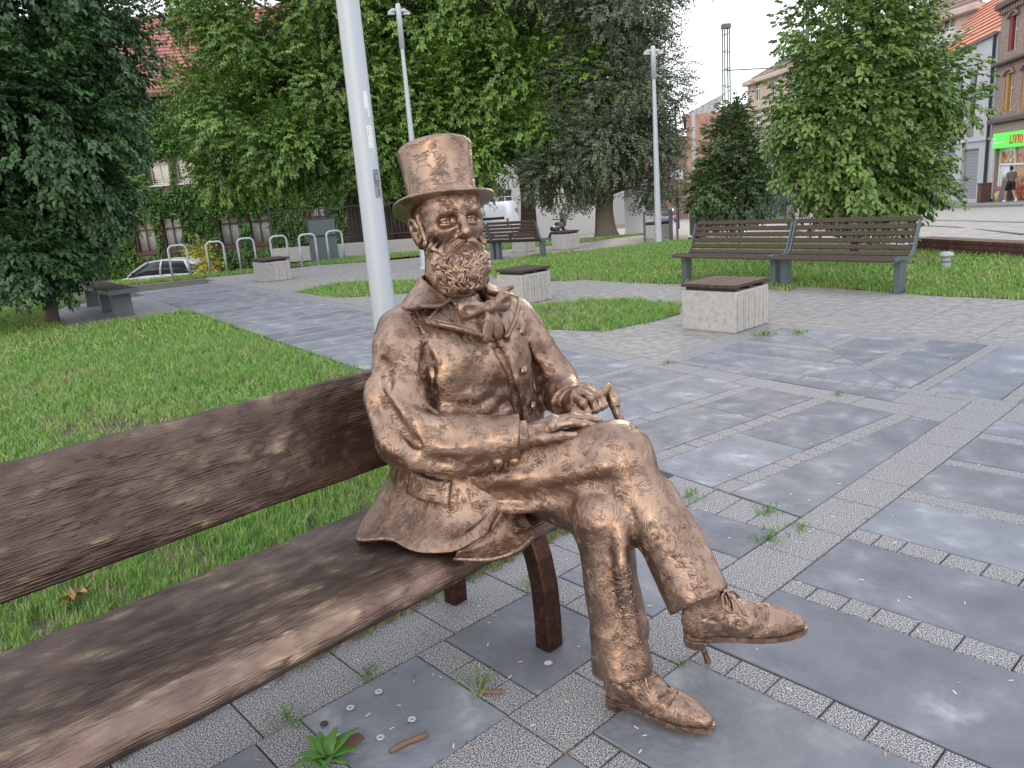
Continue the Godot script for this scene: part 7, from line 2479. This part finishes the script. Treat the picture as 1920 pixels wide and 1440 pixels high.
	put("shop_print", dome.done(), mat(lin(0.10, 0.42, 0.10), 0.4), t, Transform3D(Basis(Vector3.RIGHT, Vector3(0, 0, -1), Vector3(0, 1, 0)) , Vector3(0.87, 0.42, -0.225)))
	# green sign
	var sg := thing("shop_sign", "bright green grocery sign with red yellow edged lettering", "sign", Vector3(base.x, -1.35, base.z), turn)
	var green := mat(lin(0.06, 0.62, 0.06), 0.4)
	green.emission_enabled = true
	green.emission = Color(0.16, 0.85, 0.10)
	green.emission_energy_multiplier = 0.35
	put("board", box_mesh(Vector3(6.2, 0.80, 0.14), 0.02), green, sg, Transform3D(Basis.IDENTITY, Vector3(3.82, 3.52, 0.16)))
	text_part(sg, "lettering", "LIVIO", 0.66, mat(lin(0.80, 0.62, 0.10), 0.5), Vector3(3.12, 3.52, 0.235), 0.016, "Droid Serif", 0.1)
	text_part(sg, "lettering", "LIVIO", 0.63, mat(lin(0.62, 0.03, 0.03), 0.5), Vector3(3.15, 3.52, 0.252), 0.02, "Droid Serif", 0.1)
	for q in [[0.95, 3.63, 0.35], [0.85, 3.43, 1.45]]: put("small_print_line", box_mesh(Vector3(q[2], 0.06, 0.01)), white, sg, Transform3D(Basis.IDENTITY, Vector3(q[0] + q[2] / 2, q[1], 0.236)))
	# peach corner house further down the street
	t = thing("peach_house", "pale peach rendered tenement half hidden by the young tree", "house", Vector3(31.9, -3.9, -100.5), turn + 0.36)
	holes = []
	for f in 4:
		for k in 9: holes.append(Rect2(2.0 + k * 4.2, 2.0 + f * 3.9 - (0.6 if f == 0 else 0.0), 1.5, 2.2))
	var peach := mat(Color.WHITE, 0.9)
	peach.albedo_texture = ntex(noise(FastNoiseLite.TYPE_SIMPLEX_SMOOTH, 0.02, 5, 307), 256, [[0.0, lin(0.46, 0.33, 0.27)], [1.0, lin(0.58, 0.45, 0.38)]])
	tri(peach, 0.1)
	put("wall", front_wall(40.0, -3.0, 16.2, holes, 0.25, 12.0), peach, t)
	for r in holes: window(t, r, 0.24, white, dark_pane, 0.66, null, 0.1)
	put("cornice", box_mesh(Vector3(40.4, 0.5, 0.8), 0.08), peach, t, Transform3D(Basis.IDENTITY, Vector3(20, 16.0, 0.25)))
	put("shop_band", box_mesh(Vector3(40.0, 0.7, 0.3), 0.05), mat(lin(0.25, 0.2, 0.19), 0.8), t, Transform3D(Basis.IDENTITY, Vector3(20, 4.6, 0.1)))
	roof_slope(t, "roof", mat(lin(0.16, 0.10, 0.08), 0.85), Vector3(-0.3, 16.2, 0.3), Vector3(40.6, 0, 0), Vector3(0, 3.0, -6), 6, 30)
	# long brick tenement row at the end of the street
	var red := mat(Color.WHITE, 0.9)
	red.albedo_texture = ntex(noise(FastNoiseLite.TYPE_SIMPLEX_SMOOTH, 0.03, 5, 308), 256, [[0.0, lin(0.25, 0.14, 0.11)], [1.0, lin(0.40, 0.25, 0.20)]])
	tri(red, 0.1)
	for k in 2:
		t = thing("brick_row_house", ["red brick tenement with curved corner beyond the small cone tree", "long pink brick tenement closing the street"][k], "house", [Vector3(36.8, -6.6, -152.0), Vector3(39.5, -8.2, -196.0)][k], turn + [0.0, -0.06][k])
		holes = []
		var ww: float = [30.0, 44.0][k]
		for f in 4:
			for q in int(ww / 3.4): holes.append(Rect2(1.2 + q * 3.4, 1.6 + f * 4.0, 1.4, 2.4))
		put("wall", front_wall(ww, -3.0, 17.4, holes, 0.3, 12.0), red, t)
		for r in holes: put("pane", box_mesh(Vector3(r.size.x - 0.1, r.size.y - 0.1, 0.02)), dark_pane, t, Transform3D(Basis.IDENTITY, Vector3(r.get_center().x, r.get_center().y, -0.22)))
		for q in [5.1, 9.1, 17.2]: put("cornice", box_mesh(Vector3(ww + 0.4, 0.5, 0.7), 0.08), mat(lin(0.15, 0.12, 0.11), 0.9), t, Transform3D(Basis.IDENTITY, Vector3(ww / 2, q, 0.2)))
		put("shop_front", box_mesh(Vector3(ww, 1.2, 0.1), 0.02), mat(lin(0.5, 0.5, 0.52), 0.8), t, Transform3D(Basis.IDENTITY, Vector3(ww / 2, 4.5, 0.06)))
		if k == 1: put("green_sign", box_mesh(Vector3(2.4, 0.9, 0.2), 0.03), green, t, Transform3D(Basis.IDENTITY, Vector3(36.0, 3.9, 0.3)))
		roof_slope(t, "roof", mat(lin(0.14, 0.09, 0.08), 0.85), Vector3(-0.3, 17.4, 0.3), Vector3(ww + 0.6, 0, 0), Vector3(0, 2.5, -6), 6, 24)

var shutter_m := mat(lin(0.26, 0.26, 0.275), 0.5, 0.2)

func tube_pipe(h: float, r: float) -> ArrayMesh:
	var b := MB.new(true)
	b.tube([Vector3(0, -0.9, 0.25), Vector3(0, -0.75, 0.06), Vector3(0, 0, 0), Vector3(0, h * 0.5, 0), Vector3(0, h - 0.2, 0), Vector3(0, h, 0.05)], [r], 10)
	return b.done()

func brick_tex() -> ImageTexture:
	var n := 512
	var im := Image.create(n, n, false, Image.FORMAT_RGB8)
	im.fill(lin(0.22, 0.18, 0.165))
	var r := RandomNumberGenerator.new()
	r.seed = 71
	var rows := 26
	for j in rows:
		for i in 16:
			var k := r.randf_range(0.75, 1.25)
			var y0 := j * n / rows
			var x0 := i * 32 + (16 if j % 2 else 0)
			im.fill_rect(Rect2i(x0 % n, y0, 30, n / rows - 2), lin(0.30 * k, 0.205 * k, 0.165 * k))
	return ImageTexture.create_from_image(im)

# ------------------------------------------------------------------ vehicles and street things
func loft_body(sections: Array, seg_close := true) -> ArrayMesh:
	# sections: [x, [[y, z] ... half outline bottom to top]]; mirrored in z
	var b := MB.new(true)
	var rings := []
	for s in sections:
		var ring := []
		for q in s[1]: ring.append(Vector3(s[0], q[0], q[1]))
		for i in range(s[1].size() - 1, -1, -1): ring.append(Vector3(s[0], s[1][i][0], -s[1][i][1]))
		rings.append(ring)
	var m: int = rings[0].size()
	for i in rings.size() - 1:
		for k in m: b.quad(rings[i][k], rings[i][(k + 1) % m], rings[i + 1][(k + 1) % m], rings[i + 1][k])
	for k in range(1, m - 1):
		b.tri(rings[0][0], rings[0][k + 1], rings[0][k])
		b.tri(rings[-1][0], rings[-1][k], rings[-1][k + 1])
	return b.done()

func car(label: String, at: Vector3, turn: float, paint: Material, tall := 1.0, lamps := false) -> void:
	# nose towards +x
	var t := thing("parked_car", label, "car", at, turn, "cars parked or waiting in the streets")
	var s := tall
	var lower := []
	for q in [[-2.10, 0.55, 0.62, 0.72], [-2.02, 0.32, 0.80, 0.80], [-1.6, 0.26, 0.90, 0.86], [-0.6, 0.24, 0.92, 0.87], [0.6, 0.24, 0.90, 0.87], [1.3, 0.26, 0.86, 0.85], [1.85, 0.30, 0.74, 0.78], [2.08, 0.36, 0.62, 0.62], [2.13, 0.45, 0.56, 0.50]]:
		lower.append([q[0], [[q[1], q[3] * 0.9], [q[1] + 0.10, q[3] * 0.985], [(q[1] + q[2]) / 2 + 0.05, q[3]], [q[2] * 0.97 * s, q[3] * 0.97], [q[2] * s, q[3] * 0.86]]])
	put("body", loft_body(lower), paint, t)
	var glass := mat(lin(0.035, 0.042, 0.05), 0.06)
	var cab := []
	for q in [[-1.98, 0.92, 0.70, 0.74], [-1.72, 1.28, 0.66, 0.80], [-1.35, 1.44, 0.64, 0.82], [-0.4, 1.50, 0.66, 0.84], [0.25, 1.46, 0.66, 0.84], [0.75, 1.20, 0.70, 0.84], [1.22, 0.90, 0.74, 0.84]]:
		cab.append([q[0], [[0.84 * s, q[3]], [lerpf(0.86 * s, q[1] * s, 0.55), lerpf(q[3], q[2], 0.45)], [q[1] * s - 0.05, q[2]], [q[1] * s - 0.015, q[2] * 0.86]]])
	put("windows", loft_body(cab), glass, t)
	var roof := []
	for q in [[-1.78, 1.275, 0.60], [-1.4, 1.452, 0.61], [-0.4, 1.512, 0.64], [0.25, 1.47, 0.62], [0.42, 1.40, 0.60]]:
		roof.append([q[0], [[q[1] * s - 0.055, q[2] + 0.035], [q[1] * s - 0.015, q[2]], [q[1] * s + 0.008, q[2] * 0.8]]])
	put("roof", loft_body(roof), paint, t)
	for z in [-1.0, 1.0]:
		for pp in [[V(-1.75, 0.88 * s, 0.80), V(-1.45, 1.40 * s, 0.66)], [V(-0.35, 0.88 * s, 0.86), V(-0.38, 1.46 * s, 0.68)], [V(1.20, 0.90 * s, 0.83), V(0.30, 1.43 * s, 0.66)]]:
			var b := MB.new(true)
			b.tube([V(pp[0].x, pp[0].y, pp[0].z * z), (pp[0] + pp[1]) * V(0.5, 0.5, 0.5 * z) + V(0, 0.02, 0.035 * z), V(pp[1].x, pp[1].y, pp[1].z * z)], [0.045], 6)
			put("pillar", b.done(), paint, t)
		var mb := MB.new(true)
		mb.lathe([Vector2(0, -0.09), Vector2(0.06, -0.06), Vector2(0.075, 0.02), Vector2(0.05, 0.08), Vector2(0, 0.09)], 10, Transform3D(Basis.from_scale(V(1, 1, 1.4)), V(0.85, 0.98 * s, z * 0.98)))
		put("mirror", mb.done(), dark_metal, t)
		var red := mat(lin(0.45, 0.02, 0.02), 0.25)
		if lamps:
			red.emission_enabled = true
			red.emission = Color(1.0, 0.15, 0.08)
			red.emission_energy_multiplier = 2.0
		put("tail_light", box_mesh(V(0.34, 0.17, 0.24), 0.05), red, t, Transform3D(Basis(Vector3.UP, z * 0.25), V(-1.98, 0.80 * s, z * 0.72)))
		put("headlight", box_mesh(V(0.30, 0.13, 0.28), 0.05), mat(lin(0.6, 0.62, 0.65), 0.1), t, Transform3D(Basis(Vector3.UP, -z * 0.4), V(1.93, 0.62 * s, z * 0.62)))
		for x in [-1.30, 1.32]:
			var wb := MB.new(true)
			wb.lathe([Vector2(0.20, -0.10), Vector2(0.30, -0.10), Vector2(0.325, -0.06), Vector2(0.325, 0.06), Vector2(0.30, 0.10), Vector2(0.20, 0.10)], 20, Transform3D(Basis(Vector3.RIGHT, PI / 2), Vector3.ZERO))
			var wheel := put("wheel", wb.done(), mat(lin(0.02, 0.02, 0.02), 0.9), t, Transform3D(Basis.IDENTITY, V(x, 0.325, z * 0.79)))
			wb = MB.new(true)
			wb.lathe([Vector2(0, -0.07), Vector2(0.21, -0.09), Vector2(0.21, 0.09), Vector2(0, 0.07)], 14, Transform3D(Basis(Vector3.RIGHT, PI / 2), Vector3.ZERO))
			put("rim", wb.done(), zinc, wheel)

func make_street() -> void:
	var white := mat(lin(0.72, 0.73, 0.74), 0.25)
	white.clearcoat_enabled = true
	var g := func(x: float, z: float) -> Vector3: return Vector3(x, land(x, z) + 0.04, z)
	car("white hatchback with red tail light below the bicycle hoops", g.call(-15.0, -34.6), deg_to_rad(171.0), white, 1.0)
	car("blue grey car far down the street beside the lamp post", g.call(19.9, -92.0), deg_to_rad(76), mat(lin(0.20, 0.25, 0.32), 0.25), 1.0, true)
	car("red car with glowing tail lights far down the street", g.call(21.6, -82.0), deg_to_rad(76), mat(lin(0.5, 0.03, 0.03), 0.25), 0.95, true)
	car("white car parked by the street behind the small cone tree", g.call(23.4, -76.0), deg_to_rad(78), white, 1.0)
	car("dark car parked nearest the small cone tree", g.call(20.4, -62.0), deg_to_rad(80), mat(lin(0.06, 0.06, 0.065), 0.25), 1.0, true)
	car("black car roof just beyond the double bench's left end", g.call(13.6, -45.0), deg_to_rad(100), mat(lin(0.05, 0.05, 0.055), 0.2), 1.0)
	# delivery van seen from behind, nose away
	var t := thing("white_van", "white van parked beyond the bench, seen beside the hat brim", "van", g.call(0.05, -45.0) + V(0, 0.25, 0), deg_to_rad(80))
	var sec := []
	for q in [[-2.4, 0.45, 1.92, 0.90], [-2.3, 0.35, 2.08, 0.94], [-1.0, 0.30, 2.14, 0.96], [0.9, 0.30, 2.12, 0.95], [1.6, 0.32, 1.55, 0.92], [2.3, 0.36, 1.15, 0.85], [2.55, 0.45, 0.95, 0.70]]:
		sec.append([q[0], [[q[1], q[3] * 0.9], [q[1] + 0.15, q[3]], [q[2] * 0.55, q[3]], [q[2] * 0.93, q[3] * 0.90], [q[2], q[3] * 0.72]]])
	put("body", loft_body(sec), white, t)
	put("rear_window", box_mesh(V(0.03, 0.5, 1.35), 0.02), mat(lin(0.03, 0.035, 0.045), 0.06), t, Transform3D(Basis(Vector3.BACK, -0.09), V(-2.375, 1.45, 0)))
	put("side_window", box_mesh(V(1.1, 0.5, 1.84), 0.03), mat(lin(0.03, 0.035, 0.045), 0.06), t, Transform3D(Basis.IDENTITY, V(0.7, 1.45, 0)))
	for z in [-1.0, 1.0]:
		put("tail_light", box_mesh(V(0.06, 0.5, 0.12), 0.02), mat(lin(0.4, 0.02, 0.02), 0.3), t, Transform3D(Basis.IDENTITY, V(-2.38, 1.0, z * 0.84)))
		for x in [-1.5, 1.6]:
			var wb := MB.new(true)
			wb.lathe([Vector2(0.0, -0.10), Vector2(0.30, -0.11), Vector2(0.34, -0.06), Vector2(0.34, 0.06), Vector2(0.30, 0.11), Vector2(0, 0.10)], 18, Transform3D(Basis(Vector3.RIGHT, PI / 2), V(x, 0.34, z * 0.84)))
			put("wheel", wb.done(), mat(lin(0.02, 0.02, 0.02), 0.9), t)
	# motorcycle
	t = thing("motorcycle", "dark motorcycle with white screen parked beyond the bench seen from behind", "motorcycle", g.call(2.2, -29.6), deg_to_rad(65))
	for x in [-0.68, 0.68]:
		var b := MB.new(true)
		var ring := []
		for k in 25: ring.append(V(x + cos(TAU * k / 24.0) * 0.27, 0.31 + sin(TAU * k / 24.0) * 0.27, 0))
		b.tube(ring, [0.05], 8, false)
		put("wheel", b.done(), mat(lin(0.02, 0.02, 0.02), 0.9), t)
	var c := Clay.new()
	c.cell = 0.02
	c.add(V(-0.15, 0.42, 0), V(0.2, 0.42, 0), 0.16, 0.17, 0.05)
	c.add(V(-0.6, 0.72, 0), V(-0.1, 0.70, 0), 0.09, 0.12, 0.05)
	c.add(V(0.0, 0.80, 0), V(0.30, 0.78, 0), 0.14, 0.12, 0.05)
	c.add(V(0.45, 0.85, 0), V(0.72, 0.35, 0), 0.07, 0.05, 0.04)
	c.add(V(-0.3, 0.55, 0), V(-0.68, 0.33, 0), 0.06, 0.05, 0.04)
	c.add(V(0.55, 0.95, 0), V(0.62, 0.80, 0), 0.11, 0.10, 0.03)
	c.build()
	put("body", c.mesh, mat(lin(0.10, 0.10, 0.11), 0.35, 0.4), t)
	var bb := MB.new(true)
	bb.tube([V(0.38, 1.02, -0.36), V(0.48, 1.0, 0), V(0.38, 1.02, 0.36)], [0.022], 8)
	put("handlebar", bb.done(), zinc, t)
	put("screen", box_mesh(V(0.03, 0.30, 0.26), 0.01), white, t, Transform3D(Basis(Vector3.BACK, 0.5), V(0.60, 1.10, 0)))
	# advertising column
	t = thing("advertising_column", "round grey concrete column standing between the silver tree and the lamp post", "column", g.call(6.95, -39.0))
	bb = MB.new(true)
	bb.lathe([Vector2(0.78, -0.2), Vector2(0.78, 0.12), Vector2(0.70, 0.16), Vector2(0.70, 2.3), Vector2(0.84, 2.38), Vector2(0.84, 2.55), Vector2(0.5, 2.8), Vector2(0, 2.95)], 28)
	put("drum", bb.done(), board_concrete, t)
	# lattice masts of the tram wires
	var green := mat(lin(0.10, 0.14, 0.10), 0.7)
	var masts := [[13.12, -45.0, 10.6, "green lattice mast rising behind the small cone tree"], [16.2, -41.5, 11.5, "green lattice mast behind the top of the larger young tree"]]
	for q in masts:
		t = thing("lattice_mast", q[3], "mast", g.call(q[0], q[1]), 0.2, "tram wire masts")
		for i in 4:
			var sx := (-1.0 if i % 2 else 1.0) * 0.17
			var sz := (-1.0 if i < 2 else 1.0) * 0.12
			put("leg", box_mesh(V(0.055, q[2], 0.055)), green, t, Transform3D(Basis(Vector3.BACK, (0.006 if i % 2 else -0.006) * -1.0), V(sx, q[2] / 2, sz)))
		for k in 12:
			var y: float = 0.4 + k * (q[2] - 0.8) / 11.0
			for z in [-0.14, 0.14]: put("brace", box_mesh(V(0.40, 0.035, 0.02)), green, t, Transform3D(Basis(Vector3.BACK, 0.45 if k % 2 else -0.45), V(0, y, z)))
		put("cap_plate", box_mesh(V(0.46, 0.25, 0.34), 0.02), green, t, Transform3D(Basis.IDENTITY, V(0, q[2], 0)))
		put("collar_plate", box_mesh(V(0.46, 0.20, 0.32), 0.02), mat(lin(0.22, 0.12, 0.07), 0.8), t, Transform3D(Basis.IDENTITY, V(0, 6.05, 0)))
		put("wire_arm", box_mesh(V(3.6, 0.06, 0.06)), green, t, Transform3D(Basis.IDENTITY, V(1.8, 8.35, 0)))
	# wires
	var wires := [[V(13.4, 7.3, -45), V(27.5, 8.1, -46)], [V(16.4, 7.6, -41.5), V(14.8, 5.6, -100)], [V(13.4, 6.6, -45), V(28.6, 5.2, -47)], [V(16.6, 6.5, -41.5), V(28.4, 6.1, -45.5)]]
	var wl := ["overhead wire from the lattice mast to the brick tenement", "tram wire running down the street", "lower overhead wire towards the grey house", "overhead wire from the second lattice mast"]
	for i in 4:
		bb = MB.new(true)
		var pts := []
		for k in 11: pts.append(wires[i][0].lerp(wires[i][1], k / 10.0) - V(0, 0.35 * sin(PI * k / 10.0), 0))
		bb.tube(pts, [0.014], 5)
		var o := put("overhead_wire", bb.done(), dark_metal)
		tag(o, wl[i], "wire", "overhead tram wires")
	# tall street lamp with a long arm, carrying a blank sign back
	t = thing("street_lamp", "tall dark street lamp with one long arm in the street gap", "street lamp", g.call(10.25, -45.0))
	bb = MB.new(true)
	bb.tube([V(0, 0, 0), V(0, 2.0, 0), V(0, 7.0, 0)], [0.10, 0.085, 0.045], 10)
	put("pole", bb.done(), dark_metal, t)
	bb = MB.new(true)
	bb.tube([V(0, 6.85, 0), V(0.3, 7.0, 0), V(0.9, 7.12, 0)], [0.035], 8)
	put("arm", bb.done(), dark_metal, t)
	put("lamp", box_mesh(V(0.75, 0.07, 0.22), 0.02), zinc, t, Transform3D(Basis(Vector3.BACK, 0.22), V(1.2, 7.2, 0)))
	put("sign_back", box_mesh(V(0.72, 0.55, 0.02), 0.004), zinc, t, Transform3D(Basis.IDENTITY, V(-0.02, 3.0, 0.12)))
	t = thing("utility_pole", "grey concrete utility pole before the brick tenement row", "pole", g.call(15.0, -60.0))
	bb = MB.new(true)
	bb.tube([V(0, 0, 0), V(0, 4, 0), V(0, 8.3, 0)], [0.20, 0.17, 0.13], 12)
	put("pole", bb.done(), board_concrete, t)
	# road sign cluster
	t = thing("road_sign", "small blue and red no parking sign far down the street", "road sign", g.call(6.9, -52.0))
	put("post", box_mesh(V(0.06, 2.6, 0.06), 0.01), zinc, t, Transform3D(Basis.IDENTITY, V(0, 1.3, 0)))
	bb = MB.new()
	bb.lathe([Vector2(0, 0), Vector2(0.30, 0), Vector2(0.30, 0.02), Vector2(0, 0.02)], 20, Transform3D(Basis(Vector3.RIGHT, PI / 2), V(0, 2.35, 0.05)))
	put("red_disc", bb.done(), mat(lin(0.5, 0.03, 0.03), 0.5), t)
	bb = MB.new()
	bb.lathe([Vector2(0, 0), Vector2(0.23, 0), Vector2(0.23, 0.02), Vector2(0, 0.02)], 20, Transform3D(Basis(Vector3.RIGHT, PI / 2), V(0, 2.35, 0.065)))
	put("blue_disc", bb.done(), mat(lin(0.05, 0.10, 0.45), 0.5), t)
	# bus shelter
	t = thing("bus_shelter", "glass bus shelter between the two young trees", "bus shelter", g.call(10.9, -31.0), deg_to_rad(-14))
	var gl := mat(Color(0.25, 0.30, 0.33, 0.45), 0.08)
	gl.transparency = BaseMaterial3D.TRANSPARENCY_ALPHA
	for x in [-0.5, 0.5]: put("post", box_mesh(V(0.07, 2.3, 0.07), 0.006), steel, t, Transform3D(Basis.IDENTITY, V(x * 1.5, 1.15, 0)))
	put("pane", box_mesh(V(1.42, 1.9, 0.015)), gl, t, Transform3D(Basis.IDENTITY, V(0, 1.1, 0)))
	put("timetable", box_mesh(V(0.85, 1.3, 0.05), 0.01), mat(lin(0.14, 0.17, 0.19), 0.3), t, Transform3D(Basis.IDENTITY, V(0.05, 1.05, -0.08)))
	put("roof", box_mesh(V(1.9, 0.10, 1.5), 0.02), mat(lin(0.6, 0.61, 0.62), 0.5), t, Transform3D(Basis.IDENTITY, V(0, 2.35, -0.5)))
	# planter box and board before the shop
	var dS := Vector3(0.24, 0, -0.97).normalized()
	var nS := Vector3(-0.97, 0, -0.24).normalized()
	var p0 := Vector3(27.79, 0, -42.5)
	var turn := atan2(dS.z, -dS.x)
	var spot := func(k: float, out: float) -> Vector3:
		var q := p0 + dS * k + nS * out
		return Vector3(q.x, land(q.x, q.z) + 0.15, q.z)
	t = thing("planter_box", "dark brown box standing at the shop's left corner", "box", spot.call(2.75, 0.4), turn)
	put("box", box_mesh(V(0.62, 1.05, 0.5), 0.02), mat(lin(0.10, 0.05, 0.04), 0.8), t, Transform3D(Basis.IDENTITY, V(0, 0.53, 0)))
	put("rim", box_mesh(V(0.68, 0.07, 0.56), 0.015), mat(lin(0.08, 0.04, 0.035), 0.8), t, Transform3D(Basis.IDENTITY, V(0, 1.07, 0)))
	for i in 1:
		t = thing("chalk_board", ["folding chalk board left of the walking person"][i], "chalk board", spot.call(-1.2, 0.6), turn + 0.2)
		for s in [-1.0, 1.0]:
			put("board", box_mesh(V(0.62, 1.15, 0.02), 0.004), mat(lin(0.10, 0.10, 0.11), 0.7), t, Transform3D(Basis(Vector3.RIGHT, s * -0.2), V(0, 0.62, s * 0.14)))
			for x in [-0.32, 0.32]: put("leg", box_mesh(V(0.045, 1.32, 0.035), 0.004), mat(lin(0.40, 0.24, 0.11), 0.7), t, Transform3D(Basis(Vector3.RIGHT, s * -0.2), V(x, 0.65, s * 0.14)))
	t = thing("flower_tub", "yellow tub of pink flowers against the shop front", "flower tub", spot.call(0.3, 0.35), turn)
	bb = MB.new(true)
	bb.lathe([Vector2(0, 0), Vector2(0.22, 0), Vector2(0.30, 0.5), Vector2(0.26, 0.5), Vector2(0, 0.46)], 16)
	put("tub", bb.done(), mat(lin(0.55, 0.40, 0.05), 0.6), t)
	c = Clay.new()
	c.cell = 0.03
	var rr := RandomNumberGenerator.new()
	rr.seed = 6
	for i in 26: c.ball(V(rr.randf_range(-0.32, 0.32), 0.58 + rr.randf() * 0.22, rr.randf_range(-0.25, 0.25)), 0.06, 0.01)
	c.build()
	put("flowers", c.mesh, mat(lin(0.42, 0.18, 0.18), 0.8), t)
	walker(spot.call(-2.9, 1.0), turn - 1.35)

func walker(at: Vector3, turn: float) -> void:
	# facing +z, mid stride, head bent over the hands
	var t := thing("person", "person walking past the shop in grey shirt, black shorts and white shoes", "person", at, turn)
	var skin := mat(lin(0.42, 0.25, 0.18), 0.6)
	var c := Clay.new()
	c.cell = 0.014
	c.add(V(0, 1.02, 0), V(0, 1.36, 0.02), 0.13, 0.15, 0.05, Vector3.BACK, 0.7)
	c.add(V(-0.15, 1.42, 0.02), V(0.15, 1.42, 0.02), 0.06, 0.06, 0.06)
	c.add(V(0, 1.44, 0.03), V(0, 1.54, 0.06), 0.055, 0.05, 0.03)
	c.add(V(0, 1.62, 0.09), V(0, 1.70, 0.05), 0.075, 0.085, 0.04)
	c.ball(V(0, 1.60, 0.165), 0.018, 0.02)
	for s in [-1.0, 1.0]:
		c.ball(V(s * 0.083, 1.63, 0.06), 0.018, 0.01)
		c.carve(V(s * 0.03, 1.635, 0.165), V(s * 0.03, 1.635, 0.155), 0.012, 0.012, 0.01)
		c.add(V(s * 0.19, 1.41, 0.02), V(s * 0.23, 1.14, 0.03), 0.052, 0.042, 0.03)
		c.add(V(s * 0.23, 1.14, 0.03), V(s * 0.07, 1.18, 0.26), 0.042, 0.03, 0.02)
		for i in 5: c.add(V(s * 0.07, 1.18, 0.27), V(s * (0.055 - 0.022 * i * 0.6), 1.21 - i * 0.014, 0.335), 0.018, 0.009, 0.008)
	c.add(V(0.09, 0.96, 0), V(0.10, 0.53, 0.20), 0.10, 0.062, 0.04)
	c.add(V(0.10, 0.53, 0.20), V(0.10, 0.10, 0.26), 0.06, 0.042, 0.03)
	c.add(V(-0.09, 0.96, 0), V(-0.10, 0.53, -0.06), 0.10, 0.062, 0.04)
	c.add(V(-0.10, 0.53, -0.06), V(-0.10, 0.12, -0.34), 0.06, 0.042, 0.03)
	c.build()
	put("body", c.mesh, skin, t)
	c = Clay.new()
	c.cell = 0.016
	c.add(V(0, 1.00, 0), V(0, 1.36, 0.02), 0.155, 0.168, 0.05, Vector3.BACK, 0.72)
	c.add(V(-0.16, 1.42, 0.02), V(0.16, 1.42, 0.02), 0.074, 0.074, 0.06)
	for s in [-1.0, 1.0]: c.add(V(s * 0.19, 1.41, 0.02), V(s * 0.225, 1.22, 0.03), 0.068, 0.066, 0.03)
	c.build()
	put("shirt", c.mesh, mat(lin(0.12, 0.125, 0.135), 0.9), t)
	c = Clay.new()
	c.cell = 0.016
	c.add(V(-0.06, 0.97, 0), V(0.06, 0.97, 0), 0.135, 0.135, 0.04, Vector3.BACK, 0.85)
	c.cone(V(0.09, 0.95, 0.0), V(0.10, 0.60, 0.17), 0.115, 0.10, 0.03)
	c.cone(V(-0.09, 0.95, 0.0), V(-0.10, 0.60, -0.045), 0.115, 0.10, 0.03)
	c.build()
	put("shorts", c.mesh, mat(lin(0.012, 0.012, 0.014), 0.9), t)
	c = Clay.new()
	c.cell = 0.014
	c.add(V(0, 1.66, 0.035), V(0, 1.73, 0.06), 0.092, 0.085, 0.03)
	c.carve(V(0, 1.60, 0.17), V(0, 1.66, 0.17), 0.075, 0.06, 0.02)
	c.build()
	put("hair", c.mesh, mat(lin(0.025, 0.017, 0.012), 0.8), t)
	for q in [[V(0.10, 0.045, 0.24), V(0.10, 0.04, 0.40)], [V(-0.10, 0.075, -0.36), V(-0.10, 0.035, -0.22)]]:
		c = Clay.new()
		c.cell = 0.014
		c.add(q[0], q[1], 0.05, 0.04, 0.02)
		c.add(q[0] + V(0, 0.02, 0.02), q[0] + V(0, 0.08, 0.03), 0.042, 0.042, 0.02)
		c.build()
		put("shoe", c.mesh, mat(lin(0.72, 0.72, 0.72), 0.6), t)

func build() -> void:
	var t0 := Time.get_ticks_msec()
	make_surfaces()
	make_land()
	make_paving()
	print("ground ", Time.get_ticks_msec() - t0); t0 = Time.get_ticks_msec()
	make_houses()
	print("houses ", Time.get_ticks_msec() - t0); t0 = Time.get_ticks_msec()
	make_trees()
	print("trees ", Time.get_ticks_msec() - t0); t0 = Time.get_ticks_msec()
	make_bronze()
	make_bronze_bench()
	make_statue()
	make_cane()
	print("statue ", Time.get_ticks_msec() - t0); t0 = Time.get_ticks_msec()
	make_furniture()
	make_street()
	print("furniture ", Time.get_ticks_msec() - t0); t0 = Time.get_ticks_msec()
	make_lawns()
	make_litter()
	print("lawns ", Time.get_ticks_msec() - t0)
